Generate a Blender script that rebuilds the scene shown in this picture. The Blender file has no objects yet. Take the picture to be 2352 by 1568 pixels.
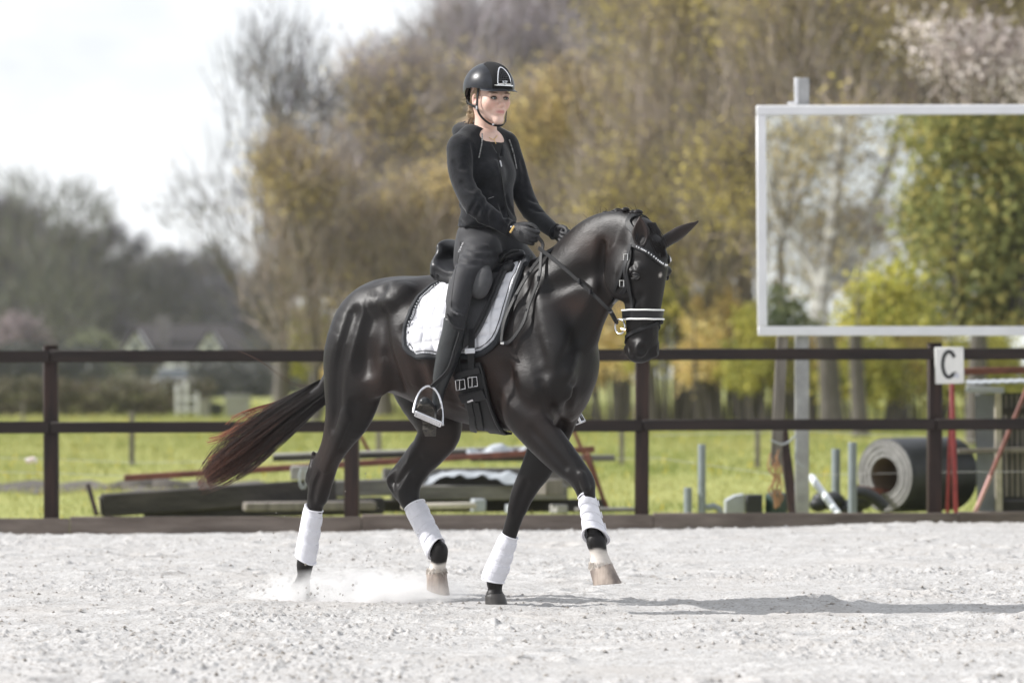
import bpy, bmesh, math, random
import numpy as np
from mathutils import Vector, Matrix
from mathutils.bvhtree import BVHTree

random.seed(7)
RNG = np.random.default_rng(11)
SC = bpy.context.scene
COL = SC.collection

# ------------------------------------------------------------------ camera
CAM_H = 1.11                      # a photographer crouching beside the arena
FPX = 135.0 / 36.0 * 2352.0       # focal length, in pixels of a 2352 px wide frame
cam_data = bpy.data.cameras.new('camera')
cam = bpy.data.objects.new('camera', cam_data)
COL.objects.link(cam)
cam.location = (0, 0, CAM_H)
cam.rotation_euler = (math.radians(90), 0, 0)
cam_data.lens = 135.0
cam_data.sensor_width = 36.0
cam_data.shift_y = 78.0 / 2352.0
cam_data.clip_start = 0.1
cam_data.clip_end = 6000
cam_data.dof.use_dof = True
cam_data.dof.focus_distance = 18.35
cam_data.dof.aperture_fstop = 2.5
cam_data.dof.aperture_blades = 9
SC.camera = cam

# ------------------------------------------------------------------ sky and sun
SUN_EL = math.radians(38)
TO_SUN = Vector((-1.0, 0.015, 0)).normalized() * math.cos(SUN_EL) + Vector((0, 0, math.sin(SUN_EL)))
world = bpy.data.worlds.new('World')
SC.world = world
world.use_nodes = True
wn, wl = world.node_tree.nodes, world.node_tree.links
wn.clear()
w_out = wn.new('ShaderNodeOutputWorld')
w_bg = wn.new('ShaderNodeBackground')
w_sky = wn.new('ShaderNodeTexSky')
w_sky.sky_type = 'NISHITA'
w_sky.sun_disc = False
w_sky.sun_elevation = SUN_EL
w_sky.sun_rotation = math.atan2(TO_SUN.x, TO_SUN.y)
w_sky.air_density = 1.0
w_sky.dust_density = 2.0
w_tc = wn.new('ShaderNodeTexCoord')
w_map = wn.new('ShaderNodeMapping')
w_map.inputs['Scale'].default_value = (1.0, 1.0, 2.2)
w_map.inputs['Location'].default_value = (0.35, 0.1, 0.12)
w_noise = wn.new('ShaderNodeTexNoise')
w_noise.inputs['Scale'].default_value = 7.0
w_noise.inputs['Detail'].default_value = 7.0
w_noise.inputs['Roughness'].default_value = 0.52
w_ramp = wn.new('ShaderNodeValToRGB')
w_ramp.color_ramp.elements[0].position = 0.38
w_ramp.color_ramp.elements[0].color = (0.56, 0.56, 0.56, 1)
w_ramp.color_ramp.elements[1].position = 0.60
w_ramp.color_ramp.elements[1].color = (1, 1, 1, 1)
w_mix = wn.new('ShaderNodeMix')
w_mix.data_type = 'RGBA'
w_mix.inputs[7].default_value = (10.3, 10.55, 11.0, 1)       # thin bright spring cloud
wl.new(w_tc.outputs['Generated'], w_map.inputs['Vector'])
wl.new(w_map.outputs['Vector'], w_noise.inputs['Vector'])
wl.new(w_noise.outputs['Fac'], w_ramp.inputs['Fac'])
wl.new(w_ramp.outputs['Color'], w_mix.inputs[0])
wl.new(w_sky.outputs['Color'], w_mix.inputs[6])
wl.new(w_mix.outputs[2], w_bg.inputs['Color'])
w_bg.inputs['Strength'].default_value = 0.082
wl.new(w_bg.outputs['Background'], w_out.inputs['Surface'])

sun_data = bpy.data.lights.new('sun', 'SUN')
sun_data.energy = 4.3
sun_data.angle = math.radians(0.9)
sun_data.color = (1.0, 0.975, 0.945)
sun = bpy.data.objects.new('sun', sun_data)
COL.objects.link(sun)
sun.rotation_euler = TO_SUN.to_track_quat('Z', 'Y').to_euler()
sun.location = (-20, 20, 30)

SC.view_settings.view_transform = 'Standard'
SC.view_settings.look = 'None'
SC.view_settings.exposure = 0.46
SC.view_settings.gamma = 1.0
SC.view_settings.use_curve_mapping = False
SC.render.engine = 'CYCLES'
SC.cycles.use_denoising = True
SC.cycles.max_bounces = 6
SC.cycles.transparent_max_bounces = 8
SC.cycles.volume_bounces = 4
SC.cycles.caustics_reflective = False
SC.cycles.caustics_refractive = False

# ------------------------------------------------------------------ helpers
ORIGIN = {}


def at(px, py, Y):
    """World point seen at photo pixel (px, py) (2352 x 1568 frame) at distance Y."""
    return Vector(((px - 1176.0) * Y / FPX, Y, CAM_H + (862.0 - py) * Y / FPX))


def gz(py):
    """Distance of the flat ground seen at photo row py."""
    return CAM_H * FPX / (py - 862.0)


def tag(o, label=None, cat=None, group=None, kind=None):
    if label: o['label'] = label
    if cat: o['category'] = cat
    if group: o['group'] = group
    if kind: o['kind'] = kind
    return o


def thing(name, loc, label, cat, group=None):
    o = bpy.data.objects.new(name, None)
    COL.objects.link(o)
    o.empty_display_size = 0.1
    o.location = loc
    ORIGIN[o.name] = Vector(loc)
    return tag(o, label, cat, group)


def link_mesh(name, verts, faces, m=None, parent=None, smooth=True, mats=None, mat_idx=None, origin=None):
    """Links ONE mesh object; verts are world coordinates."""
    v = np.asarray(verts, dtype=np.float64).reshape(-1, 3)
    if parent is not None:
        org = ORIGIN[parent.name]
    elif origin is not None:
        org = Vector(origin)
    else:
        lo, hi = v.min(0), v.max(0)
        org = Vector(((lo[0] + hi[0]) / 2, (lo[1] + hi[1]) / 2, lo[2]))
    v = v - np.array(org)
    me = bpy.data.meshes.new(name)
    if isinstance(faces, np.ndarray) and faces.ndim == 2:
        nf, k = faces.shape
        me.vertices.add(len(v))
        me.vertices.foreach_set('co', v.astype(np.float32).ravel())
        me.loops.add(nf * k)
        me.loops.foreach_set('vertex_index', faces.astype(np.int32).ravel())
        me.polygons.add(nf)
        me.polygons.foreach_set('loop_start', np.arange(0, nf * k, k, dtype=np.int32))
        me.update(calc_edges=True)
    else:
        me.from_pydata([tuple(p) for p in v], [], faces)
        me.update()
    for mm in (mats or ([m] if m else [])):
        me.materials.append(mm)
    if mat_idx is not None:
        me.polygons.foreach_set('material_index', np.asarray(mat_idx, dtype=np.int32))
    me.polygons.foreach_set('use_smooth', [bool(smooth)] * len(me.polygons))
    me.update()
    o = bpy.data.objects.new(name, me)
    COL.objects.link(o)
    if parent is not None:
        o.parent = parent
        ORIGIN[o.name] = ORIGIN[parent.name]
    else:
        o.location = org
        ORIGIN[o.name] = org
    return o


def color_attr(o, cols):
    me = o.data
    a = me.color_attributes.new('tint', 'FLOAT_COLOR', 'POINT')
    c = np.ones((len(me.vertices), 4), dtype=np.float32)
    c[:, :3] = cols
    a.data.foreach_set('color', c.ravel())


def sharp(o, deg=40):
    """Smooth shading that keeps edges above an angle."""
    try:
        o.data.set_sharp_from_angle(angle=math.radians(deg))
    except Exception:
        pass
    return o


class MB:
    """Collects shapes (world coordinates) for one mesh object."""

    def __init__(self):
        self.v, self.f = [], []

    def add(self, vs, fs):
        b = len(self.v)
        self.v.extend(Vector(p) for p in vs)
        self.f.extend([tuple(i + b for i in f) for f in fs])
        return self

    def box(self, c, size, rot=None, bev=0.0):
        """A box with chamfered edges; rot: 3x3 Matrix."""
        sx, sy, sz = size[0] / 2, size[1] / 2, size[2] / 2
        c = Vector(c)
        R = rot or Matrix.Identity(3)
        b = min(bev, sx * .8, sy * .8, sz * .8)
        if b <= 0:
            vs = [c + R @ Vector((x * sx, y * sy, z * sz)) for x in (-1, 1) for y in (-1, 1) for z in (-1, 1)]
            fs = [(0, 1, 3, 2), (4, 6, 7, 5), (0, 4, 5, 1), (2, 3, 7, 6), (0, 2, 6, 4), (1, 5, 7, 3)]
            return self.add(vs, fs)
        vs, idx = [], {}
        for x in (-1, 1):
            for y in (-1, 1):
                for z in (-1, 1):
                    for ax in range(3):
                        p = [x * (sx - b), y * (sy - b), z * (sz - b)]
                        p[ax] = (x * sx, y * sy, z * sz)[ax]
                        idx[(x, y, z, ax)] = len(vs)
                        vs.append(c + R @ Vector(p))
        fs = []
        for ax in range(3):
            o1, o2 = (ax + 1) % 3, (ax + 2) % 3
            for s in (-1, 1):
                q = []
                for a, d in ((-1, -1), (1, -1), (1, 1), (-1, 1)):
                    k = [0, 0, 0]; k[ax] = s; k[o1] = a; k[o2] = d
                    q.append(idx[(k[0], k[1], k[2], ax)])
                fs.append(tuple(q) if s > 0 else tuple(reversed(q)))
            for a in (-1, 1):
                for d in (-1, 1):
                    k0 = [0, 0, 0]; k1 = [0, 0, 0]
                    k0[o1] = k1[o1] = a; k0[o2] = k1[o2] = d; k0[ax] = -1; k1[ax] = 1
                    q = (idx[(*k0, o1)], idx[(*k1, o1)], idx[(*k1, o2)], idx[(*k0, o2)])
                    fs.append(q if a * d > 0 else tuple(reversed(q)))
        for x in (-1, 1):
            for y in (-1, 1):
                for z in (-1, 1):
                    q = (idx[(x, y, z, 0)], idx[(x, y, z, 1)], idx[(x, y, z, 2)])
                    fs.append(q if x * y * z > 0 else tuple(reversed(q)))
        return self.add(vs, fs)

    def beam(self, a, b, w, h, bev=0.004, up=(0, 0, 1)):
        """A straight squared timber from a to b (w across, h along up)."""
        a, b = Vector(a), Vector(b)
        d = b - a
        x = d.normalized()
        u = Vector(up)
        y = u.cross(x).normalized()
        z = x.cross(y)
        R = Matrix((x, y, z)).transposed()
        return self.box((a + b) / 2, (d.length, w, h), R, bev)

    def tube(self, pts, radii, n=8, cap=True, flat=None):
        """A round tube along pts; flat=(axis, factor) squeezes the section along an axis."""
        pts = [Vector(p) for p in pts]
        if not hasattr(radii, '__len__'):
            radii = [radii] * len(pts)
        vs, fs = [], []
        t0 = (pts[1] - pts[0]).normalized()
        ref = Vector((0, 0, 1)) if abs(t0.z) < 0.9 else Vector((1, 0, 0))
        nrm = (ref - t0 * ref.dot(t0)).normalized()
        for i, p in enumerate(pts):
            if i == 0: t = pts[1] - pts[0]
            elif i == len(pts) - 1: t = pts[-1] - pts[-2]
            else: t = pts[i + 1] - pts[i - 1]
            t = t.normalized() if t.length > 1e-9 else t0
            nrm = nrm - t * nrm.dot(t)
            nrm = nrm.normalized() if nrm.length > 1e-6 else t.orthogonal().normalized()
            bn = t.cross(nrm)
            for k in range(n):
                a = 2 * math.pi * k / n
                o = (nrm * math.cos(a) + bn * math.sin(a)) * radii[i]
                if flat:
                    ax = Vector(flat[0])
                    o = o - ax * o.dot(ax) * (1 - flat[1])
                vs.append(p + o)
        for i in range(len(pts) - 1):
            for k in range(n):
                k2 = (k + 1) % n
                fs.append((i * n + k, i * n + k2, (i + 1) * n + k2, (i + 1) * n + k))
        if cap:
            fs.append(tuple(reversed(range(n))))
            fs.append(tuple((len(pts) - 1) * n + k for k in range(n)))
        return self.add(vs, fs)

    def strap(self, pts, nrms, width, thick):
        """A flat leather strap along pts; nrms are the outward normals."""
        pts = [Vector(p) for p in pts]
        vs, fs = [], []
        for i, p in enumerate(pts):
            t = pts[min(i + 1, len(pts) - 1)] - pts[max(i - 1, 0)]
            t.normalize()
            nn = Vector(nrms[i] if isinstance(nrms, list) else nrms)
            nn = (nn - t * nn.dot(t)).normalized()
            s = t.cross(nn)
            w = width[i] if hasattr(width, '__len__') else width
            e = thick * .35
            for q, r in ((-w / 2, 0), (-w / 2, thick - e), (-w / 2 + e, thick), (w / 2 - e, thick), (w / 2, thick - e), (w / 2, 0)):
                vs.append(p + s * q + nn * r)
        n = 6
        for i in range(len(pts) - 1):
            for k in range(n):
                k2 = (k + 1) % n
                fs.append((i * n + k, (i + 1) * n + k, (i + 1) * n + k2, i * n + k2))
        fs.append(tuple(range(n)))
        fs.append(tuple(reversed([(len(pts) - 1) * n + k for k in range(n)])))
        return self.add(vs, fs)

    def lathe(self, base, prof, n=16, axis=(0, 0, 1), closed=False):
        """Profile [(r, t)] turned round axis through base."""
        ax = Vector(axis).normalized()
        e1 = ax.orthogonal().normalized()
        e2 = ax.cross(e1)
        b = Vector(base)
        vs, fs = [], []
        for r, t in prof:
            for k in range(n):
                a = 2 * math.pi * k / n
                vs.append(b + ax * t + (e1 * math.cos(a) + e2 * math.sin(a)) * r)
        m = len(prof)
        for i in range(m - 1 + (1 if closed else 0)):
            j = (i + 1) % m
            for k in range(n):
                k2 = (k + 1) % n
                fs.append((i * n + k, i * n + k2, j * n + k2, j * n + k))
        if not closed:
            fs.append(tuple(reversed(range(n))))
            fs.append(tuple((m - 1) * n + k for k in range(n)))
        return self.add(vs, fs)

    def prism(self, poly, depth):
        """poly: planar world points; depth: extrusion Vector."""
        p = [Vector(q) for q in poly]
        d = Vector(depth)
        n = len(p)
        fs = [tuple(reversed(range(n))), tuple(range(n, 2 * n))]
        for k in range(n):
            k2 = (k + 1) % n
            fs.append((k, k2, n + k2, n + k))
        return self.add(p + [q + d for q in p], fs)

    def ball(self, c, r, n=10, m=7, squash=(1, 1, 1), R=None):
        c = Vector(c)
        vs, fs = [], []
        for i in range(m + 1):
            th = math.pi * i / m
            for k in range(n):
                a = 2 * math.pi * k / n
                q = Vector((math.sin(th) * math.cos(a) * squash[0], math.sin(th) * math.sin(a) * squash[1], math.cos(th) * squash[2])) * r
                vs.append(c + ((R @ q) if R else q))
        for i in range(m):
            for k in range(n):
                k2 = (k + 1) % n
                fs.append((i * n + k, (i + 1) * n + k, (i + 1) * n + k2, i * n + k2))
        return self.add(vs, fs)

    def build(self, name, m, parent=None, smooth=True, deg=38, origin=None):
        o = link_mesh(name, [tuple(p) for p in self.v], self.f, m, parent, smooth, origin=origin)
        bm = bmesh.new()
        bm.from_mesh(o.data)
        bmesh.ops.recalc_face_normals(bm, faces=bm.faces)
        bm.to_mesh(o.data)
        bm.free()
        if smooth:
            sharp(o, deg)
        return o


# ------------------------------------------------------------------ materials
def mat(name, color, rough=0.6, metal=0.0, spec=0.5, var=0.0, vscale=6.0, color2=None, bump=0.0, bscale=40.0,
        stretch=None, attr=False, sheen=0.0, coat=0.0, trans=0.0, rvar=0.0, detail=4.0):
    """A procedural Principled material; colour varies by noise, relief by bump."""
    m = bpy.data.materials.new(name)
    m.use_nodes = True
    nt = m.node_tree
    N, L = nt.nodes, nt.links
    p = N['Principled BSDF']
    p.inputs['Roughness'].default_value = rough
    p.inputs['Metallic'].default_value = metal
    p.inputs['Specular IOR Level'].default_value = spec
    p.inputs['Sheen Weight'].default_value = sheen
    p.inputs['Sheen Roughness'].default_value = 0.45
    p.inputs['Coat Weight'].default_value = coat
    p.inputs['Coat Roughness'].default_value = 0.08
    c1 = (*color, 1)
    p.inputs['Base Color'].default_value = c1
    tc = N.new('ShaderNodeTexCoord')
    vec = tc.outputs['Object']
    if stretch:
        mp = N.new('ShaderNodeMapping')
        mp.inputs['Scale'].default_value = stretch
        L.new(vec, mp.inputs['Vector'])
        vec = mp.outputs['Vector']
    col_out = None
    if attr:
        at_ = N.new('ShaderNodeAttribute')
        at_.attribute_name = 'tint'
        col_out = at_.outputs['Color']
    if var > 0 or color2:
        nz = N.new('ShaderNodeTexNoise')
        nz.inputs['Scale'].default_value = vscale
        nz.inputs['Detail'].default_value = detail
        nz.inputs['Roughness'].default_value = 0.6
        L.new(vec, nz.inputs['Vector'])
        rp = N.new('ShaderNodeValToRGB')
        rp.color_ramp.elements[0].position = 0.34
        rp.color_ramp.elements[1].position = 0.66
        if color2:
            rp.color_ramp.elements[0].color = c1
            rp.color_ramp.elements[1].color = (*color2, 1)
        else:
            rp.color_ramp.elements[0].color = (*[max(0, x * (1 - var)) for x in color], 1)
            rp.color_ramp.elements[1].color = (*[min(1, x * (1 + var)) for x in color], 1)
        L.new(nz.outputs['Fac'], rp.inputs['Fac'])
        if col_out is not None:
            mx = N.new('ShaderNodeMix'); mx.data_type = 'RGBA'; mx.blend_type = 'MULTIPLY'
            mx.inputs[0].default_value = 1.0
            L.new(col_out, mx.inputs[6]); L.new(rp.outputs['Color'], mx.inputs[7])
            col_out = mx.outputs[2]
        else:
            col_out = rp.outputs['Color']
        if rvar > 0:
            mr = N.new('ShaderNodeMapRange')
            mr.inputs[3].default_value = max(0, rough - rvar); mr.inputs[4].default_value = min(1, rough + rvar)
            L.new(nz.outputs['Fac'], mr.inputs[0]); L.new(mr.outputs[0], p.inputs['Roughness'])
    if col_out is not None:
        L.new(col_out, p.inputs['Base Color'])
    if bump > 0:
        bz = N.new('ShaderNodeTexNoise')
        bz.inputs['Scale'].default_value = bscale
        bz.inputs['Detail'].default_value = 3.0
        L.new(vec, bz.inputs['Vector'])
        bp = N.new('ShaderNodeBump')
        bp.inputs['Strength'].default_value = bump
        bp.inputs['Distance'].default_value = 0.01
        L.new(bz.outputs['Fac'], bp.inputs['Height'])
        L.new(bp.outputs['Normal'], p.inputs['Normal'])
    if trans > 0:      # thin leaves: some light comes through
        tr = N.new('ShaderNodeBsdfTranslucent')
        ms = N.new('ShaderNodeMixShader')
        ms.inputs[0].default_value = trans
        out = N['Material Output']
        if col_out is not None: L.new(col_out, tr.inputs['Color'])
        else: tr.inputs['Color'].default_value = c1
        L.new(p.outputs[0], ms.inputs[1]); L.new(tr.outputs[0], ms.inputs[2])
        L.new(ms.outputs[0], out.inputs['Surface'])
    return m


# ------------------------------------------------------------------ smooth bodies: a signed distance field and its surface
def catmull(P, n):
    P = np.asarray(P, float)
    out = []
    for i in range(len(P) - 1):
        p0 = P[max(i - 1, 0)]; p1 = P[i]; p2 = P[i + 1]; p3 = P[min(i + 2, len(P) - 1)]
        for k in range(n):
            t = k / n
            out.append(.5 * (2 * p1 + (p2 - p0) * t + (2 * p0 - 5 * p1 + 4 * p2 - p3) * t * t + (3 * p1 - p0 - 3 * p2 + p3) * t ** 3))
    out.append(P[-1])
    return np.array(out)


class Field:
    def __init__(self, lo, hi, h):
        self.lo = np.array(lo, float); self.h = h
        self.n = np.ceil((np.array(hi, float) - self.lo) / h).astype(int) + 1
        self.d = np.full(self.n, 9.0, dtype=np.float32)
        self.ax = [(self.lo[i] + h * np.arange(self.n[i])).astype(np.float32) for i in range(3)]

    def _box(self, lo, hi):
        a = np.clip(np.floor((lo - self.lo) / self.h).astype(int), 0, self.n)
        b = np.clip(np.ceil((hi - self.lo) / self.h).astype(int) + 1, 0, self.n)
        return tuple(slice(i, j) for i, j in zip(a, b))

    def _pts(self, sl):
        return np.meshgrid(self.ax[0][sl[0]], self.ax[1][sl[1]], self.ax[2][sl[2]], indexing='ij', sparse=True)

    def _merge(self, sl, d, k, cut):
        g = self.d[sl]
        if cut:
            d = -d
            hh = np.clip(.5 - .5 * (g - d) / k, 0, 1) if k > 0 else (d > g)
            self.d[sl] = (g * (1 - hh) + d * hh + k * hh * (1 - hh)).astype(np.float32)
        else:
            hh = np.clip(.5 + .5 * (g - d) / k, 0, 1)
            self.d[sl] = (g * (1 - hh) + d * hh - k * hh * (1 - hh)).astype(np.float32)

    def chain(self, st, l, k=.03, sub=4, cut=False, inner=0.0):
        """st: [(pos, r_normal, r_lateral)], l: lateral axis (unit)."""
        l = np.array(l, float); l /= np.linalg.norm(l)
        rows = np.array([[*p, rn, rl] for p, rn, rl in st], float)
        rows = catmull(rows, sub) if len(rows) > 2 else rows
        rmax = rows[:, 3:].max()
        m = rmax + k + 3 * self.h
        sl = self._box(rows[:, :3].min(0) - m, rows[:, :3].max(0) + m)
        X, Y, Z = self._pts(sl)
        best = None
        for a, b in zip(rows[:-1], rows[1:]):
            ba = b[:3] - a[:3]
            bb = max(ba @ ba, 1e-12)
            px, py, pz = X - a[0], Y - a[1], Z - a[2]
            t = np.clip((px * ba[0] + py * ba[1] + pz * ba[2]) / bb, 0, 1)
            qx, qy, qz = px - t * ba[0], py - t * ba[1], pz - t * ba[2]
            ql = qx * l[0] + qy * l[1] + qz * l[2]
            q2 = qx * qx + qy * qy + qz * qz
            qn2 = np.maximum(q2 - ql * ql, 0)
            rn = a[3] + (b[3] - a[3]) * t
            rl = a[4] + (b[4] - a[4]) * t
            k0 = np.sqrt(qn2 / rn ** 2 + ql ** 2 / rl ** 2)
            k1 = np.sqrt(qn2 / rn ** 4 + ql ** 2 / rl ** 4)
            d = np.where(k0 < .05, -np.minimum(rn, rl), k0 * (k0 - 1) / np.maximum(k1, 1e-6))
            if best is None:
                best = d
            elif inner > 0:
                hh = np.clip(.5 + .5 * (best - d) / inner, 0, 1)
                best = best * (1 - hh) + d * hh - inner * hh * (1 - hh)
            else:
                best = np.minimum(best, d)
        self._merge(sl, best, k, cut)
        return self

    def ell(self, c, r, axes=None, k=.03, cut=False):
        c = np.array(c, float); r = np.array(r, float)
        A = np.eye(3) if axes is None else np.array(axes, float)
        m = r.max() + k + 3 * self.h
        sl = self._box(c - m, c + m)
        X, Y, Z = self._pts(sl)
        px, py, pz = X - c[0], Y - c[1], Z - c[2]
        q = [px * A[i][0] + py * A[i][1] + pz * A[i][2] for i in range(3)]
        k0 = np.sqrt(sum((q[i] / r[i]) ** 2 for i in range(3)))
        k1 = np.sqrt(sum((q[i] / r[i] ** 2) ** 2 for i in range(3)))
        d = np.where(k0 < .05, -r.min(), k0 * (k0 - 1) / np.maximum(k1, 1e-6))
        self._merge(sl, d, k, cut)
        return self

    def plane_cut(self, p, n):
        """Removes the side the normal points to."""
        n = np.array(n, float); n /= np.linalg.norm(n)
        X, Y, Z = self._pts(tuple(slice(0, i) for i in self.n))
        d = (X - p[0]) * n[0] + (Y - p[1]) * n[1] + (Z - p[2]) * n[2]
        self.d = np.maximum(self.d, d).astype(np.float32)
        return self

    def refined(self):
        """The same field on a grid twice as fine (trilinear, then lightly smoothed)."""
        g = Field(self.lo, self.lo + self.h * (self.n - 1), self.h / 2)
        d = self.d
        for ax in range(3):
            m = .5 * (np.take(d, range(0, d.shape[ax] - 1), ax) + np.take(d, range(1, d.shape[ax]), ax))
            sh = list(d.shape); sh[ax] = 2 * sh[ax] - 1
            o = np.empty(sh, np.float32)
            a = [slice(None)] * 3; a[ax] = slice(0, None, 2); o[tuple(a)] = d
            a[ax] = slice(1, None, 2); o[tuple(a)] = m
            d = o
        g.n = np.array(d.shape); g.d = d
        g.ax = [(g.lo[i] + g.h * np.arange(g.n[i])).astype(np.float32) for i in range(3)]
        return g

    def blur(self, times=1):
        d = self.d
        for _ in range(times):
            for ax in range(3):
                o = d.copy()
                a = [slice(None)] * 3; b = list(a); c = list(a)
                a[ax] = slice(0, -2); b[ax] = slice(1, -1); c[ax] = slice(2, None)
                o[tuple(b)] = .25 * d[tuple(a)] + .5 * d[tuple(b)] + .25 * d[tuple(c)]
                d = o
        self.d = d
        return self

    def mesh(self, smooth=2):
        d = self.d
        s = d < 0
        nx, ny, nz = d.shape
        c = np.zeros((nx - 1, ny - 1, nz - 1), np.int8)
        for i in (0, 1):
            for j in (0, 1):
                for k in (0, 1):
                    c += s[i:nx - 1 + i, j:ny - 1 + j, k:nz - 1 + k]
        act = np.nonzero((c > 0) & (c < 8))
        idx = -np.ones(c.shape, np.int64)
        idx[act] = np.arange(len(act[0]))
        I = np.stack(act, 1)
        val = np.stack([d[I[:, 0] + i, I[:, 1] + j, I[:, 2] + k] for i in (0, 1) for j in (0, 1) for k in (0, 1)], 1)
        cor = np.array([(i, j, k) for i in (0, 1) for j in (0, 1) for k in (0, 1)], float)
        acc = np.zeros((len(I), 3)); cnt = np.zeros(len(I))
        for a in range(8):
            for b in range(a + 1, 8):
                if np.abs(cor[a] - cor[b]).sum() != 1: continue
                va, vb = val[:, a], val[:, b]
                cr = (va < 0) != (vb < 0)
                t = np.where(cr, va / np.where(va == vb, 1, va - vb), 0)
                acc += np.where(cr[:, None], cor[a] + t[:, None] * (cor[b] - cor[a]), 0)
                cnt += cr
        V = (I + acc / cnt[:, None]) * self.h + self.lo
        F = []
        for ax in range(3):
            o1, o2 = (ax + 1) % 3, (ax + 2) % 3
            s0 = np.take(s, range(0, s.shape[ax] - 1), ax); s1 = np.take(s, range(1, s.shape[ax]), ax)
            e = np.nonzero(s0 != s1)
            E = np.stack(e, 1)
            ok = (E[:, o1] > 0) & (E[:, o2] > 0) & (E[:, o1] < c.shape[o1]) & (E[:, o2] < c.shape[o2])
            E = E[ok]
            sg = s0[tuple(E.T)]
            def cell(da, db):
                Q = E.copy(); Q[:, o1] -= da; Q[:, o2] -= db
                return idx[Q[:, 0], Q[:, 1], Q[:, 2]]
            q = np.stack([cell(1, 1), cell(0, 1), cell(0, 0), cell(1, 0)], 1)
            q[~sg] = q[~sg][:, ::-1]
            F.append(q)
        F = np.concatenate(F)
        F = F[(F >= 0).all(1)]
        e = np.concatenate([F[:, [0, 1]], F[:, [1, 2]], F[:, [2, 3]], F[:, [3, 0]]])
        for it in range(smooth * 2):
            acc = np.zeros_like(V); n = np.zeros(len(V))
            for q in range(3):
                acc[:, q] = np.bincount(e[:, 0], V[e[:, 1], q], len(V)) + np.bincount(e[:, 1], V[e[:, 0], q], len(V))
            n = np.bincount(e[:, 0], minlength=len(V)) + np.bincount(e[:, 1], minlength=len(V))
            lam = .55 if it % 2 == 0 else -.57
            V = V + lam * (acc / np.maximum(n, 1)[:, None] - V)
        return V, F
# ================================================================== the horse
YAW = math.radians(38)
HU = Vector((math.cos(YAW), -math.sin(YAW), 0))     # forwards
HV = Vector((math.sin(YAW), math.cos(YAW), 0))      # towards the horse's far (left) side
HC = Vector((-0.266, 18.62, 0))


def HW(s, w, z):
    return HC + HU * s + HV * w + Vector((0, 0, z))


def HL(px, py, w):
    """Horse coordinates (forward, sideways, up) of the point seen at a pixel, w metres off the median plane."""
    d = Vector(((px - 1176.0) / FPX, 1.0, (862.0 - py) / FPX))
    Y = (w + HC.dot(HV)) / d.dot(HV)
    P = d * Y
    return ((P - HC).dot(HU), w, CAM_H + P.z)


def HP(px, py, w):
    return HW(*HL(px, py, w))


def to_world(V):
    V = np.asarray(V)
    return np.array(HC)[None] + V[:, :1] * np.array(HU) + V[:, 1:2] * np.array(HV) + V[:, 2:3] * np.array((0, 0, 1.0))


HTH = math.radians(40)
_hn = Vector((math.sin(HTH), -math.cos(HTH), 0))
_hl = Vector((-math.cos(HTH), -math.sin(HTH), 0))
HEAD_N = np.array((_hn.dot(HU), _hn.dot(HV), 0))    # way the face looks, horse coordinates
HEAD_L = np.array((_hl.dot(HU), _hl.dot(HV), 0))    # towards the near eye
HEAD_O = np.array(HL(1479, 520, -0.05))


def HD(a, b, y):
    """Head coordinates: a forward out of the face, b towards the near side, y photo row."""
    return HEAD_O + a * HEAD_N + b * HEAD_L + np.array((0, 0, -(y - 520) / 490.0))


def HDW(a, b, y):
    return HW(*HD(a, b, y))


def surf(f, px, py):
    """First point of the field met by the line of sight through a pixel (horse coordinates) and the way back to the eye."""
    d = Vector(((px - 1176.0) / FPX, 1.0, (862.0 - py) / FPX))
    Y = np.arange(16.9, 20.2, .004)
    P = np.stack([d.x * Y - HC.x, Y - HC.y, CAM_H + d.z * Y], 1)
    L_ = np.stack([P @ np.array(HU), P @ np.array(HV), P[:, 2]], 1)
    q = np.round((L_ - f.lo) / f.h).astype(int)
    ok = ((q >= 0) & (q < f.n)).all(1)
    v = np.full(len(Y), 9.0); v[ok] = f.d[q[ok, 0], q[ok, 1], q[ok, 2]]
    i = np.nonzero(v < 0)[0]
    if len(i) == 0: i = [int(np.argmin(v))]
    e = -np.array((d.dot(HU), d.dot(HV), d.z)); e /= np.linalg.norm(e)
    return L_[i[0]], e


def groove(f, pts, depth, r, k, ridge=False):
    """Sinks (or raises) a soft line into the surface along photo pixels."""
    st = []
    n = len(pts)
    for i, (px, py) in enumerate(catmull(np.array(pts, float), 3)):
        p, e = surf(f, px, py)
        t = i / (3 * (n - 1)); dd = depth * (.35 + .65 * math.sin(math.pi * min(1, max(0, .08 + t * .84))))
        st.append((p + e * (r - dd) * (-1 if ridge else 1), r, r))
    f.chain(st, (0, 1, 0), k, 2, cut=not ridge)


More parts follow.
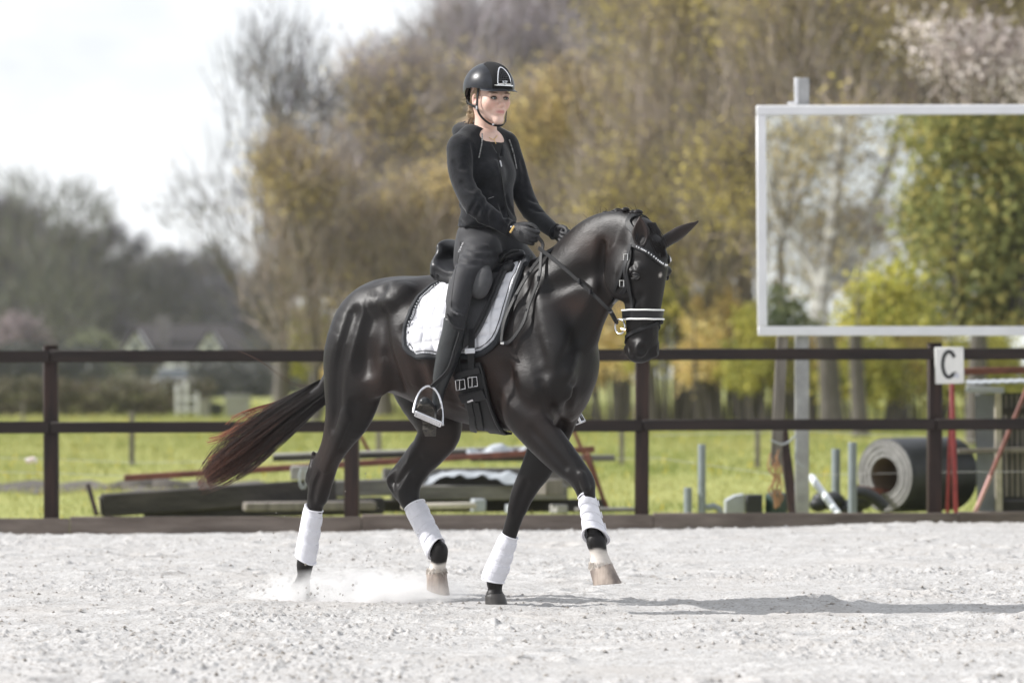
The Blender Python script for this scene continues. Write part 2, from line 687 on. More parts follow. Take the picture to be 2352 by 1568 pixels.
def build_horse_field():
    W = (0, 1, 0)
    f = Field((-0.95, -0.48, -0.02), (1.42, 0.48, 1.90), 0.0156)

    def ch(pts, k=.03, l=W, **kw):
        f.chain([(HL(*p[:3]), p[3], p[4]) for p in pts], l, k, **kw)

    def el(p, r, k=.04, **kw):
        f.ell(HL(*p), r, None, k, **kw)
    # --- large masses on the coarse grid
    # barrel
    ch([(890, 772, 0, .265, .23), (980, 785, 0, .296, .285), (1070, 808, 0, .336, .305), (1150, 814, 0, .358, .280),
        (1215, 822, 0, .340, .230), (1265, 830, 0, .25, .19)], .02)
    # withers and back
    ch([(1010, 690, 0, .10, .12), (1110, 676, 0, .10, .11), (1190, 655, 0, .10, .08), (1240, 642, 0, .09, .065), (1280, 632, 0, .08, .06)], .10)
    # croup
    ch([(980, 714, 0, .155, .19), (915, 714, 0, .165, .215), (862, 738, 0, .165, .215), (815, 785, 0, .13, .16)], .06)
    el((905, 678, -.19), (.075, .05, .055), .12)      # point of hip
    el((965, 668, .19), (.075, .05, .055), .12)
    el((1020, 900, .20), (.12, .07, .12), .06)
    # shoulders and chest
    ch([(1222, 670, -.10, .08, .05), (1245, 740, -.135, .12, .07), (1268, 830, -.155, .13, .085), (1258, 890, -.16, .11, .085)], .08)
    ch([(1245, 670, .10, .08, .05), (1270, 740, .135, .12, .07), (1288, 830, .14, .12, .08)], .08)
    ch([(1275, 770, 0, .18, .17), (1282, 850, 0, .165, .18), (1278, 920, .02, .12, .14)], .05)
    el((1275, 905, -.075), (.10, .07, .12), .04)     # two pectoral lobes with the groove between them
    el((1308, 895, .085), (.10, .07, .12), .04)
    el((1212, 900, -.19), (.13, .06, .11), .10)       # triceps over the elbow
    # neck
    ch([(1235, 745, 0, .21, .15), (1290, 694, -.005, .215, .125), (1335, 636, -.02, .205, .105), (1378, 592, -.03, .19, .085),
        (1418, 570, -.04, .150, .066), (1452, 562, -.05, .10, .062)], .09)
    ch([(1245, 628, 0, .06, .05), (1297, 590, -.01, .055, .045), (1343, 542, -.02, .055, .045), (1392, 515, -.03, .055, .04), (1445, 513, -.045, .055, .045), (1476, 528, -.05, .05, .05)], .05)
    ch([(1350, 770, -.03, .05, .05), (1372, 705, -.05, .05, .05), (1395, 660, -.05, .05, .05)], .08)  # windpipe
    f.blur(2)
    f = f.refined()
    # --- legs and head on the fine grid
    # near hind leg
    ch([(850, 735, -.14, .15, .10), (818, 800, -.165, .168, .125), (813, 872, -.17, .168, .115), (803, 940, -.165, .135, .09),
        (778, 1002, -.155, .088, .062), (756, 1052, -.145, .062, .05), (738, 1102, -.135, .066, .05), (731, 1135, -.13, .058, .046),
        (723, 1165, -.125, .043, .036), (709, 1272, -.115, .035, .031), (701, 1292, -.115, .043, .041), (698, 1322, -.115, .033, .033),
        (692, 1345, -.115, .040, .042)], .05, sub=5)
    el((868, 868, -.215), (.075, .04, .09), .07)        # stifle
    ch([(760, 1020, -.15, .028, .022), (722, 1078, -.138, .030, .028), (713, 1100, -.135, .026, .026)], .03)   # point of hock
    # far hind leg
    ch([(925, 790, .15, .16, .11), (970, 880, .17, .17, .11), (1010, 975, .165, .125, .085), (990, 1025, .155, .098, .07),
        (962, 1062, .145, .080, .06), (940, 1102, .138, .072, .052), (938, 1138, .133, .062, .047), (952, 1168, .130, .045, .038),
        (1000, 1255, .125, .036, .033), (1009, 1264, .125, .044, .042), (1006, 1300, .125, .038, .038), (1002, 1318, .125, .046, .048)], .05, sub=5)
    ch([(955, 1030, .15, .030, .024), (915, 1082, .14, .032, .028), (899, 1104, .138, .026, .027), (915, 1135, .135, .024, .024)], .03)
    # near fore leg, reaching forward
    ch([(1205, 945, -.18, .115, .08), (1240, 993, -.175, .098, .072), (1285, 1045, -.165, .082, .062), (1322, 1083, -.155, .062, .052),
        (1340, 1108, -.15, .056, .050), (1346, 1132, -.148, .045, .042), (1352, 1160, -.145, .036, .034), (1367, 1228, -.14, .036, .033),
        (1369, 1243, -.14, .047, .043), (1376, 1272, -.14, .040, .040), (1381, 1303, -.14, .055, .055)], .05, sub=5)
    # far fore leg, on the ground
    ch([(1300, 900, .14, .11, .08), (1270, 985, .14, .10, .075), (1240, 1060, .135, .085, .066), (1215, 1105, .13, .066, .055), (1200, 1135, .125, .058, .052),
        (1190, 1163, .122, .050, .046), (1180, 1195, .12, .040, .036), (1143, 1312, .11, .036, .032), (1137, 1332, .11, .042, .040),
        (1137, 1355, .11, .033, .034), (1136, 1368, .11, .044, .046)], .05, sub=5)
    # muscle borders sunk into the surface
    for pts, dp, r, k in (
            ([(866, 695), (871, 740), (879, 798), (893, 843), (908, 884)], .022, .035, .05),      # flank hollow
            ([(862, 665), (848, 720), (838, 770), (832, 840)], .012, .05, .06),                   # between hip and thigh
            ([(806, 720), (786, 790), (772, 860), (768, 930), (764, 985)], .010, .03, .04),       # hamstring
            ([(812, 930), (796, 980), (780, 1030)], .007, .02, .03),
            ([(1196, 640), (1206, 720), (1222, 800), (1238, 850)], .007, .04, .05),               # behind the shoulder blade
            ([(1158, 850), (1178, 905), (1212, 932), (1246, 928)], .012, .03, .045),              # under the triceps
            ([(1388, 672), (1352, 735), (1318, 795), (1296, 842)], .014, .025, .04),              # jugular groove
            ([(1262, 660), (1320, 640), (1372, 618), (1396, 600)], .006, .03, .05),
            ([(1318, 870), (1310, 920), (1300, 965), (1296, 985)], .016, .02, .03),               # between the pectorals
            ([(1240, 880), (1258, 935), (1280, 972), (1300, 988)], .014, .016, .025),             # fold of the forearm
            ([(1262, 905), (1276, 945), (1292, 970)], .008, .012, .02),
            ([(1218, 985), (1256, 1028), (1296, 1072)], .006, .014, .025),
            ([(735, 1085), (722, 1120), (716, 1150)], .007, .014, .02), ([(962, 1052), (936, 1078), (912, 1108)], .010, .014, .025), ([(944, 1098), (940, 1130), (944, 1155)], .005, .012, .02),
            ([(1326, 1090), (1334, 1118), (1338, 1132)], .005, .010, .015), ([(1208, 1108), (1196, 1140), (1184, 1180)], .006, .012, .02),
            ([(955, 720), (985, 790), (1000, 860)], .004, .03, .04), ([(1000, 830), (1024, 890), (1040, 930)], .004, .03, .04), ([(925, 760), (950, 830), (968, 890)], .004, .03, .04)):
        groove(f, pts, dp, r, k)
    for pts, dp, r, k in (
            ([(950, 878), (1000, 905), (1050, 925), (1085, 940)], .004, .009, .012), ([(1248, 962), (1285, 1010), (1312, 1052), (1330, 1086)], .004, .008, .012),
            ([(1000, 905), (1020, 890), (1036, 868)], .003, .007, .010), ([(872, 700), (905, 690), (930, 672)], .008, .03, .05), ([(1296, 842), (1308, 868), (1302, 905)], .008, .02, .03),
            ([(720, 1040), (714, 1070), (708, 1090)], .004, .010, .015)):
        groove(f, pts, dp, r, k, True)
    # tendons and muscle lines that show through the thin coat
    ch([(1335, 1092, -.19, .022, .016), (1346, 1120, -.185, .020, .016)], .02)
    ch([(793, 960, -.245, .03, .012), (770, 1020, -.205, .022, .010), (748, 1075, -.18, .016, .008)], .035)
    # head
    HX = HEAD_L
    def hd(pts, k=.03, **kw):
        f.chain([(HD(a, b, y), rn, rl) for a, b, y, rn, rl in pts], HX, k, 5, **kw)
    hd([(-.01, 0, 548, .078, .066), (.0, 0, 592, .108, .094), (-.006, 0, 650, .103, .088), (-.013, 0, 700, .088, .074), (-.020, 0, 745, .076, .066),
        (-.024, 0, 785, .068, .063), (-.028, 0, 800, .060, .060)], .05)
    hd([(.06, 0, 560, .038, .06), (.080, 0, 600, .034, .065), (.074, 0, 650, .030, .052), (.052, 0, 720, .030, .042), (.036, 0, 780, .032, .046)], .03)
    ax = [HEAD_N, HEAD_L, (0, 0, 1)]
    for sg in (1, -1):
        f.ell(HD(-.078, .066 * sg, 628), (.110, .046, .125), ax, .025)                    # cheek
        f.ell(HD(.040, .090 * sg, 622), (.046, .024, .028), ax, .03)                      # brow
        f.chain([(HD(.03, .068 * sg, 660), .016, .012), (HD(.01, .064 * sg, 720), .014, .012)], HX, .02)   # facial crest
        f.ell(HD(.022, .044 * sg, 800), (.036, .028, .038), ax, .025)                     # nostril wing
        f.ell(HD(.045, .100 * sg, 634), (.026, .014, .017), ax, .010, cut=True)           # eye socket
        f.ell(HD(.052, .060 * sg, 801), (.019, .021, .026), ax, .010, cut=True)           # nostril
        f.chain([(HD(-.075, .056 * sg, 770), .006, .008), (HD(-.050, .058 * sg, 792), .006, .008), (HD(-.03, .052 * sg, 815), .006, .008)], HX, .012, cut=True)  # mouth
    f.chain([(HD(-.19, .085, 560), .012, .016), (HD(-.205, .090, 625), .014, .018), (HD(-.175, .085, 690), .014, .018)], HX, .04, cut=True)   # behind the jaw
    f.ell(HD(-.086, 0, 800), (.034, .040, .034), ax, .02)                                 # chin
    f.ell(HD(-.03, 0, 816), (.048, .050, .024), ax, .025)                                 # lips
    for pts in ([(1474, 660), (1480, 700), (1474, 742)], [(1480, 700), (1494, 730), (1496, 770)]):
        groove(f, pts, .003, .007, .010, True)
    groove(f, [(1450, 605), (1458, 618), (1474, 622)], .006, .010, .015)
    groove(f, [(1438, 700), (1456, 690), (1470, 680)], .005, .014, .02)
    return f


M_COAT = mat('black_coat', (1, 1, 1), rough=0.45, spec=0.29, attr=True, color2=(.75, .75, .75), vscale=14, bump=0.15, bscale=260, stretch=(.35, .35, 1), rvar=.07, sheen=0.0)
_n, _l = M_COAT.node_tree.nodes, M_COAT.node_tree.links     # skin and muscle unevenness under the hair
_b0 = [x for x in _n if x.type == 'BUMP'][0]
_z = _n.new('ShaderNodeTexNoise'); _z.inputs['Scale'].default_value = 11.0; _z.inputs['Detail'].default_value = 4.0; _z.inputs['Distortion'].default_value = .6
_b1 = _n.new('ShaderNodeBump'); _b1.inputs['Strength'].default_value = .10; _b1.inputs['Distance'].default_value = .03
_l.new([x for x in _n if x.type == 'TEX_COORD'][0].outputs['Object'], _z.inputs['Vector'])
_t = _n.new('ShaderNodeTangent'); _t.direction_type = 'RADIAL'; _t.axis = 'Z'
_l.new(_t.outputs[0], _n['Principled BSDF'].inputs['Tangent']); _n['Principled BSDF'].inputs['Anisotropic'].default_value = .5; _n['Principled BSDF'].inputs['Anisotropic Rotation'].default_value = 0.0
_l.new(_z.outputs['Fac'], _b1.inputs['Height']); _l.new(_b1.outputs['Normal'], _b0.inputs['Normal'])
M_HOOF = mat('hoof_horn', (.46, .38, .32), rough=.65, color2=(.15, .12, .105), vscale=14, stretch=(1, 1, .25), bump=.25, bscale=90)
M_DARKHOOF = mat('dark_hoof_horn', (.03, .027, .025), rough=.5, var=.5, vscale=16, bump=.2, bscale=80)
M_LID = mat('eyelid_skin', (.008, .007, .007), rough=.6)
M_EYE = mat('dark_eye', (.006, .004, .003), rough=.05, spec=.8)
M_HAIR = mat('horse_hair', (1, 1, 1), rough=.42, spec=.22, attr=True, var=.25, vscale=30)

hf = build_horse_field()
hv, hfc = hf.mesh(2)
HORSE_V = to_world(hv)
horse = link_mesh('horse', HORSE_V, hfc, M_COAT, None, True, origin=HW(0.1, 0, 0))
tag(horse, 'tall black horse trotting with a rider in white leg boots and white saddle pad', 'horse')


def coat_colours(V):
    """Black coat with brown flanks and belly, two white pasterns."""
    n = len(V)
    black = np.array((.0060, .0045, .0044)); brown = np.array((.024, .0125, .0090)); white = np.array((.62, .57, .52))
    s, w, z = V[:, 0], V[:, 1], V[:, 2]
    def blob(c, r):
        return np.exp(-(((V - np.array(c)) / np.array(r)) ** 2).sum(1))
    t = np.zeros(n)
    for p, r in (((980, 880, -.28), (.28, .3, .22)), ((890, 900, -.2), (.12, .2, .22)), ((760, 1020, -.15), (.1, .1, .22)), ((1070, 930, -.28), (.2, .2, .14)),
                 ((1130, 860, -.28), (.12, .2, .2)), ((1300, 960, 0), (.12, .25, .14)), ((1360, 560, -.1), (.14, .1, .07)), ((1000, 700, -.2), (.12, .2, .1)),
                 ((1010, 1000, .15), (.14, .1, .1)), ((1390, 760, -.05), (.05, .12, .2)), ((1320, 700, -.1), (.08, .1, .05))):
        t = np.maximum(t, blob(HL(*p), r))
    t = np.clip(t * (.75 + .5 * RNG.random(n) ** 2 * .6), 0, 1)[:, None]
    c = black * (1 - t) + brown * t
    for p, lo in (((1376, 1272, -.14), 1258), ((1004, 1304, .125), 1290)):
        q = np.array(HL(*p))
        near = np.hypot(s - q[0], w - q[1]) < .13
        zt = HL(p[0], lo, p[2])[2]
        m = np.clip((zt - z) / .012 + .4 * np.sin(60 * s + 40 * w), 0, 1) * near
        c = c * (1 - m[:, None]) + white * m[:, None]
    # small star on the forehead
    m = np.clip(1.5 - np.linalg.norm(V - HD(.112, .0, 632), axis=1) / .009, 0, 1)[:, None]
    c = c * (1 - m) + white * m * .9
    return c


color_attr(horse, coat_colours(hv))
HBVH = BVHTree.FromPolygons([tuple(p) for p in HORSE_V], hfc.tolist())


def drape(px, py, off=0.0):
    """Point on the horse's near surface seen at a pixel, lifted by off; and its normal."""
    d = Vector(((px - 1176.0) / FPX, 1.0, (862.0 - py) / FPX)).normalized()
    loc, nrm, i, dist = HBVH.ray_cast(Vector((0, 0, CAM_H)), d)
    if loc is None:
        loc, nrm, i, dist = HBVH.find_nearest(Vector((0, 0, CAM_H)) + d * 18.4)
    return loc + nrm * off, nrm


# eyes
for sg in (1, -1):
    mb = MB()
    mb.ball(HDW(.041, .083 * sg, 634), .0225, 16, 12)
    mb.build('eye', M_EYE, horse)
    mb = MB()      # upper and lower lids
    for dz in (1, -1):
        pts = []
        for k in range(9):
            t = k / 8 * 2 - 1
            pts.append(HDW(.044 + .026 * t, (.104 - .012 * t * t) * sg, 634 - dz * 490 * (.0125 * (1 - t * t)) - 490 * .004 * t))
        mb.tube(pts, [.003 + .003 * (1 - (k / 4 - 1) ** 2) for k in range(9)], 6)
    mb.build('eyelid', M_LID, horse)


# ears: hollow cups, each on its own fine grid
def make_ear(base, tip, openn, width):
    base, tip, openn = np.array(base), np.array(tip), np.array(openn, float)
    d = tip - base
    L = np.linalg.norm(d); d = d / L
    openn = openn - d * openn.dot(d); openn /= np.linalg.norm(openn)
    side = np.cross(d, openn)
    lo = np.minimum(base, tip) - .07; hi = np.maximum(base, tip) + .07
    f = Field(lo, hi, .0035)
    P = lambda t, o=0, q=0: base + d * L * t + openn * o + side * q
    f.chain([(P(0), .026, .030), (P(.25), .026, width * .95), (P(.5), .024, width), (P(.75), .017, width * .62), (P(.93), .009, width * .24), (P(1.0), .004, .005)], side, .01, 5)
    f.chain([(P(.12, .020), .012, .014), (P(.3, .020), .021, width * .68), (P(.55, .019), .020, width * .72), (P(.8, .014), .012, width * .38), (P(.95, .009), .005, .008)], side, .008, 5, cut=True)
    v, q = f.mesh(2)
    o = link_mesh('ear', to_world(v), q, M_COAT, horse, True)
    rr = np.clip((v - base) @ d / L, 0, 1)[:, None]
    color_attr(o, np.array((.011, .008, .008)) * (1 - rr) + np.array((.026, .015, .012)) * rr)
    return o


_ib = np.array((0, 0, 1.0))
make_ear(HD(.050, .060, 566), HD(.045, .064, 500), HEAD_N * .62 + HEAD_L * .78 + _ib * .1, .040)
make_ear(HD(.03, -.070, 562), HD(.10, -.250, 507), HEAD_N * -.75 + np.array(HEAD_L) * -.2 + _ib * .62, .036)


# hooves
def make_hoof(cor, toe_dir, axis, length, r_top, r_bot, m):
    """cor: coronet centre; axis: down the pastern; toe_dir: way the toe points (world)."""
    cor, ax, tw = Vector(cor), Vector(axis).normalized(), Vector(toe_dir)
    tw = (tw - ax * tw.dot(ax)).normalized()
    sd = ax.cross(tw)
    mb = MB()
    n = 22
    vs, fs = [], []
    rows = [(-.006, .93, 0), (.004, 1.03, 0), (.25, 1.02, .1), (.6, 1.0, .3), (1.0, 1.0, .5), (1.0, .86, .5), (.93, .5, .5)]
    for t, k, sh in rows:
        tt = t if abs(t) > .02 else t / length
        r = (r_top + (r_bot - r_top) * max(tt, 0)) * k
        for i in range(n):
            a = 2 * math.pi * i / n
            fx = math.cos(a); fy = math.sin(a)
            ln = 1.02 if fx > 0 else .94
            drop = length * tt * (1 + .20 * fx) 
            vs.append(cor + ax * drop + tw * (fx * r * ln + .012 * max(tt, 0) * (1.0 if fx > -.2 else .4)) + sd * (fy * r * .96))
    for i in range(len(rows) - 1):
        for k in range(n):
            k2 = (k + 1) % n
            fs.append((i * n + k, i * n + k2, (i + 1) * n + k2, (i + 1) * n + k))
    fs.append(tuple(range(n)))
    fs.append(tuple((len(rows) - 1) * n + k for k in range(n)))
    mb.add(vs, fs)
    return mb.build('hoof', m, horse, deg=50)


_toe = HU
make_hoof(HP(1380, 1303, -.14), HU + Vector((0, 0, -.5)), HP(1390, 1350, -.14) - HP(1379, 1300, -.14) + HU * .01, .085, .055, .064, M_HOOF)
make_hoof(HP(1136, 1366, .11), HU, HP(1136, 1395, .11) - HP(1137, 1366, .11) + HU * .006, .05, .048, .055, M_DARKHOOF)
make_hoof(HP(1002, 1316, .125), HU * .6 + Vector((0, 0, -1)), HP(998, 1368, .125) - HP(1004, 1310, .125) + HU * .02, .09, .049, .056, M_HOOF)
make_hoof(HP(692, 1342, -.115), HU + Vector((0, 0, -.6)), HP(683, 1380, -.115) - HP(693, 1340, -.115), .07, .046, .054, M_DARKHOOF)
# ================================================================== ground
def vnoise(x, y, scale, seed):
    """Smooth lattice noise in -1..1."""
    r = np.random.default_rng(seed)
    T = r.uniform(-1, 1, (257, 257))
    u, v = x / scale + 1000.3, y / scale + 1000.7
    i, j = np.floor(u).astype(int), np.floor(v).astype(int)
    f, g = u - i, v - j
    f = f * f * (3 - 2 * f); g = g * g * (3 - 2 * g)
    a = T[i % 256, j % 256]; b = T[(i + 1) % 256, j % 256]; c = T[i % 256, (j + 1) % 256]; d = T[(i + 1) % 256, (j + 1) % 256]
    return (a * (1 - f) + b * f) * (1 - g) + (c * (1 - f) + d * f) * g


M_SAND = mat('arena_sand', (.375, .366, .357), rough=.95, spec=.2, color2=(.48, .473, .465), vscale=5, bump=.5, bscale=110, detail=8)
_n, _l = M_SAND.node_tree.nodes, M_SAND.node_tree.links      # damp darker crumbs mixed into the sand
_p = _n['Principled BSDF']; _src = _p.inputs['Base Color'].links[0].from_socket
_tc = [x for x in _n if x.type == 'TEX_COORD'][0]
_prev = _src
for _sc, _lo, _hi, _col, _amt in ((85, .56, .64, (.19, .17, .15, 1), .75), (34, .585, .66, (.24, .215, .19, 1), .6), (1.1, .50, .72, (.40, .375, .35, 1), .55)):
    _z = _n.new('ShaderNodeTexNoise'); _z.inputs['Scale'].default_value = _sc; _z.inputs['Detail'].default_value = 3.0
    _mr = _n.new('ShaderNodeMapRange'); _mr.inputs[1].default_value = _lo; _mr.inputs[2].default_value = _hi; _mr.inputs[4].default_value = _amt
    _mx = _n.new('ShaderNodeMix'); _mx.data_type = 'RGBA'; _mx.inputs[7].default_value = _col
    _l.new(_tc.outputs['Object'], _z.inputs['Vector']); _l.new(_z.outputs['Fac'], _mr.inputs[0]); _l.new(_mr.outputs[0], _mx.inputs[0])
    _l.new(_prev, _mx.inputs[6]); _prev = _mx.outputs[2]
_l.new(_prev, _p.inputs['Base Color'])
NRW, NCL = 800, 620
yy = 13.0 * (27.95 / 13.0) ** (np.linspace(0, 1, NRW) ** .92)
Yg = np.repeat(yy[:, None], NCL, 1)
uu = np.linspace(-1, 1, NCL)
Xg = uu[None, :] * (Yg * 1176 / FPX * 1.05 + .25)


def sand_height(X, Y):
    h = .012 * vnoise(X, Y, .9, 1) + .011 * vnoise(X, Y, .33, 2)
    r = np.random.default_rng(21)
    # old hoof prints and the ridges pushed up round them
    for _ in range(330):
        cx, cy = r.uniform(-4.4, 4.4), r.uniform(13.3, 27.6)
        if abs(cx) > cy * .15 + .3: continue
        a, b, dp = r.uniform(.07, .13), r.uniform(.06, .12), r.uniform(.008, .022)
        m = (np.abs(X - cx) < .4) & (np.abs(Y - cy) < .4)
        q = np.sqrt(((X[m] - cx) / a) ** 2 + ((Y[m] - cy) / b) ** 2)
        h[m] += -dp * np.exp(-q ** 2 * 1.1) + dp * .75 * np.exp(-((q - 1.45) / .42) ** 2)
    clod = vnoise(X, Y * .8, .060, 3) * .22 + vnoise(X, Y * .8, .030, 4) * .36 + vnoise(X, Y * .8, .0165, 5) * .46
    rough = .55 + .45 * vnoise(X, Y, .55, 6)
    h += .0090 * (np.abs(clod) ** 1.2 * np.sign(clod)) * (.35 + .9 * np.clip(rough, 0, 1))
    lump = np.clip(vnoise(X, Y, .034, 7) - .50, 0, 1) * .042 * np.clip(vnoise(X, Y, .8, 8) + .55, 0, 1)
    h += lump
    # bank of sand against the kick boards
    h += np.clip(-.012 + .014 * X, -.06, .05) * np.clip((Y - 26.6 - .25 * vnoise(X, Y, 1.1, 9)) / 1.2, 0, 1) ** 1.5
    # level under the hooves that carry the horse
    for p in (HP(1136, 1390, .11), HP(688, 1378, -.115)):
        g = np.exp(-(((X - p.x) / .16) ** 2 + ((Y - p.y) / .30) ** 2))
        h = h * (1 - g) + .004 * g
    return h


Hg = sand_height(Xg, Yg)
sv = np.stack([Xg, Yg, Hg], 2).reshape(-1, 3)
ii = (np.arange(NRW - 1)[:, None] * NCL + np.arange(NCL - 1)[None, :]).ravel()
sf = np.stack([ii, ii + 1, ii + NCL + 1, ii + NCL], 1)
sand = link_mesh('arena_sand', sv, sf, M_SAND, None, True, origin=(0, 18, 0))
tag(sand, 'pale churned riding arena sand', kind='structure')
o = MB().add([(-60, -26, -.09), (60, -26, -.09), (60, 27.9, -.09), (-60, 27.9, -.09)], [(0, 1, 2, 3)]).build('arena_sand', M_SAND)
tag(o, 'flat outer arena sand', kind='structure')

# loose clods and crumbs lying on the sand
cr = np.random.default_rng(5)
MBc_v, MBc_f = [], []
ico = [(0, 0, 1), (.9, 0, .2), (.3, .85, .15), (-.75, .5, .2), (-.7, -.55, .1), (.3, -.85, .2)]
icf = [(0, 1, 2), (0, 2, 3), (0, 3, 4), (0, 4, 5), (0, 5, 1)]
n_c = 9000
cy = 13.3 * (27.3 / 13.3) ** cr.random(n_c); cx = cr.uniform(-1, 1, n_c) * (cy * 1176 / FPX * 1.04)
keep = vnoise(cx, cy, .7, 6) > -.35
cx, cy = cx[keep], cy[keep]
ti = np.clip(np.searchsorted(yy, cy), 0, NRW - 1); tj = np.clip(((cx / (cy * 1176 / FPX * 1.05 + .25) + 1) / 2 * (NCL - 1)).astype(int), 0, NCL - 1)
cz = Hg[ti, tj]
cs = .003 + .013 * cr.random(len(cx)) ** 4
for x, y, z, s in zip(cx, cy, cz, cs):
    b = len(MBc_v); a = cr.uniform(0, 6.28); ca, sa = math.cos(a), math.sin(a)
    for p in ico:
        k = cr.uniform(.7, 1.25)
        MBc_v.append((x + (p[0] * ca - p[1] * sa) * s * k, y + (p[0] * sa + p[1] * ca) * s * k, z - .001 + p[2] * s * .8 * k))
    MBc_f.extend([tuple(b + i for i in f) for f in icf])
M_CLOD = mat('sand_clods', (.20, .18, .155), rough=.95, spec=.1, color2=(.44, .42, .40), vscale=3)
o = link_mesh('sand_clods', np.array(MBc_v), MBc_f, M_CLOD, None, False, origin=(0, 18, 0))
tag(o, 'crumbs of damp sand scattered over the arena', kind='stuff')

M_MEADOW = mat('meadow_grass', (.225, .25, .075), rough=.9, spec=.1, color2=(.335, .335, .12), vscale=.9, detail=9, bump=.4, bscale=6)
o = MB().add([(-1200, 27.9, -.06), (1200, 27.9, -.06), (1200, 2600, -.06), (-1200, 2600, -.06)], [(0, 1, 2, 3)]).build('meadow_ground', M_MEADOW, smooth=False)
tag(o, 'green spring meadow behind the fence', kind='structure')
o = MB().add([(-1200, -1200, -.10), (1200, -1200, -.10), (1200, -26, -.10), (-1200, -26, -.10)], [(0, 1, 2, 3)]).build('meadow_ground', M_MEADOW, smooth=False)
tag(o, 'grass on the near side of the arena', kind='structure')
for sx in (-1, 1):
    o = MB().add([(sx * 60, -26, -.10), (sx * 1200, -26, -.10), (sx * 1200, 27.9, -.10), (sx * 60, 27.9, -.10)], [(0, 1, 2, 3)]).build('meadow_ground', M_MEADOW, smooth=False)
    tag(o, 'grass beyond the end of the arena', kind='structure')
# grass blades and dandelions on the part of the meadow near the fence
M_BLADE = mat('grass_blades', (1, 1, 1), rough=.7, spec=.2, attr=True, trans=.35)
gr = np.random.default_rng(8)
n_g = 90000
gy = 29.0 * (150 / 29.0) ** (gr.random(n_g) ** .8); gx = gr.uniform(-1, 1, n_g) * (gy * 1176 / FPX * 1.05 + .3)
gs = (.03 + .06 * gr.random(n_g)) * (1 + (gy - 29) / 90) * (.8 + .5 * vnoise(gx, gy, 1.3, 3))
gw = .004 * (1 + (gy - 29) / 12)
ga = gr.uniform(0, 6.28, n_g); lean = gr.uniform(.1, .7, n_g)
bx, by = np.cos(ga), np.sin(ga)
z0 = -.06
v0 = np.stack([gx - by * gw, gy + bx * gw, np.full(n_g, z0)], 1); v1 = np.stack([gx + by * gw, gy - bx * gw, np.full(n_g, z0)], 1)
v2 = np.stack([gx + bx * gs * lean, gy + by * gs * lean, z0 + gs], 1)
gv_ = np.stack([v0, v1, v2], 1).reshape(-1, 3)
o = link_mesh('meadow_grass', gv_, np.arange(3 * n_g).reshape(-1, 3), M_BLADE, None, False, origin=(0, 40, 0))
t = np.clip(vnoise(gx, gy, 2.2, 4) * .6 + .5 + gr.normal(0, .15, n_g), 0, 1)[:, None]
c = np.array((.23, .27, .075)) * (1 - t) + np.array((.40, .39, .15)) * t
yel = (gr.random(n_g) < .012 + .05 * np.clip(vnoise(gx, gy, 3.0, 5), 0, 1))[:, None]
c = np.where(yel, np.array((.65, .48, .03)), c)
color_attr(o, np.repeat(c, 3, 0))
tag(o, 'short meadow grass with yellow dandelions', kind='stuff')
# bare strip of soil
M_MUD = mat('bare_soil', (.085, .075, .065), rough=.95, var=.4, vscale=3, bump=.6, bscale=12)
mb = MB()
n1 = 40
vs = []
for k in range(n1 + 1):
    x = -8.5 + 7.6 * k / n1
    w = .9 + .5 * math.sin(k * 1.3) + .4 * math.sin(k * .43)
    vs += [(x, 39.3 - w, -.05), (x, 39.3, .02 + .03 * math.sin(k * 2.1)), (x, 39.3 + w, -.05)]
fs = []
for k in range(n1):
    fs += [(3 * k, 3 * k + 3, 3 * k + 4, 3 * k + 1), (3 * k + 1, 3 * k + 4, 3 * k + 5, 3 * k + 2)]
o = mb.add(vs, fs).build('bare_soil_path', M_MUD); tag(o, 'strip of bare soil across the meadow', kind='structure')
mb = MB()
for q in range(9):
    mb.ball(at(268 + q * 18, 1116, 39) + Vector((0, q % 3 * .1, -.04)), .10 + .07 * math.sin(q * .38), 9, 6, (1.4, 1.2, .8))
o = mb.build('soil_heap', M_MUD); tag(o, 'low heap of dark soil on the meadow', 'heap')

# dust kicked up round the hind feet
dm = bpy.data.materials.new('sand_dust'); dm.use_nodes = True
nt = dm.node_tree; nt.nodes.clear()
d_out = nt.nodes.new('ShaderNodeOutputMaterial'); d_v = nt.nodes.new('ShaderNodeVolumePrincipled')
d_v.inputs['Color'].default_value = (.985, .98, .975, 1); d_v.inputs['Anisotropy'].default_value = .2
d_tc = nt.nodes.new('ShaderNodeTexCoord'); d_n = nt.nodes.new('ShaderNodeTexNoise'); d_n.inputs['Scale'].default_value = 6.5; d_n.inputs['Detail'].default_value = 5
d_g = nt.nodes.new('ShaderNodeTexGradient'); d_g.gradient_type = 'SPHERICAL'
d_m = nt.nodes.new('ShaderNodeMapping'); d_m.inputs['Scale'].default_value = (1.6, 2.6, 5.5)
d_r = nt.nodes.new('ShaderNodeMapRange'); d_r.inputs[1].default_value = .43; d_r.inputs[2].default_value = .66; d_r.inputs[3].default_value = .02; d_r.inputs[4].default_value = 1
d_x = nt.nodes.new('ShaderNodeMath'); d_x.operation = 'MULTIPLY'
d_y = nt.nodes.new('ShaderNodeMath'); d_y.operation = 'MULTIPLY'; d_y.inputs[1].default_value = 27.0
L = nt.links
L.new(d_tc.outputs['Object'], d_n.inputs['Vector']); L.new(d_tc.outputs['Object'], d_m.inputs['Vector']); L.new(d_m.outputs['Vector'], d_g.inputs['Vector'])
L.new(d_n.outputs['Fac'], d_r.inputs[0]); L.new(d_g.outputs['Fac'], d_x.inputs[0]); L.new(d_r.outputs[0], d_x.inputs[1])
L.new(d_x.outputs[0], d_y.inputs[0]); L.new(d_y.outputs[0], d_v.inputs['Density']); L.new(d_v.outputs[0], d_out.inputs['Volume'])
dc = HP(828, 1380, -.05)
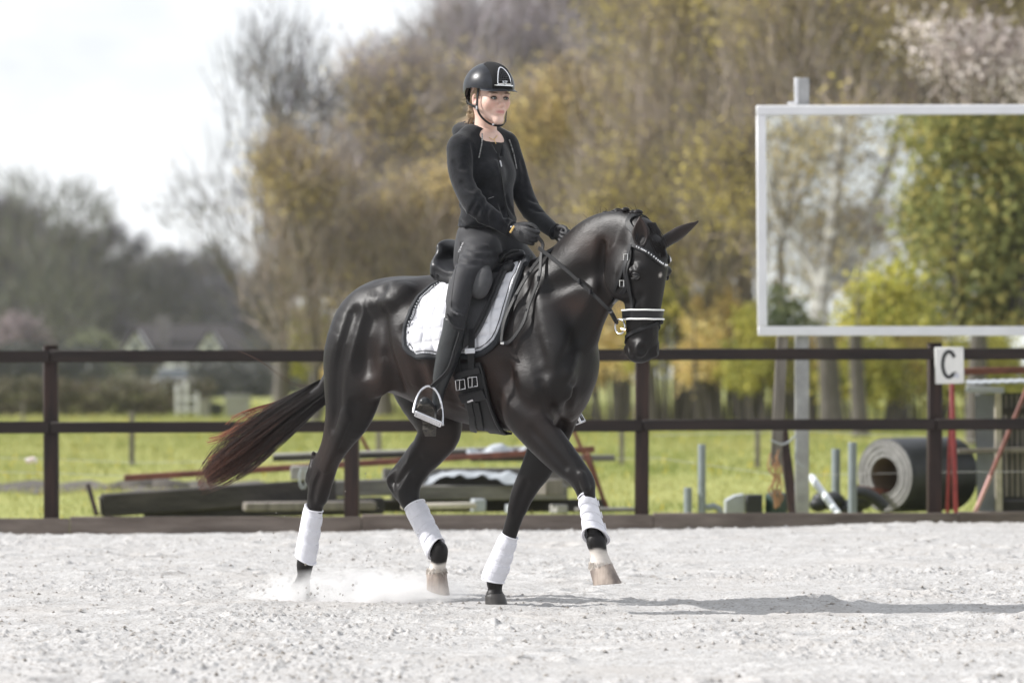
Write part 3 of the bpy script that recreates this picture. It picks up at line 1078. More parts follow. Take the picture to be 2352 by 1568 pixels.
o = MB().ball(dc, 1.0, 20, 14, (.64, .38, .185)).build('sand_dust', dm, origin=dc); tag(o, 'cloud of pale sand dust round the hind hooves', kind='stuff')
# grains thrown up behind the hooves
sr = random.Random(4); mb = MB()
for i in range(60):
    px, py = sr.gauss(700, 60), 1372 - abs(sr.gauss(0, 22))
    mb.ball(HP(px, py, sr.uniform(-.3, .2)), sr.uniform(.003, .009), 5, 4)
for i in range(46):
    px, py = sr.uniform(590, 1000), 1290 - abs(sr.gauss(0, 70))
    mb.ball(HP(px, py, sr.uniform(-.3, .3)), sr.uniform(.0012, .0042), 5, 4)
o = mb.build('flying_sand', M_CLOD); tag(o, 'grains of sand flying up behind the hooves', kind='stuff')
# ================================================================== hair, leg boots and tack
def strands(name, roots, parent, m, n_seg=9, ramp=1.0):
    """roots: list of (points, r0, r1, colour0, colour1): many hairs as ONE part."""
    mb_v, mb_f, cols = [], [], []
    for pts, r0, r1, c0, c1 in roots:
        P = catmull(np.array([tuple(p) for p in pts]), max(2, n_seg // max(1, len(pts) - 1)))
        n = len(P)
        T = np.gradient(P, axis=0); T /= np.linalg.norm(T, axis=1)[:, None] + 1e-9
        ref = np.array((.31, .2, .93)); e1 = np.cross(T, ref); e1 /= np.linalg.norm(e1, axis=1)[:, None] + 1e-9
        e2 = np.cross(T, e1)
        b = len(mb_v)
        for i in range(n):
            t = i / (n - 1)
            r = r0 + (r1 - r0) * t
            ct = t ** ramp
            c = np.array(c0) * (1 - ct) + np.array(c1) * ct
            for k in range(3):
                a = k * 2.094
                mb_v.append(P[i] + (e1[i] * math.cos(a) + e2[i] * math.sin(a)) * r)
                cols.append(c)
            if i:
                for k in range(3):
                    mb_f.append((b + (i - 1) * 3 + k, b + (i - 1) * 3 + (k + 1) % 3, b + i * 3 + (k + 1) % 3, b + i * 3 + k))
    o = link_mesh(name, np.array(mb_v), np.array(mb_f), m, parent, True)
    color_attr(o, np.array(cols))
    return o


# ---- tail
_r = random.Random(5)
tail = []
TA = [(744, 898), (700, 928), (640, 971), (560, 1033), (500, 1077), (456, 1112)]
SPR = [24, 27, 34, 38, 31, 15]
for i in range(2500):
    up = max(-1.1, min(1.1, _r.gauss(0, .52)))
    dw = _r.gauss(0, 1)
    ln = _r.uniform(.42, .97) if i % 3 else _r.uniform(.80, 1.02)
    lock = i % 23
    drift = .22 * math.sin(lock * 2.7) + _r.gauss(0, .05)
    pts = []
    for k in range(6):
        px, py = TA[k]
        off = (up + drift * k * .32) * SPR[k]
        pts.append(HP(px + off * .35 + _r.gauss(0, .5 * k), py + off + _r.gauss(0, .6 * k), .02 + dw * .011 * (1 + k * .45)))
    C = catmull(np.array([tuple(p) for p in pts]), 4)
    C = C[:max(8, int(len(C) * ln))]
    red = _r.uniform(.2, 1.0) * min(1, max(0, (ln - .60) / .32))
    rust = [(.15, .048, .022), (.09, .034, .019), (.045, .021, .015)][i % 3]
    tail.append((C[::2], .0013, .0005, (.008, .0062, .006), tuple(.010 * (1 - red) + c * red for c in rust)))
# separate locks that fly above the main tail
LOCKS = [([(738, 884), (695, 902), (640, 922), (585, 938), (535, 958), (505, 985)], 5, 26), ([(738, 886), (695, 906), (640, 930), (590, 946), (548, 972), (522, 1004)], 4, 20),
         ([(738, 888), (690, 912), (625, 945), (560, 975), (505, 1002), (464, 1010)], 6, 46), ([(738, 890), (690, 916), (620, 958), (555, 990), (500, 1012), (460, 1022)], 5, 30),
         ([(738, 892), (690, 920), (620, 968), (560, 1008), (508, 1040), (456, 1066)], 6, 40), ([(738, 894), (690, 925), (615, 985), (550, 1034), (500, 1062), (462, 1080)], 6, 30)]
for pts0, sp, cnt in LOCKS:
    for j in range(cnt):
        o1, o2 = _r.gauss(0, 1), _r.gauss(0, 1)
        pts = []
        for k, (px, py) in enumerate(pts0):
            s_ = sp * (.3 + .22 * k)
            pts.append(HP(px + _r.gauss(0, .8 * k), py + o1 * s_ * .55 + _r.gauss(0, .5 * k), .02 + o2 * .008 * k * .4))
        C = catmull(np.array([tuple(p) for p in pts]), 4)
        C = C[:int(len(C) * _r.uniform(.7, 1.0))]
        tail.append((C[::2], .0015, .0009, (.014, .008, .007), (.25, .082, .036)))
for j in range(6):
    q = _r.random()
    pts = [HP(735, 880, .02), HP(690, 890 - 6 * q, .02), HP(650, 874 - 12 * q, .02), HP(615 - 25 * q, 842 - 20 * q, .0), HP(570 - 30 * q, 815 - 12 * q, .0)]
    tail.append((pts, .0005, .0003, (.03, .015, .01), (.08, .035, .02)))
strands('tail', tail, horse, M_HAIR, 9, 1.9)
mb = MB()
mb.tube([HP(800, 800, 0.01), HP(775, 850, .01), HP(745, 893, .015), HP(700, 925, .02), HP(640, 968, .02)], [.05, .050, .040, .028, .010], 12)
o = mb.build('tail_dock', M_COAT, horse)
color_attr(o, np.tile((.010, .008, .008), (len(o.data.vertices), 1)))

# ---- plaited mane, short stubble along the crest, plaited forelock
CREST = [(1275, 600, -.005), (1300, 577, -.01), (1325, 550, -.015), (1345, 528, -.02), (1368, 508, -.025), (1392, 494, -.03), (1418, 487, -.035), (1445, 487, -.045), (1468, 494, -.05)]
def crest(t):
    x = t * (len(CREST) - 1); i = min(int(x), len(CREST) - 2); f = x - i
    a, b = CREST[i], CREST[i + 1]
    return tuple(a[k] * (1 - f) + b[k] * f for k in range(3))
for t in np.linspace(.06, .96, 9):
    px, py, w = crest(t)
    R = .019 + .008 * _r.random() + (.006 if t > .6 else 0)
    mb = MB()
    c = HP(px - 1, py + 0, w)
    for k in range(4):
        a = k * 2.4 + t * 9
        mb.ball(c + HU * (math.cos(a) * R * .75 + _r.uniform(-.005, .005)) + Vector((0, 0, math.sin(a) * R * .40 - .002)) + HV * (_r.uniform(-.014, .014)), R * _r.uniform(.50, .78), 9, 7, (1.15, .9, .72))
    o = mb.build('mane_plait', M_HAIR, horse)
    color_attr(o, np.tile((.011, .009, .009), (len(o.data.vertices), 1)))
stub = []
for i in range(1100):
    t = _r.random()
    px, py, w = crest(t)
    b = HP(px, py + 5, w + _r.gauss(0, .010))
    L = _r.uniform(.012, .030) if _r.random() < .985 else _r.uniform(.05, .09)
    d = Vector((0, 0, 1)) + HU * _r.uniform(-.9, .3) + HV * _r.gauss(0, .35)
    e = b + d.normalized() * L
    stub.append(([b, (b + e) / 2 + Vector((0, 0, L * .1)), e], .0013, .0005, (.012, .010, .010), (.03, .02, .018)))
for i in range(90):           # forelock hairs on the brow
    a0 = _r.uniform(.0, .05)
    b0 = _r.gauss(0, .016)
    p0 = HDW(.03 + a0 * .4, b0, 512)
    p1 = HDW(.085, b0 * 1.2, 545)
    p2 = HDW(.118 + _r.uniform(0, .006), b0 * .9 - .01, 580 + _r.uniform(-12, 14))
    stub.append(([p0, p1, p2], .003, .0012, (.011, .009, .009), (.016, .012, .011)))
strands('mane_hair', stub, horse, M_HAIR, 4)
# chin and ear whiskers, fetlock feather
fz = []
for i in range(60):
    b = HDW(-.085 + _r.uniform(-.02, .03), _r.uniform(-.03, .04), 800 + _r.uniform(-8, 22))
    e = b + Vector((_r.uniform(-.035, -.005), _r.uniform(-.01, .01), _r.uniform(-.03, .004)))
    fz.append(([b, (b + e) / 2, e], .0008, .0004, (.03, .025, .022), (.12, .10, .09)))
for (cx_, cy_, cw_, r_), cnt in (((1379, 1298, -.14, .052), 260), ((1003, 1312, .125, .046), 220)):     # hair hanging over the coronets
    c0_ = HP(cx_, cy_, cw_)
    ch_ = []
    for i in range(cnt):
        a = _r.uniform(0, 6.283)
        b = c0_ + (HU * math.cos(a) + HV * math.sin(a)) * r_ * _r.uniform(.9, 1.02) + Vector((0, 0, _r.uniform(-.002, .02)))
        e = b + (HU * math.cos(a) + HV * math.sin(a)) * .006 + Vector((.002, 0, -_r.uniform(.012, .026)))
        ch_.append(([b, (b + e) / 2 + (HU * math.cos(a) + HV * math.sin(a)) * .003, e], .0014, .0005, (.60, .55, .50), (.52, .46, .40)))
    strands('coronet_hair', ch_, horse, M_HAIR, 3)
strands('whiskers', fz, horse, M_HAIR, 3)

# ---- leg boots
M_WHITE = mat('white_boot_shell', (.72, .72, .765), rough=.42, var=.05, vscale=9, bump=.15, bscale=60)
M_WHITE2 = mat('white_neoprene', (.66, .66, .71), rough=.75, var=.05, vscale=20, bump=.3, bscale=160)
M_STRAPG = mat('pale_grey_webbing', (.42, .42, .46), rough=.8)


def leg_boot(A, B, rad, back, label, top=None, bottom=None):
    """A, B: ends of the cannon; rad: [(t, r)]; back: way the tendon faces."""
    A, B = Vector(A), Vector(B)
    ax = (B - A).normalized(); L = (B - A).length
    bk = Vector(back); bk = (bk - ax * bk.dot(ax)).normalized()
    sd = ax.cross(bk)
    root = thing('leg_boot', B + ax * .03, label, 'leg boot', "leg boots on the horse's legs")
    n = 28
    top = top or (lambda a: 0.0); bottom = bottom or (lambda a: 0.0)
    def R(t):
        x = np.interp(t, [q[0] for q in rad], [q[1] for q in rad])
        return float(x)
    def P(a, t, d=0.0):
        tt = top(a) / L * (1 - t) + bottom(a) / L * t + t
        r = R(t) * (1 + .10 * math.cos(a)) + d
        return A + ax * (tt * L) + bk * math.cos(a) * r * 1.06 + sd * math.sin(a) * r
    def band(t0, t1, d0, d1, a0=0, a1=2 * math.pi, rows=4, nn=n, name='', m=M_WHITE):
        closed = abs(a1 - a0 - 2 * math.pi) < 1e-6
        cnt = nn if closed else nn + 1
        vs, fs = [], []
        prof = [(t0, d0)] + [(t0 + (t1 - t0) * (k + .0) / rows, d1) for k in range(rows + 1)] + [(t1, d0)]
        prof[1] = (t0 + .004, d1 * .7 + d0 * .3); prof[-2] = (t1 - .004, d1 * .7 + d0 * .3)
        for t, d in prof:
            for i in range(cnt):
                a = a0 + (a1 - a0) * i / nn
                e = 1.0
                if not closed and (i == 0 or i == nn): dd = d0
                else: dd = d
                vs.append(P(a, t, dd))
        for r in range(len(prof) - 1):
            for i in range(cnt if closed else nn):
                j = (i + 1) % cnt
                fs.append((r * cnt + i, r * cnt + j, (r + 1) * cnt + j, (r + 1) * cnt + i))
        return MB().add(vs, fs).build(name, m, root, deg=60)
    band(-.02, 1.0, -.012, .0, rows=12, name='lining', m=M_WHITE2)
    band(.03, .98, -.001, .0055, a0=-1.15, a1=1.15, rows=10, nn=16, name='strike_pad', m=M_WHITE)
    for t in (.10, .36, .62):
        o = band(t, t + .17, -.001, .004, a0=.9, a1=2 * math.pi - .9, rows=3, nn=18, name='strap', m=M_WHITE2)
    for t in (.14, .40, .66):
        mb = MB()
        c = P(1.25, t + .05, .007)
        e1 = (P(1.45, t + .05, .007) - c).normalized(); e2 = ax
        nn_ = e1.cross(e2)
        Rm = Matrix((e1, e2, nn_)).transposed()
        mb.box(c, (.022, .026, .005), Rm, .0015)
        mb.build('strap_end', M_WHITE, root)
    for t, s in ((-.015, 1), (.995, 1)):    # rolled edges
        mb = MB()
        mb.tube([P(2 * math.pi * k / n, t, -.001) for k in range(n)] + [P(0, t, -.001)], .0042, 6, cap=False)
        mb.build('edge_roll', M_WHITE, root)
    return root


leg_boot(HP(722, 1172, -.125), HP(704, 1284, -.115), [(0, .045), (.4, .047), (.75, .049), (1, .052)], -HU,
         'white leg boot nearest the tail, on the hind leg standing in the dust',
         top=lambda a: -.018 * max(0, math.cos(a)), bottom=lambda a: -.016 * math.cos(a))
leg_boot(HP(957, 1164, .13), HP(1003, 1258, .125), [(0, .052), (.4, .050), (.75, .049), (1, .053)], -HU + Vector((0, 0, -.4)),
         'white leg boot on the lifted hind leg with a white pastern', top=lambda a: -.01, bottom=lambda a: .028 * math.cos(a))
leg_boot(HP(1172, 1232, .12), HP(1134, 1334, .11), [(0, .041), (.4, .047), (.75, .054), (1, .054)], -HU,
         'white leg boot on the front leg planted on the sand', top=lambda a: .0, bottom=lambda a: .012 * math.cos(a))
leg_boot(HP(1346, 1137, -.148), HP(1371, 1246, -.14), [(0, .041), (.4, .043), (.75, .049), (1, .062)], HV * .9 - HU * .5,
         'white leg boot on the raised front leg below the knee', top=lambda a: -.008 * math.cos(2 * a), bottom=lambda a: -.03 + .045 * math.cos(a - .3))

# ---- saddle pad
M_PAD = mat('white_quilted_cotton', (.68, .68, .715), rough=.85, var=.03, vscale=60, bump=.35, bscale=300, sheen=.2)
M_NAVY = mat('dark_navy_binding', (.012, .014, .018), rough=.7, bump=.4, bscale=250)
M_CORD = mat('white_cord', (.62, .63, .66), rough=.7)
LEFT = [(588, 1192), (605, 1150), (625, 1085), (645, 1022), (660, 992), (685, 963), (715, 946), (750, 934), (780, 930), (797, 932), (809, 942), (818, 962)]
RIGHT = [(588, 1214), (605, 1206), (625, 1198), (650, 1187), (700, 1172), (740, 1161), (765, 1152), (785, 1141), (800, 1126), (810, 1110), (818, 1082)]
def _edge(tab, y):
    return float(np.interp(y, [q[0] for q in tab], [q[1] for q in tab]))
pad_root = thing('saddle_pad', HP(1060, 818, -.3), 'white quilted saddle pad with dark navy edging under the saddle', 'saddle pad')
NR, NC = 84, 104
pv = np.zeros((NR + 1, NC + 1, 3)); pn = np.zeros((NR + 1, NC + 1, 3)); pq = np.zeros((NR + 1, NC + 1))
for r in range(NR + 1):
    y = 588 + (818 - 588) * r / NR
    xl, xr = _edge(LEFT, y), _edge(RIGHT, y)
    for c in range(NC + 1):
        x = xl + (xr - xl) * c / NC
        p, n = drape(x, y)
        pv[r, c] = p; pn[r, c] = n
# soften so the pad bridges small hollows
for _ in range(6):
    q = pv.copy()
    q[1:-1, 1:-1] = (pv[:-2, 1:-1] + pv[2:, 1:-1] + pv[1:-1, :-2] + pv[1:-1, 2:]) / 4
    pv = q
for r in range(NR + 1):
    for c in range(NC + 1):
        P = Vector(pv[r, c]) - HC
        s, z = P.dot(HU), P.z
        a = (s * .96 + z * .12) / .060; b = (z - s * .10) / .060
        fa, fb = abs((a % 1) - .5) * 2, abs((b % 1) - .5) * 2
        puff = (1 - fa ** 4) * (1 - fb ** 4)
        ed = min(1, min(r / 6, (NR - r) / 6, c / 8, (NC - c) / 8))
        pq[r, c] = .007 + .0115 * puff * ed
pn /= np.linalg.norm(pn, axis=2)[:, :, None]
outer = pv + pn * pq[:, :, None]
inner_ = pv + pn * .002
vs = np.concatenate([outer.reshape(-1, 3), inner_.reshape(-1, 3)])
M1 = (NR + 1) * (NC + 1)
fs = []
for r in range(NR):
    for c in range(NC):
        a = r * (NC + 1) + c
        fs.append((a, a + 1, a + NC + 2, a + NC + 1))
        fs.append((M1 + a, M1 + a + NC + 1, M1 + a + NC + 2, M1 + a + 1))
rim = [(0, c) for c in range(NC)] + [(r, NC) for r in range(NR)] + [(NR, c) for c in range(NC, 0, -1)] + [(r, 0) for r in range(NR, 0, -1)]
ri = [r * (NC + 1) + c for r, c in rim]
for i in range(len(ri)):
    j = (i + 1) % len(ri)
    fs.append((ri[i], ri[j], M1 + ri[j], M1 + ri[i]))
mbp = MB(); mbp.add([Vector(p) for p in vs], fs)
def mirrored(vs_):
    out = []
    for p in vs_:
        d = Vector(p) - HC
        out.append(HC + HU * d.dot(HU) - HV * d.dot(HV) + Vector((0, 0, d.z)))
    return out
mbp.build('near_panel', M_PAD, pad_root, deg=180)
mb = MB(); mb.add(mirrored(vs), fs); mb.build('far_panel', M_PAD, pad_root, deg=180)
edge_pts = [(r, 0) for r in range(8, NR)] + [(NR, c) for c in range(NC)] + [(r, NC) for r in range(NR, -1, -1)]
ep = [Vector(pv[r, c]) + Vector(pn[r, c]) * .008 for r, c in edge_pts]
mb = MB(); mb.tube(ep, .015, 8); mb.build('binding', M_NAVY, pad_root)
mb = MB(); mb.tube(mirrored(ep), .0125, 8); mb.build('binding', M_NAVY, pad_root)
cc = Vector(pv[NR // 2, NC // 2])
# white cord laid just inside the binding
mb = MB()
acc = 0.0
for i in range(1, len(ep)):
    a, b = ep[i - 1], ep[i]
    acc += (b - a).length
    if acc > .0085:
        acc = 0
        r, c = edge_pts[i]
        nn_ = Vector(pn[r, c]); t = (b - a).normalized()
        ins = t.cross(nn_)
        if ins.dot(cc - b) < 0: ins = -ins
        p = b + ins * .017 + nn_ * .007
        mb.ball(p, .0036, 6, 4)
mb.build('cord', M_CORD, pad_root)['kind'] = 'stuff'
mb = MB()
ins_pts = []
for i in range(0, len(ep)):
    r, c = edge_pts[i]
    t = (ep[min(i + 1, len(ep) - 1)] - ep[max(i - 1, 0)]).normalized(); nn_ = Vector(pn[r, c])
    ins = t.cross(nn_)
    if ins.dot(cc - ep[i]) < 0: ins = -ins
    ins_pts.append(ep[i] + ins * .027 + nn_ * .008)
mb.tube(ins_pts, .0022, 5); mb.build('inner_piping', M_NAVY, pad_root)

# ---- saddle
M_LEATHER = mat('black_leather', (.010, .010, .011), rough=.5, spec=.3, var=.3, vscale=25, bump=.18, bscale=220, rvar=.08)
M_LEATHER_S = mat('smooth_black_leather', (.010, .010, .012), rough=.36, spec=.4, var=.2, vscale=12, bump=.08, bscale=260)
M_SUEDE = mat('grey_black_suede', (.040, .040, .043), rough=.85, var=.25, vscale=18, bump=.25, bscale=180, sheen=.25)
M_STEEL = mat('polished_steel', (.62, .62, .64), rough=.22, metal=1.0)
M_BRASS = mat('brass', (.72, .50, .20), rough=.28, metal=1.0)
M_WHITEP = mat('white_patent', (.82, .82, .80), rough=.3)
saddle = thing('saddle', HP(1100, 640, 0), 'black dressage saddle with large knee block and steel stirrups', 'saddle')


def field_part(name, prims, lo, hi, h, m, parent, smooth=2, cols=None):
    """A part grown from a small field of its own in horse coordinates."""
    f = Field(lo, hi, h)
    prims(f)
    v, q = f.mesh(smooth)
    o = link_mesh(name, to_world(v), q, m, parent, True)
    if cols is not None: color_attr(o, cols(v))
    return o


def bounds(pts, m):
    P = np.array([HL(*p) for p in pts])
    return P.min(0) - m, P.max(0) + m


# seat with high cantle and pommel
def seat_prims(f):
    W = (0, 1, 0)
    f.chain([(HL(1042, 612, 0), .035, .15), (HL(1070, 628, 0), .035, .145), (HL(1110, 622, 0), .03, .12), (HL(1150, 605, 0), .03, .10), (HL(1180, 590, 0), .03, .07)], W, .03, 5)
    f.chain([(HL(1040, 575, 0), .030, .095), (HL(1034, 600, 0), .034, .135), (HL(1036, 630, 0), .04, .155)], W, .03, 5)       # cantle
    f.ell(HL(1034, 568, 0), (.022, .10, .04), None, .03)
    for sg in (-1, 1):
        f.chain([(HL(1026, 640, .085 * sg), .052, .062), (HL(1060, 648, .09 * sg), .05, .06), (HL(1120, 640, .085 * sg), .04, .05), (HL(1170, 615, .075 * sg), .03, .035)], W, .02, 5)   # panels
        f.chain([(HL(1150, 592, .055 * sg), .018, .02), (HL(1178, 583, .035 * sg), .018, .02), (HL(1195, 584, 0), .018, .02)], W, .02, 5)
field_part('seat', seat_prims, *bounds([(1000, 540, 0), (1200, 700, 0), (1100, 600, -.2), (1100, 600, .2)], .09), .008, M_LEATHER_S, saddle)
mb = MB()
for dy in (0, 5):
    mb.tube([HP(1003 + 3 * k - dy * .2, 632 - .8 * k * k + dy, -.155 + .03 * k) for k in range(5)], .004, 6)
mb.build('panel_piping', M_LEATHER, saddle)
mb = MB()
for sg in (-1, 1):
    pts = [HP(1148, 600, sg * .09), HP(1160, 585, sg * .075), HP(1176, 577, sg * .05), HP(1190, 577, sg * .02), HP(1192, 578, 0)]
    mb.tube(pts, [.008, .009, .010, .010, .010], 8)
mb.build('pommel_rim', M_LEATHER, saddle)
# black fold of the pad lining that shows over the withers
mb = MB()
for sg in (-1, 1):
    mb.tube([HP(1208, 606, sg * .10), HP(1212, 592, sg * .06), HP(1217, 588, sg * .02), HP(1219, 588, 0)], .014, 8)
mb.build('pommel_arch', M_NAVY, pad_root)


def draped_plate(name, left, right, y0, y1, off, thick, m, parent, nr=26, nc=12, bulge=None):
    vs, fs = [], []
    for side in (0, 1):
        for r in range(nr + 1):
            y = y0 + (y1 - y0) * r / nr
            xl, xr = _edge(left, y), _edge(right, y)
            for c in range(nc + 1):
                x = xl + (xr - xl) * c / nc
                p, n = drape(x, y)
                e = off + (thick if side == 0 else 0)
                if side == 0 and (r in (0, nr) or c in (0, nc)): e -= thick * .35
                if bulge and side == 0: e += bulge(c / nc, r / nr)
                vs.append(p + n * e)
    m1 = (nr + 1) * (nc + 1)
    for r in range(nr):
        for c in range(nc):
            a = r * (nc + 1) + c
            fs.append((a, a + 1, a + nc + 2, a + nc + 1))
            fs.append((m1 + a, m1 + a + nc + 1, m1 + a + nc + 2, m1 + a + 1))
    rm = [(0, c) for c in range(nc)] + [(r, nc) for r in range(nr)] + [(nr, c) for c in range(nc, 0, -1)] + [(r, 0) for r in range(nr, 0, -1)]
    ri_ = [r * (nc + 1) + c for r, c in rm]
    for i in range(len(ri_)):
        j = (i + 1) % len(ri_)
        fs.append((ri_[i], ri_[j], m1 + ri_[j], m1 + ri_[i]))
    return MB().add(vs, fs).build(name, m, parent, deg=50)


FLAP_L = [(596, 1100), (640, 1040), (700, 1030), (800, 1046), (806, 1052)]
FLAP_R = [(596, 1187), (620, 1176), (650, 1161), (680, 1148), (720, 1130), (755, 1113), (780, 1098), (795, 1080), (806, 1064)]
o = draped_plate('flap', FLAP_L, FLAP_R, 596, 806, .024, .010, M_SUEDE, saddle)
# raised roll down the front edge of the flap
pts, = [[drape(_edge(FLAP_R, y) - 9, y, .036)[0] for y in range(598, 770, 8)]]
mb = MB(); mb.tube(pts, [.009 + .004 * math.sin(k / len(pts) * 3.1) for k in range(len(pts))], 8); mb.build('flap_roll', M_LEATHER, saddle)
# knee block
kc = [drape(1124, 640, .075)[0], drape(1121, 668, .088)[0], drape(1115, 690, .082)[0]]
kl = [tuple(((p - HC).dot(HU), (p - HC).dot(HV), p.z)) for p in kc]
def knee_prims(f):
    ax = np.array((.35, -.93, 0.0)); ax /= np.linalg.norm(ax)
    f.chain([((kl[0][0] - .02, kl[0][1], kl[0][2] + .006), .048, .034), (kl[1], .056, .040), (kl[2], .046, .036)], ax, .02, 5)
field_part('knee_block', knee_prims, np.min(kl, axis=0) - .10, np.max(kl, axis=0) + .10, .006, mat('grey_knee_block_suede', (.062, .062, .065), rough=.8, var=.2, vscale=18, bump=.2, bscale=180), saddle)
for sg in (1,):
    pass
mb = MB()
far = mirrored([tuple(drape(x, y, .03)[0]) for x, y in ((1110, 640), (1100, 700), (1075, 780))])
mb.strap(far, -HV * -1, [.16, .15, .08], .02); mb.build('flap', M_SUEDE, saddle)
# straps, girth, buckles
def drape_strap(name, pts, width, thick, off, m, parent, sub=6):
    P = catmull(np.array(pts, float), sub)
    a, n = [], []
    for x, y in P:
        p, q = drape(x, y, off)
        a.append(p); n.append(q)
    return MB().strap(a, n, width, thick).build(name, m, parent)
drape_strap('girth_strap', [(1054, 795), (1058, 830), (1062, 862), (1072, 890)], .034, .005, .030, M_LEATHER, saddle)
drape_strap('girth_strap', [(1092, 760), (1091, 800), (1091, 840), (1097, 885)], .034, .005, .034, M_LEATHER, saddle)
drape_strap('strap_keeper', [(1078, 807), (1100, 806)], .024, .005, .040, M_CORD, saddle)
GL = [(830, 1050), (850, 1048), (880, 1056), (910, 1066), (940, 1078), (965, 1092), (985, 1112), (996, 1140)]
GR = [(830, 1106), (850, 1114), (880, 1121), (910, 1128), (940, 1137), (965, 1147), (985, 1160), (996, 1176)]
draped_plate('girth', GL, GR, 832, 996, .010, .018, M_LEATHER, saddle, nr=24, nc=8)
mb = MB(); mb.tube([drape(_edge(GR, y) - 3, y, .022)[0] for y in range(836, 996, 8)], .007, 6); mb.build('girth_edge', M_LEATHER_S, saddle)
drape_strap('girth_strap', [(1085, 915), (1090, 945), (1092, 975)], .034, .006, .032, M_LEATHER, saddle)
drape_strap('girth_strap', [(1100, 915), (1106, 945), (1110, 972)], .034, .006, .032, M_LEATHER, saddle)
drape_strap('strap_keeper', [(1053, 862), (1080, 853), (1110, 848)], .030, .006, .036, M_LEATHER_S, saddle)
drape_strap('strap_keeper', [(1066, 908), (1090, 905), (1122, 898)], .05, .006, .034, M_LEATHER_S, saddle)
for bx, by in ((1068, 876), (1096, 871)):
    mb = MB()
    q = [drape(bx + dx, by + dy, .048)[0] for dx, dy in ((-10, -9), (10, -11), (12, 8), (-8, 11), (-10, -9))]
    mb.tube(q, .0030, 6)
    mb.tube([drape(bx, by - 9, .050)[0], drape(bx + 1, by + 9, .054)[0]], .0024, 6)
    mb.build('buckle', M_STEEL, saddle)
drape_strap('girth_badge', [(1084, 912), (1097, 908)], .010, .003, .044, M_STEEL, saddle, 2)

# ---- bridle
bridle = thing('bridle', HDW(-.05, 0, 760), 'black leather bridle with sparkling browband and white piped noseband', 'bridle')
def hug(p, off):
    """Nearest point of the horse's skin, lifted by off."""
    loc, n, i, d = HBVH.find_nearest(Vector(p))
    return loc + n * off, n
def hug_strap(name, pts, width, thick, off, m, sub=6, parent=None):
    P = catmull(np.array([tuple(p) for p in pts], float), sub)
    a, n = [], []
    for p in P:
        q, nn_ = hug(p, off); a.append(q); n.append(nn_)
    for _ in range(3):
        a = [a[0]] + [(a[i - 1] + a[i] * 2 + a[i + 1]) / 4 for i in range(1, len(a) - 1)] + [a[-1]]
        n = [n[0]] + [(n[i - 1] + n[i] + n[i + 1]).normalized() for i in range(1, len(n) - 1)] + [n[-1]]
    MB().strap(a, n, width, thick).build(name, m, parent or bridle)
    return a, n
def px3(px, py): return drape(px, py)[0]
# crown piece over the poll
hug_strap('crownpiece', [px3(1451, 562), px3(1462, 540), HDW(-.045, .055, 512), HDW(-.03, 0, 500), HDW(-.03, -.06, 512), HDW(-.03, -.10, 560)], .030, .006, .006, M_LEATHER)
# browband with a line of crystals
BB = [px3(1450, 561), px3(1468, 569), px3(1490, 582), px3(1508, 598), px3(1522, 608), px3(1534, 608), HDW(.10, -.085, 600), HDW(.06, -.115, 583), HDW(.0, -.115, 566)]
a, n = hug_strap('browband', BB, .022, .006, .006, M_LEATHER_S, 8)
M_CRYSTAL = mat('crystal', (.85, .85, .85), rough=.08, metal=.85)
mb = MB()
acc = 0
for i in range(6, len(a) - 8):
    acc += (a[i] - a[i - 1]).length
    if acc > .0075:
        acc = 0
        mb.ball(a[i] + n[i] * .007, .0052, 6, 4)
mb.build('crystal_row', M_CRYSTAL, bridle)['kind'] = 'stuff'
# cheekpieces, throat lash
hug_strap('cheekpiece', [px3(1451, 562), px3(1443, 595), px3(1438, 630), px3(1434, 670), px3(1430, 705), px3(1426, 738)], .022, .006, .008, M_LEATHER_S)
hug_strap('cheekpiece', [px3(1450, 575), px3(1447, 600), px3(1444, 640), px3(1449, 675), px3(1454, 712)], .020, .006, .006, M_LEATHER)
hug_strap('throat_lash', [px3(1449, 570), px3(1434, 610), px3(1420, 650), px3(1412, 690), px3(1416, 716)], .018, .005, .005, M_LEATHER)
for bx, by in ((1442, 592), (1433, 650)):
    mb = MB()
    c, nn_ = drape(bx, by, .016)
    e1 = Vector((0, 0, 1)); e2 = nn_.cross(e1).normalized()
    mb.tube([c + e1 * .014 + e2 * .012, c + e1 * .014 - e2 * .012, c - e1 * .014 - e2 * .012, c - e1 * .014 + e2 * .012, c + e1 * .014 + e2 * .012], .0026, 6)
    mb.build('buckle', M_STEEL, bridle)
# noseband, padded, with white piping; flash strap below it
def nose_ring(y, tilt, ra, rb, ac=-.014, ph0=-2.75, ph1=2.75, n_=26):
    return [HDW(ac + ra * math.cos(t), rb * math.sin(t), y + tilt * math.sin(t)) for t in np.linspace(ph0, ph1, n_)]
RING = nose_ring(722, 0, .125, .105)
a, n = hug_strap('noseband', RING, .040, .011, .006, M_LEATHER_S, 2)
for dz in (.021, -.021):
    mb = MB(); mb.tube([p + q * .012 + Vector((0, 0, dz)) for p, q in zip(a, n)], .0042, 6); mb.build('piping', M_WHITEP, bridle)
hug_strap('flash_strap', [HDW(.085, -.02, 738), HDW(.07, .03, 748), HDW(.03, .075, 757), HDW(-.04, .085, 768), HDW(-.10, .05, 778), HDW(-.12, 0, 782)], .019, .005, .005, M_LEATHER, 5)
hug_strap('flash_strap', [HDW(.085, -.02, 738), HDW(.05, -.075, 752), HDW(-.04, -.085, 768), HDW(-.12, 0, 782)], .019, .005, .005, M_LEATHER, 5)
mb = MB(); c, nn_ = hug(HDW(.09, -.03, 738), .014); mb.ball(c, .012, 8, 6); mb.build('flash_loop', M_LEATHER, bridle)
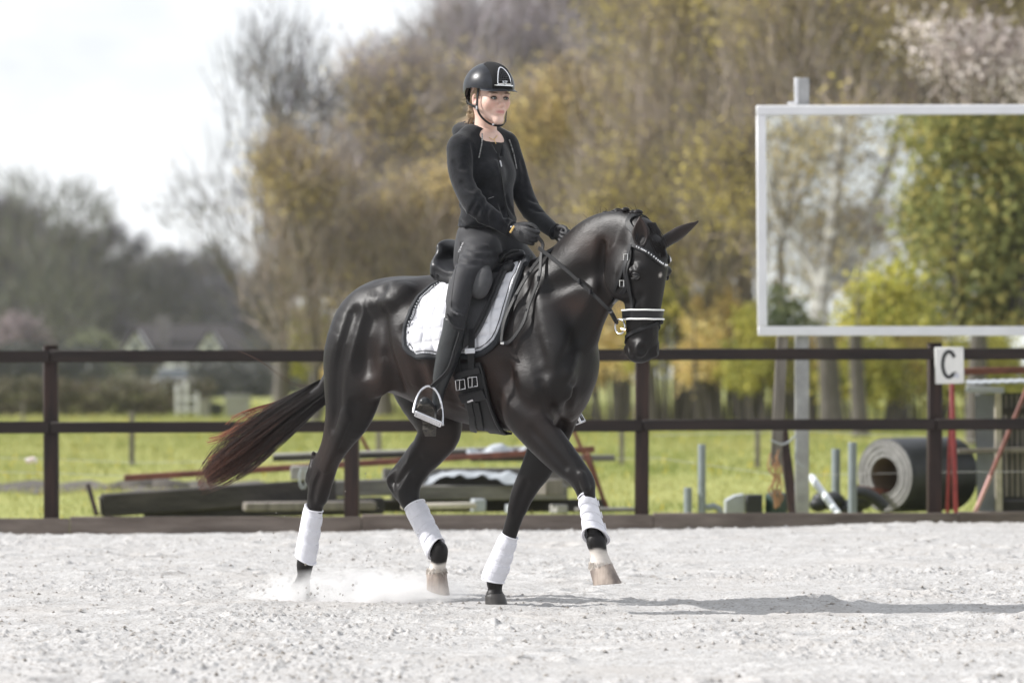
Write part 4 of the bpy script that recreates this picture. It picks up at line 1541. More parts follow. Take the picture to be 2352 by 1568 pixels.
# loose-ring bit
for sg in (1, -1):
    mb = MB()
    c = HDW(-.078, .080 * sg, 748)
    e1, e2 = Vector((0, 0, 1)), HW(*HEAD_N) - HC
    pts = [c + (e1 * math.cos(t) + e2 * math.sin(t)) * .034 for t in np.linspace(0, 2 * math.pi, 22)]
    mb.tube(pts, .0042, 8, cap=False)
    mb.build('bit_ring', M_STEEL, bridle)
    if sg > 0:
        mb = MB(); mb.tube([c + e2 * .012 - e1 * .012, c + e2 * .045 - e1 * .018], [.009, .007], 8); mb.build('bit_mouthpiece', M_BRASS, bridle)
# reins: straight to the near hand, and the slack end looped on the shoulder
def free_strap(name, pts, width, thick, nrm, sub=8, m=M_LEATHER):
    P = [Vector(p) for p in catmull(np.array([tuple(p) for p in pts]), sub)]
    return MB().strap(P, nrm, width, thick).build(name, m, bridle)
RN = -HV
free_strap('rein', [HDW(-.095, .086, 738), HP(1400, 712, -.20), HP(1330, 646, -.215), HP(1275, 598, -.20), HP(1238, 570, -.135)], [.026] * 6 + [.018] * 27, .005, RN)
mb = MB(); mb.tube([HDW(-.095, .086, 738), HP(1402, 714, -.20)], [.012, .013], 8, flat=(HV, .5)); mb.build('rein_billet', M_LEATHER_S, bridle)
def mixd(px, py, off): return drape(px, py, off)[0]
free_strap('rein', [HP(1236, 545, -.11), HP(1247, 560, -.10), mixd(1254, 592, .03), mixd(1243, 640, .02), mixd(1224, 700, .02), mixd(1205, 745, .02), mixd(1180, 782, .02), mixd(1160, 789, .024),
                    mixd(1157, 775, .02), mixd(1166, 735, .02), mixd(1188, 685, .02), mixd(1222, 632, .02), mixd(1254, 592, .02), HP(1275, 568, -.05), HP(1302, 540, .04)], .018, .005, RN)
free_strap('rein', [HP(1300, 545, .09), HP(1330, 575, .17), HW(*HD(-.14, -.13, 690)), HDW(-.055, -.10, 745)], .018, .005, HV)
for sx, sy in ((1222, 632), (1188, 688), (1241, 645), (1216, 718), (1330, 646), (1355, 670)):
    mb = MB(); c, nn_ = drape(sx, sy, .024) if sx < 1300 else (HP(sx, sy, -.228), RN)
    mb.box(c, (.012, .026, .010), Matrix((HU, Vector((0, 0, 1)), HV)).transposed(), .002); mb.build('rein_stop', M_LEATHER_S, bridle)
mb = MB(); c = drape(1160, 790, .03)[0]; mb.box(c, (.022, .010, .012), Matrix((HU, HV, Vector((0, 0, 1)))).transposed(), .002); mb.build('rein_buckle', M_STEEL, bridle)
# ================================================================== the rider
M_SKIN = mat('skin', (1, 1, 1), rough=.48, spec=.4, attr=True, var=.05, vscale=40, bump=.06, bscale=300)
M_SKIN.node_tree.nodes['Principled BSDF'].inputs['Subsurface Weight'].default_value = .12
M_SKIN.node_tree.nodes['Principled BSDF'].inputs['Subsurface Radius'].default_value = (.012, .005, .003)
M_HOOD = mat('black_fleece', (.0125, .0132, .0155), rough=.9, spec=.15, var=.3, vscale=30, bump=.18, bscale=140, sheen=.22)
M_BREECH = mat('charcoal_breeches', (.026, .026, .029), rough=.62, spec=.25, var=.15, vscale=20, bump=.2, bscale=220, sheen=.12)
M_BOOT = mat('black_boot_leather', (.018, .020, .022), rough=.36, spec=.5, var=.25, vscale=14, bump=.1, bscale=160)
M_GLOVE = mat('black_glove', (.014, .014, .016), rough=.55, var=.3, vscale=30, bump=.35, bscale=180)
M_SHELL = mat('helmet_gloss', (.013, .0145, .019), rough=.36, spec=.36, coat=.10, var=.6, vscale=14, rvar=.12)
M_MATTE = mat('helmet_suede', (.006, .006, .007), rough=.95)
M_SILVER = mat('silver_trim', (.85, .85, .87), rough=.2, metal=.9)
M_BLONDE = mat('blonde_hair', (1, 1, 1), rough=.45, attr=True, var=.2, vscale=40)
M_SOLE = mat('worn_rubber_sole', (.020, .018, .016), rough=.8, color2=(.085, .075, .062), vscale=60, bump=.5, bscale=120)

def head_frame(deg):
    t = math.radians(deg)
    n = Vector((math.sin(t), -math.cos(t), 0)); l = Vector((-math.cos(t), -math.sin(t), 0))
    return np.array((n.dot(HU), n.dot(HV), 0)), np.array((l.dot(HU), l.dot(HV), 0))


TN, TL = head_frame(42)              # the way the chest and hood face
TO = np.array(HL(1116, 226, .0))
def TD(a, b, c): return TO + a * TN + b * TL + c * np.array((0, 0, 1.0))
FTH = math.radians(33)               # the head is turned a little more to the camera
FS = 1.08
_fn = Vector((math.sin(FTH), -math.cos(FTH), 0)); _fl = Vector((-math.cos(FTH), -math.sin(FTH), 0))
FN = np.array((_fn.dot(HU), _fn.dot(HV), 0)); FL = np.array((_fl.dot(HU), _fl.dot(HV), 0))
FO = np.array(HL(1124, 226, .0))
UPV = np.array((0, 0, 1.0))
def FD(a, b, c): return FO + a * FN + b * FL + c * UPV
def FW(a, b, c): return HW(*FD(a * FS, b * FS, c * FS))
WX = (0, 1, 0)

# ---- body: head, neck and the trunk inside the clothes, one mesh
lo = np.minimum(FD(-.16, -.2, -.42), FD(.16, .2, .16)); hi = np.maximum(FD(-.16, -.2, -.42), FD(.16, .2, .16))
lo = np.minimum(lo, FO + (-.17, -.17, -.36)); hi = np.maximum(hi, FO + (.17, .17, .16))
lo[2] = FO[2] - .36
bf = Field(lo, hi, .0034)
fax = [FN, FL, UPV]
bf.ell(FD(-.005, 0, .035), (.098, .076, .102), fax, .02)
bf.ell(FD(.030, 0, -.030), (.058, .053, .070), fax, .03)
for sg in (1, -1):
    bf.chain([(FD(.000, .050 * sg, -.036), .022, .015), (FD(.036, .034 * sg, -.076), .017, .013), (FD(.068, .008 * sg, -.101), .015, .012)], FL, .03)
    bf.ell(FD(.060, .041 * sg, -.024), (.028, .022, .026), fax, .03)
    bf.ell(FD(.084, .030 * sg, .014), (.014, .026, .008), fax, .015)
    bf.ell(FD(.098, .031 * sg, -.004), (.015, .019, .0115), fax, .010, cut=True)
    bf.ell(FD(.101, .0105 * sg, -.036), (.0095, .0072, .0065), fax, .008)
    bf.ell(FD(-.004, .073 * sg, -.008), (.020, .010, .031), fax, .008)
    bf.ell(FD(.003, .082 * sg, -.006), (.010, .008, .018), fax, .006, cut=True)
bf.chain([(FD(.088, 0, .006), .0090, .0080), (FD(.102, 0, -.022), .0098, .0085), (FD(.1085, 0, -.033), .0105, .0098)], FL, .014)
bf.ell(FD(.073, 0, -.102), (.018, .017, .016), fax, .025)
bf.ell(FD(.082, 0, -.062), (.016, .024, .018), fax, .02)
bf.ell(FD(.0950, 0, -.0605), (.0085, .0225, .0056), fax, .006)
bf.ell(FD(.0940, 0, -.0730), (.0088, .0190, .0068), fax, .006)
bf.chain([(FD(.093, -.026, -.0640), .0022, .003), (FD(.1025, 0, -.0670), .0024, .003), (FD(.093, .026, -.0640), .0022, .003)], FL, .004, cut=True)
bf.chain([(FD(-.025, 0, -.03), .058, .054), (FD(-.028, 0, -.09), .050, .049), (FD(-.035, 0, -.15), .053, .055), (FD(-.035, 0, -.19), .062, .085), (np.array(HL(1113, 322, 0)), .072, .12), (np.array(HL(1114, 352, 0)), .076, .12)], WX, .03, 5)
bv, bq = bf.mesh(1)
q = bv - FO
fa, fb, fc = q @ FN, q @ FL, q[:, 2]
bv = FO + q * FS
rider = link_mesh('person', to_world(bv), bq, M_SKIN, None, True, origin=HP(1090, 640, 0))
tag(rider, 'person in a black hoodie and glossy riding helmet sitting upright on the trotting horse', 'person')
skin = np.tile((.70, .49, .41), (len(bv), 1))
def gz3(a, b, c, r): return np.exp(-(((fa - a) / r[0]) ** 2 + ((np.abs(fb) - b) / r[1]) ** 2 + ((fc - c) / r[2]) ** 2))[:, None]
def mixc(c, m, k=1.0): return skin * (1 - m * k) + np.array(c) * m * k
skin = mixc((.58, .27, .21), gz3(.075, .042, -.034, (.04, .022, .022)), .55)
skin = mixc((.56, .28, .22), gz3(.112, 0, -.034, (.02, .016, .014)), .4)
skin = mixc((.50, .22, .19), gz3(.0, .078, -.008, (.03, .014, .03)), .5)
skin = mixc((.50, .20, .19), np.clip(gz3(.096, 0, -.0668, (.018, .0215, .0078)) * 1.7, 0, 1), .85)
skin = mixc((.30, .17, .13), gz3(.092, .031, -.002, (.02, .019, .0085)), .45)
brow = np.exp(-((np.abs(fb) - .032) / .018) ** 4 - ((fc - .0165 + .25 * (np.abs(fb) - .032) ** 2 / .02) / .0038) ** 2)[:, None] * (fa > .05)[:, None]
skin = mixc((.11, .065, .04), brow, .85)
color_attr(rider, skin)
M_EYEW = mat('eye_white', (.42, .40, .39), rough=.2); M_IRIS = mat('iris', (.10, .13, .14), rough=.15)
for sg in (1, -1):
    e = MB().ball(FW(.0765, .031 * sg, -.005), .0137, 14, 10).build('eye', M_EYEW, rider)
    look = (FW(.0765 + .0108, .031 * sg - .0030, -.0045))
    MB().ball(look, .0060, 10, 7).build('iris', M_IRIS, e)
    mb = MB()
    for dz, rr in ((.0056, .0026), (-.0066, .0010)):
        mb.tube([FW(.0905 - 14 * t * t - .10 * abs(t), .031 * sg + t, -.005 + dz * (1 - (t / .017) ** 2)) for t in np.linspace(-.016, .016, 9)], rr, 6)
    mb.build('lashes', mat('lashes', (.03, .02, .016), rough=.7), rider)

# ---- hair: low knot and stray wisps
hair = []
hr = random.Random(3)
def hc(): return [(.62, .50, .35), (.70, .58, .42), (.50, .38, .25)][hr.randrange(3)]
for i in range(420):     # knot
    th = hr.uniform(0, 6.28); rr = hr.uniform(.012, .026)
    c = np.array((-.088, .035, -.055))
    pts = []
    for k in range(6):
        t = th + k * .75
        ph = hr.uniform(-.2, .2)
        o = c + np.array((math.cos(t) * rr * .8, hr.gauss(0, .007) + rr * .3 * math.sin(2 * t), math.sin(t) * rr * 1.15))
        pts.append(FW(*o))
    hair.append((pts, .0013, .0010, hc(), (.60, .46, .30)))
for i in range(130):     # pulled back behind the ear and down the nape
    b0 = hr.uniform(-.05, .074); a0 = -.06 - .03 * (1 - (b0 / .08) ** 2)
    p0 = FW(-.02 + hr.uniform(-.02, .02), .074 if hr.random() < .5 else b0, hr.uniform(.0, .03)) if b0 > .03 else FW(a0, b0, .02)
    p1 = FW(-.062, .058 + hr.gauss(0, .006), -.02)
    p2 = FW(-.085, .038 + hr.gauss(0, .006), -.052)
    hair.append(([p0, p1, p2], .0016, .0013, hc(), hc()))
for i in range(130):     # loose ends over the hood
    p0 = FW(-.088, .035, -.07)
    e = FW(-.135 + hr.uniform(-.03, .045), .05 + hr.gauss(0, .02), -.115 + hr.uniform(-.03, .015))
    m_ = (p0 + e) / 2 + Vector((hr.gauss(0, .006), 0, hr.gauss(0, .008)))
    hair.append(([p0, m_, e], .0008, .0004, hc(), (.55, .40, .25)))
for i in range(7):
    p0 = FW(-.075, .05, -.01); e = FW(-.135 - hr.random() * .02, .06, -.015 + hr.gauss(0, .02))
    hair.append(([p0, (p0 + e) / 2 + Vector((0, 0, hr.gauss(0, .01))), e], .0007, .0004, hc(), (.55, .40, .25)))
for i in range(80):      # hairline at the temple
    b = hr.uniform(.055, .074); p0 = FW(.045 - (b - .055) * 1.4, b, .055); p1 = FW(.015 + hr.uniform(-.02, .01), .0765, .012 + hr.uniform(-.01, .03))
    p2 = FW(-.03, .078, hr.uniform(-.01, .02))
    hair.append(([p0, p1, p2], .0014, .001, (.34, .24, .15), (.42, .30, .19)))
strands('hair', hair, rider, M_BLONDE, 6)

# ---- helmet
HCEN = (-.004, 0, .050); HR = (.126, .110, .109)
def hpt(th, ph, d=0.0):
    """th: from the crown down; ph: round from the face (0) to the near side."""
    r = [x + d for x in HR]
    return (HCEN[0] + r[0] * math.sin(th) * math.cos(ph), HCEN[1] + r[1] * math.sin(th) * math.sin(ph), HCEN[2] + r[2] * math.cos(th))
def rim_th(ph):
    c = math.cos(ph)
    z = .030 if c > .1 else .030 - .062 * max(0, -c - .15) ** .8
    z += .012 * math.exp(-((abs(math.sin(ph)) - 1) / .18) ** 2)
    return math.acos(max(-1, min(1, (z - HCEN[2]) / HR[2])))
helmet = MB()
n_, m_ = 48, 18
vs, fs = [], []
for side in (0, 1):
    for i in range(m_ + 1):
        for k in range(n_):
            ph = 2 * math.pi * k / n_
            th = rim_th(ph) * i / m_
            vs.append(FW(*hpt(max(th, .001), ph, 0 if side == 0 else -.016)))
m1 = (m_ + 1) * n_
for i in range(m_):
    for k in range(n_):
        k2 = (k + 1) % n_
        fs.append((i * n_ + k, (i + 1) * n_ + k, (i + 1) * n_ + k2, i * n_ + k2))
        fs.append((m1 + i * n_ + k, m1 + i * n_ + k2, m1 + (i + 1) * n_ + k2, m1 + (i + 1) * n_ + k))
for k in range(n_):
    k2 = (k + 1) % n_
    fs.append((m_ * n_ + k, m1 + m_ * n_ + k, m1 + m_ * n_ + k2, m_ * n_ + k2))
helm = helmet.add(vs, fs).build('helmet', M_SHELL, rider, deg=60)
# matte panel over the brow
def band_ph(th): return .50 / max(math.sin(th), .42)
vs, fs = [], []
for side in (0, 1):
    for i in range(15):
        for k in range(13):
            t = i / 14
            f_ = k / 12 * 2 - 1
            th0, th1 = .10, rim_th(0) - .05
            th = th0 + (th1 - th0) * t
            ph = f_ * min(band_ph(th), 1.35)
            e = .0045 if 0 < k < 12 and 0 < i < 14 else .0015
            vs.append(FW(*hpt(th, ph, e if side == 0 else -.004)))
for i in range(14):
    for k in range(12):
        a = i * 13 + k
        fs.append((a, a + 1, a + 14, a + 13)); fs.append((195 + a, 195 + a + 13, 195 + a + 14, 195 + a + 1))
MB().add(vs, fs).build('front_panel', M_MATTE, helm, deg=60)
# arched silver vent with its grille
def front(u, v, d): return FW(*hpt(v, u, d))
arch = []
for k in range(19):
    t = k / 18 * math.pi
    u = .30 * math.cos(t) * (.55 + .45 * (1 - math.sin(t) * .2))
    v = 1.52 - .72 * math.sin(t) ** .8 if 0 < k < 18 else 1.52
    arch.append((u, v))
ring = [front(u, v, .0075) for u, v in arch]
mb = MB(); mb.tube(ring + [ring[0]], .0034, 6); mb.build('vent_rim', M_SILVER, helm)
mb = MB()
for u in np.linspace(-.2, .2, 6):
    top = 1.52 - .70 * max(0, 1 - (abs(u) / .30) ** 2) ** .45
    mb.tube([front(u, v, .0068) for v in np.linspace(top, 1.42, 6)], .0012, 4)
for v in np.linspace(.95, 1.40, 6):
    h_ = .30 * max(0, 1 - ((1.52 - v) / .74) ** 2.2) ** .5
    mb.tube([front(u, v, .0068) for u in np.linspace(-h_, h_, 6)], .0012, 4)
mb.build('vent_grille', mat('dark_grille', (.05, .05, .055), rough=.4), helm)


def letters(txt, size, m, parent, place, ext=.0006, name='lettering'):
    """Built lettering: place(x, y) maps the flat letters onto the thing's surface."""
    cu = bpy.data.curves.new('text', 'FONT')
    cu.body = txt; cu.size = size; cu.align_x = 'CENTER'; cu.align_y = 'CENTER'
    to = bpy.data.objects.new('text', cu)
    COL.objects.link(to)
    bpy.context.view_layer.update()
    me = to.evaluated_get(bpy.context.evaluated_depsgraph_get()).to_mesh()
    vs_ = [tuple(v.co) for v in me.vertices]; fs_ = [tuple(p.vertices) for p in me.polygons]
    to.to_mesh_clear() if False else None
    out, n0 = [], len(vs_)
    for x, y, _z in vs_: out.append(place(x, y, ext))
    bpy.data.objects.remove(to); bpy.data.curves.remove(cu)
    o = link_mesh(name, [tuple(p) for p in out], fs_, m, parent, False)
    return o


letters('KEP', .017, M_SILVER, helm, lambda x, y, e: front(-x / .128, 1.46 - y / .112, .0085))
mb = MB()
mb.tube([front(u, 1.58, .006) for u in np.linspace(-.42, .42, 11)], .0045, 6); mb.build('brow_trim', M_SILVER, helm)
# peak
vs, fs = [], []
for side in (0, 1):
    for i in range(5):
        for k in range(17):
            ph = (k / 16 * 2 - 1) * 1.0
            e = i / 4
            p = hpt(rim_th(ph) - .04, ph, .001)
            out_ = .046 * e * math.cos(ph * 1.35)
            vs.append(FW(p[0] + out_ * .95, p[1] + out_ * .12 * math.sin(ph), p[2] - .010 * e - (.004 if side else 0)))
for i in range(4):
    for k in range(16):
        a = i * 17 + k
        fs.append((a, a + 17, a + 18, a + 1)); fs.append((85 + a, 85 + a + 1, 85 + a + 18, 85 + a + 17))
for k in range(16): fs.append((68 + k, 153 + k, 154 + k, 69 + k))
MB().add(vs, fs).build('peak', M_SHELL, helm, deg=60)
# harness
mb = MB()
def strap_pts(pts, w=.012): 
    P = [Vector(p) for p in catmull(np.array([tuple(FW(*p)) for p in pts]), 5)]
    c = FW(0, 0, -.03)
    mb.strap(P, [(p - c).normalized() for p in P], w, .0028)
strap_pts([(.034, .078, .045), (.030, .081, .01), (.026, .080, -.045), (.036, .066, -.085), (.062, .036, -.118), (.086, .0, -.127), (.070, -.036, -.112), (.035, -.064, -.08), (.03, -.078, .03)])
strap_pts([(-.075, .068, .0), (-.045, .081, -.022), (-.005, .084, -.036), (.026, .081, -.046)])
strap_pts([(-.112, .03, .005), (-.1, .0, -.03), (-.09, -.03, -.04)], .022)
strap_pts([(-.06, .072, .012), (-.085, .060, -.012), (-.1, .03, -.03)], .022)
mb.build('chin_strap', M_LEATHER, helm)
mb = MB(); mb.box(FW(.027, .084, -.047), (.012, .006, .018), Matrix((_fn, _fl, Vector((0, 0, 1)))).transposed(), .002); mb.box(FW(.072, .027, -.122), (.016, .008, .010), Matrix((_fn, _fl, Vector((0, 0, 1)))).transposed(), .002)
mb.build('strap_buckle', mat('grey_buckle', (.35, .35, .37), rough=.35), helm)

# ---- hoodie: trunk, sleeves and hood as one garment
lo, hi = bounds([(1020, 300, 0), (1250, 600, 0), (1050, 340, -.26), (1300, 540, .26)], .10)
gf = Field(lo, hi, .0068)
def gch(pts, k=.03, l=WX, **kw): gf.chain([(HL(*p[:3]), p[3], p[4]) for p in pts], l, k, 5, **kw)
gch([(1114, 566, 0, .112, .172), (1118, 535, 0, .122, .170), (1120, 490, 0, .116, .150), (1118, 440, 0, .112, .148), (1114, 395, 0, .114, .160), (1110, 352, 0, .098, .165), (1106, 325, 0, .066, .125)], .02)
gch([(1060, 332, -.15, .055, .05), (1082, 308, -.075, .045, .05), (1104, 300, 0, .045, .05), (1125, 304, .075, .045, .05), (1160, 326, .15, .055, .05)], .05)
gch([(1056, 345, -.168, .066, .058), (1056, 385, -.190, .060, .055), (1066, 425, -.208, .056, .052), (1088, 468, -.218, .054, .050), (1118, 492, -.19, .047, .044), (1148, 511, -.155, .041, .038), (1172, 523, -.13, .036, .033)], .035)
gch([(1166, 342, .168, .062, .058), (1182, 385, .185, .056, .054), (1194, 425, .195, .054, .052), (1210, 466, .195, .052, .050), (1232, 497, .165, .046, .043), (1256, 518, .125, .040, .037), (1275, 533, .10, .035, .033)], .03)
# chest, belly pocket pouch and folds
for sg in (-1, 1):
    gf.ell(HL(1140 + 12 * sg, 398, .068 * sg), (.05, .07, .06), None, .04)
fr = random.Random(9)
for px, py, w, dx, dy, dw, r in ((1060, 470, -.12, 60, -26, .02, .010), (1062, 505, -.12, 70, -10, .05, .011), (1066, 530, -.11, 60, 8, .06, .012), (1150, 480, .06, 34, 22, .05, .010), (1130, 520, .0, 60, 16, .06, .010),
                                  (1110, 455, -.19, -30, 10, -.03, .008), (1100, 440, -.2, -28, 14, -.02, .008), (1125, 478, -.19, -22, 18, -.02, .007), (1215, 448, .22, -26, 14, 0, .007), (1230, 480, .19, -24, 18, 0, .007)):
    base = HL(px, py, w); mid = HL(px + dx * .5, py + dy * .5 + 3, w + dw * .5 - .02); end = HL(px + dx, py + dy, w + dw)
    gf.chain([(base, r, r), (mid, r * 1.2, r * 1.2), (end, r * .7, r * .7)], WX, .025, 4)
gch([(1112, 556, 0, .128, .186), (1113, 560, 0, .128, .186)], .012)          # ribbed hem roll
gch([(1112, 600, 0, .20, .26), (1112, 640, 0, .2, .26)], .004, cut=True)
# neck opening
gch([(1106, 340, 0, .046, .052), (1103, 300, -.0, .060, .070), (1103, 262, 0, .075, .085)], .012, cut=True)
gf.chain([(HL(1140, 360, .0), .02, .010), (HL(1146, 330, .0), .04, .034), (HL(1142, 295, .0), .05, .055)], WX, .010, cut=True)
for pts, dp, r in (([(1086, 332), (1091, 373), (1090, 412)], .006, .009), ([(1100, 450), (1087, 468), (1079, 482)], .006, .010), ([(1112, 460), (1100, 479), (1092, 494)], .006, .009),
                   ([(1060, 418), (1070, 430), (1084, 436)], .005, .010), ([(1050, 505), (1075, 518), (1108, 520), (1140, 528)], .008, .011), ([(1054, 525), (1085, 535), (1128, 540)], .006, .009),
                   ([(1150, 468), (1160, 498), (1184, 520)], .007, .011), ([(1164, 452), (1172, 478), (1190, 500)], .006, .010), ([(1210, 452), (1224, 461), (1240, 466)], .005, .008), ([(1214, 474), (1230, 482), (1250, 486)], .005, .008),
                   ([(1047, 546), (1082, 557), (1122, 565), (1170, 570)], .006, .005), ([(1151, 534), (1158, 521), (1165, 508)], .005, .005), ([(1106, 466), (1116, 490), (1122, 520)], .004, .005),
                   ([(1040, 372), (1052, 384), (1070, 386)], .004, .012), ([(1128, 470), (1118, 486), (1112, 500)], .005, .008), ([(1200, 372), (1206, 400), (1204, 430)], .004, .012)):
    groove(gf, pts, dp, r, .012)
for pts, dp, r in (([(1100, 508), (1130, 518), (1160, 535)], .006, .010), ([(1092, 458), (1080, 474), (1074, 488)], .004, .008), ([(1140, 372), (1150, 420), (1158, 462)], .003, .006)):
    groove(gf, pts, dp, r, .012, True)
gv, gq = gf.mesh(1)
hoodie = link_mesh('hoodie', to_world(gv), gq, M_HOOD, rider, True)
GBVH = BVHTree.FromPolygons([tuple(p) for p in to_world(gv)], gq.tolist())
def gdrape(px, py, off=0.0):
    d = Vector(((px - 1176.0) / FPX, 1.0, (862.0 - py) / FPX)).normalized()
    loc, nrm, i, dist = GBVH.ray_cast(Vector((0, 0, CAM_H)), d)
    if loc is None: loc, nrm, i, dist = GBVH.find_nearest(Vector((0, 0, CAM_H)) + d * 18.4)
    return loc + nrm * off, nrm
# folded hood round the neck
def hood_prims(f):
    ring = []
    for k in range(13):
        t = -2.45 + 4.9 * k / 12
        a = -.040 - .092 * math.cos(t) ; b = .090 * math.sin(t)
        c = -.168 + .034 * math.cos(t) - .012 * abs(math.sin(t)) - (.018 if abs(t) > 2 else 0)
        r = (.030 + .012 * math.cos(t * .5)) * (1 - .75 * (abs(t) / 2.45) ** 4)
        ring.append((TD(a, b, c), r * 1.15, r * .8))
    f.chain(ring, UPV, .015, 3)
    f.chain([(TD(-.135, 0, -.19), .05, .03), (TD(-.15, 0, -.25), .05, .03)], TL, .05)
    f.chain([(TD(-.115, -.05, -.215), .02, .05), (TD(-.115, .05, -.215), .02, .05)], TL, .05)
    f.chain([(TD(-.02, 0, -.20), .055, .060), (TD(-.02, 0, -.06), .062, .066)], TL, .010, cut=True)
lo = TO + np.array((-.24, -.2, -.34)); hi = TO + np.array((.2, .2, -.06))
field_part('hood', hood_prims, lo, hi, .005, M_HOOD, hoodie)
# undershirt in the opening, necklace
_bw = to_world(bv); _fcv = fc[bq]
_sel = bq[(_fcv < -.196 + .0 * _fcv).all(1)]
_vn = np.zeros_like(_bw); _q = _bw[bq]; _nn = np.cross(_q[:, 2] - _q[:, 0], _q[:, 3] - _q[:, 1])
for _k in range(4): np.add.at(_vn, bq[:, _k], _nn)
_vn /= np.linalg.norm(_vn, axis=1)[:, None] + 1e-12
_use, _inv = np.unique(_sel, return_inverse=True)
link_mesh('undershirt', _bw[_use] + _vn[_use] * .0035, _inv.reshape(-1, 4), mat('black_shirt', (.006, .006, .007), rough=.9), rider, True)
def ndrape(px, py, off):
    d = Vector(((px - 1176.0) / FPX, 1.0, (862.0 - py) / FPX)).normalized()
    bb = BVHN.ray_cast(Vector((0, 0, CAM_H)), d)
    return bb[0] + bb[1] * off
BVHN = BVHTree.FromPolygons([tuple(p) for p in to_world(bv)], bq.tolist())
mb = MB(); mb.tube([ndrape(x, y, .004) for x, y in ((1122, 316), (1128, 320), (1133, 321), (1138, 317), (1141, 312))], .0016, 5); mb.tube([ndrape(1134, 321, .004), ndrape(1137, 331, .006)], .0016, 5)
mb.build('necklace', M_BRASS, rider)
# drawstrings, zip and cuffs
M_STRING = mat('speckled_cord', (.02, .02, .02), rough=.8, color2=(.32, .32, .32), vscale=160)
for pts in ([(1106, 308), (1106, 325), (1103, 345), (1099, 363)], [(1168, 322), (1174, 340), (1180, 362), (1184, 388)]):
    mb = MB(); mb.tube([gdrape(x, y, .006)[0] for x, y in catmull(np.array(pts, float), 4)], .0034, 6); mb.build('drawstring', M_STRING, hoodie)
mb = MB(); mb.tube([gdrape(x, y, .001)[0] for x, y in catmull(np.array([(1142, 352), (1150, 400), (1156, 440), (1166, 490), (1180, 540)], float), 6)], .0032, 6); mb.build('zip', M_LEATHER, hoodie)
mb = MB(); mb.tube([gdrape(1143, 354, .006)[0], gdrape(1145, 368, .008)[0]], .004, 6); mb.build('zip_pull', M_LEATHER, hoodie)
mb = MB(); mb.tube([gdrape(1146, 372, .008)[0], gdrape(1149, 384, .008)[0]], [.004, .003], 6); mb.build('zip_tag', mat('pale_tag', (.55, .55, .57), rough=.5), hoodie)
mb = MB(); mb.tube([gdrape(1121, 456, .003)[0], gdrape(1134, 452, .003)[0]], .0016, 5); mb.build('pocket_zip', M_STRING, hoodie)

# ---- breeches
lo, hi = bounds([(1040, 540, 0), (1220, 780, 0), (1040, 640, -.36), (1180, 640, .36)], .10)
lo[1], hi[1] = -.47, .47
pf = Field(lo, hi, .0085)
def pch(pts, k=.03, **kw):
    for sg in (1, -1):
        pf.chain([((HL(*p[:3])[0], HL(*p[:3])[1] * sg, HL(*p[:3])[2]), p[3], p[4]) for p in pts], WX, k, 5, **kw)
pf.chain([(HL(1112, 545, 0), .11, .165), (HL(1110, 575, 0), .118, .172), (HL(1104, 600, 0), .11, .16)], WX, .03)
pch([(1108, 580, -.10, .100, .085), (1086, 612, -.20, .082, .070), (1064, 650, -.285, .062, .060), (1054, 690, -.330, .055, .054), (1048, 722, -.348, .054, .051), (1045, 752, -.352, .051, .049)], .04)
for px, py, w, dx, dy in ((1060, 573, -.18, 50, -6), (1062, 584, -.19, 60, -2), (1075, 562, -.17, 60, 4), (1095, 600, -.23, 40, -14), (1040, 715, -.40, 26, 10)):
    pf.chain([(HL(px, py, w), .006, .006), (HL(px + dx * .5, py + dy * .5 + 2, w - .01), .008, .008), (HL(px + dx, py + dy, w + .02), .004, .004)], WX, .02)
for pts, dp, r in (([(1058, 564), (1090, 573), (1132, 571)], .005, .009), ([(1058, 578), (1096, 590), (1138, 586)], .005, .010), ([(1098, 604), (1122, 594), (1150, 588)], .006, .010), ([(1052, 600), (1075, 606), (1100, 602)], .003, .010), ([(1038, 700), (1050, 708), (1066, 704)], .003, .007)):
    groove(pf, pts, dp, r, .015)
pv2, pq2 = pf.mesh(1)
breeches = link_mesh('breeches', to_world(pv2), pq2, M_BREECH, rider, True)
PB = BVHTree.FromPolygons([tuple(p) for p in to_world(pv2)], pq2.tolist())
def pdrape(px, py, off=0.0):
    d = Vector(((px - 1176.0) / FPX, 1.0, (862.0 - py) / FPX)).normalized()
    loc, nrm, i, dist = PB.ray_cast(Vector((0, 0, CAM_H)), d)
    if loc is None: loc, nrm, i, dist = PB.find_nearest(Vector((0, 0, CAM_H)) + d * 18.4)
    return loc + nrm * off, nrm
mb = MB(); mb.tube([pdrape(x, y, .000)[0] for x, y in catmull(np.array([(1058, 556), (1053, 590), (1045, 630), (1039, 670), (1036, 705)], float), 5)], .0016, 5); mb.build('side_seam', M_LEATHER, breeches)
# small pale lettering up the hip
def hip_place(x, y, e):
    t = x / .075
    px = 1064 - 10 * (t + .5) + y * 480 * .9; py = 556 + 24 * (.5 - -t) - y * 480 * .45
    return pdrape(px, py, .002)[0]
letters('MIVANO', .017, mat('pale_print', (.6, .6, .62), rough=.5), breeches, hip_place)

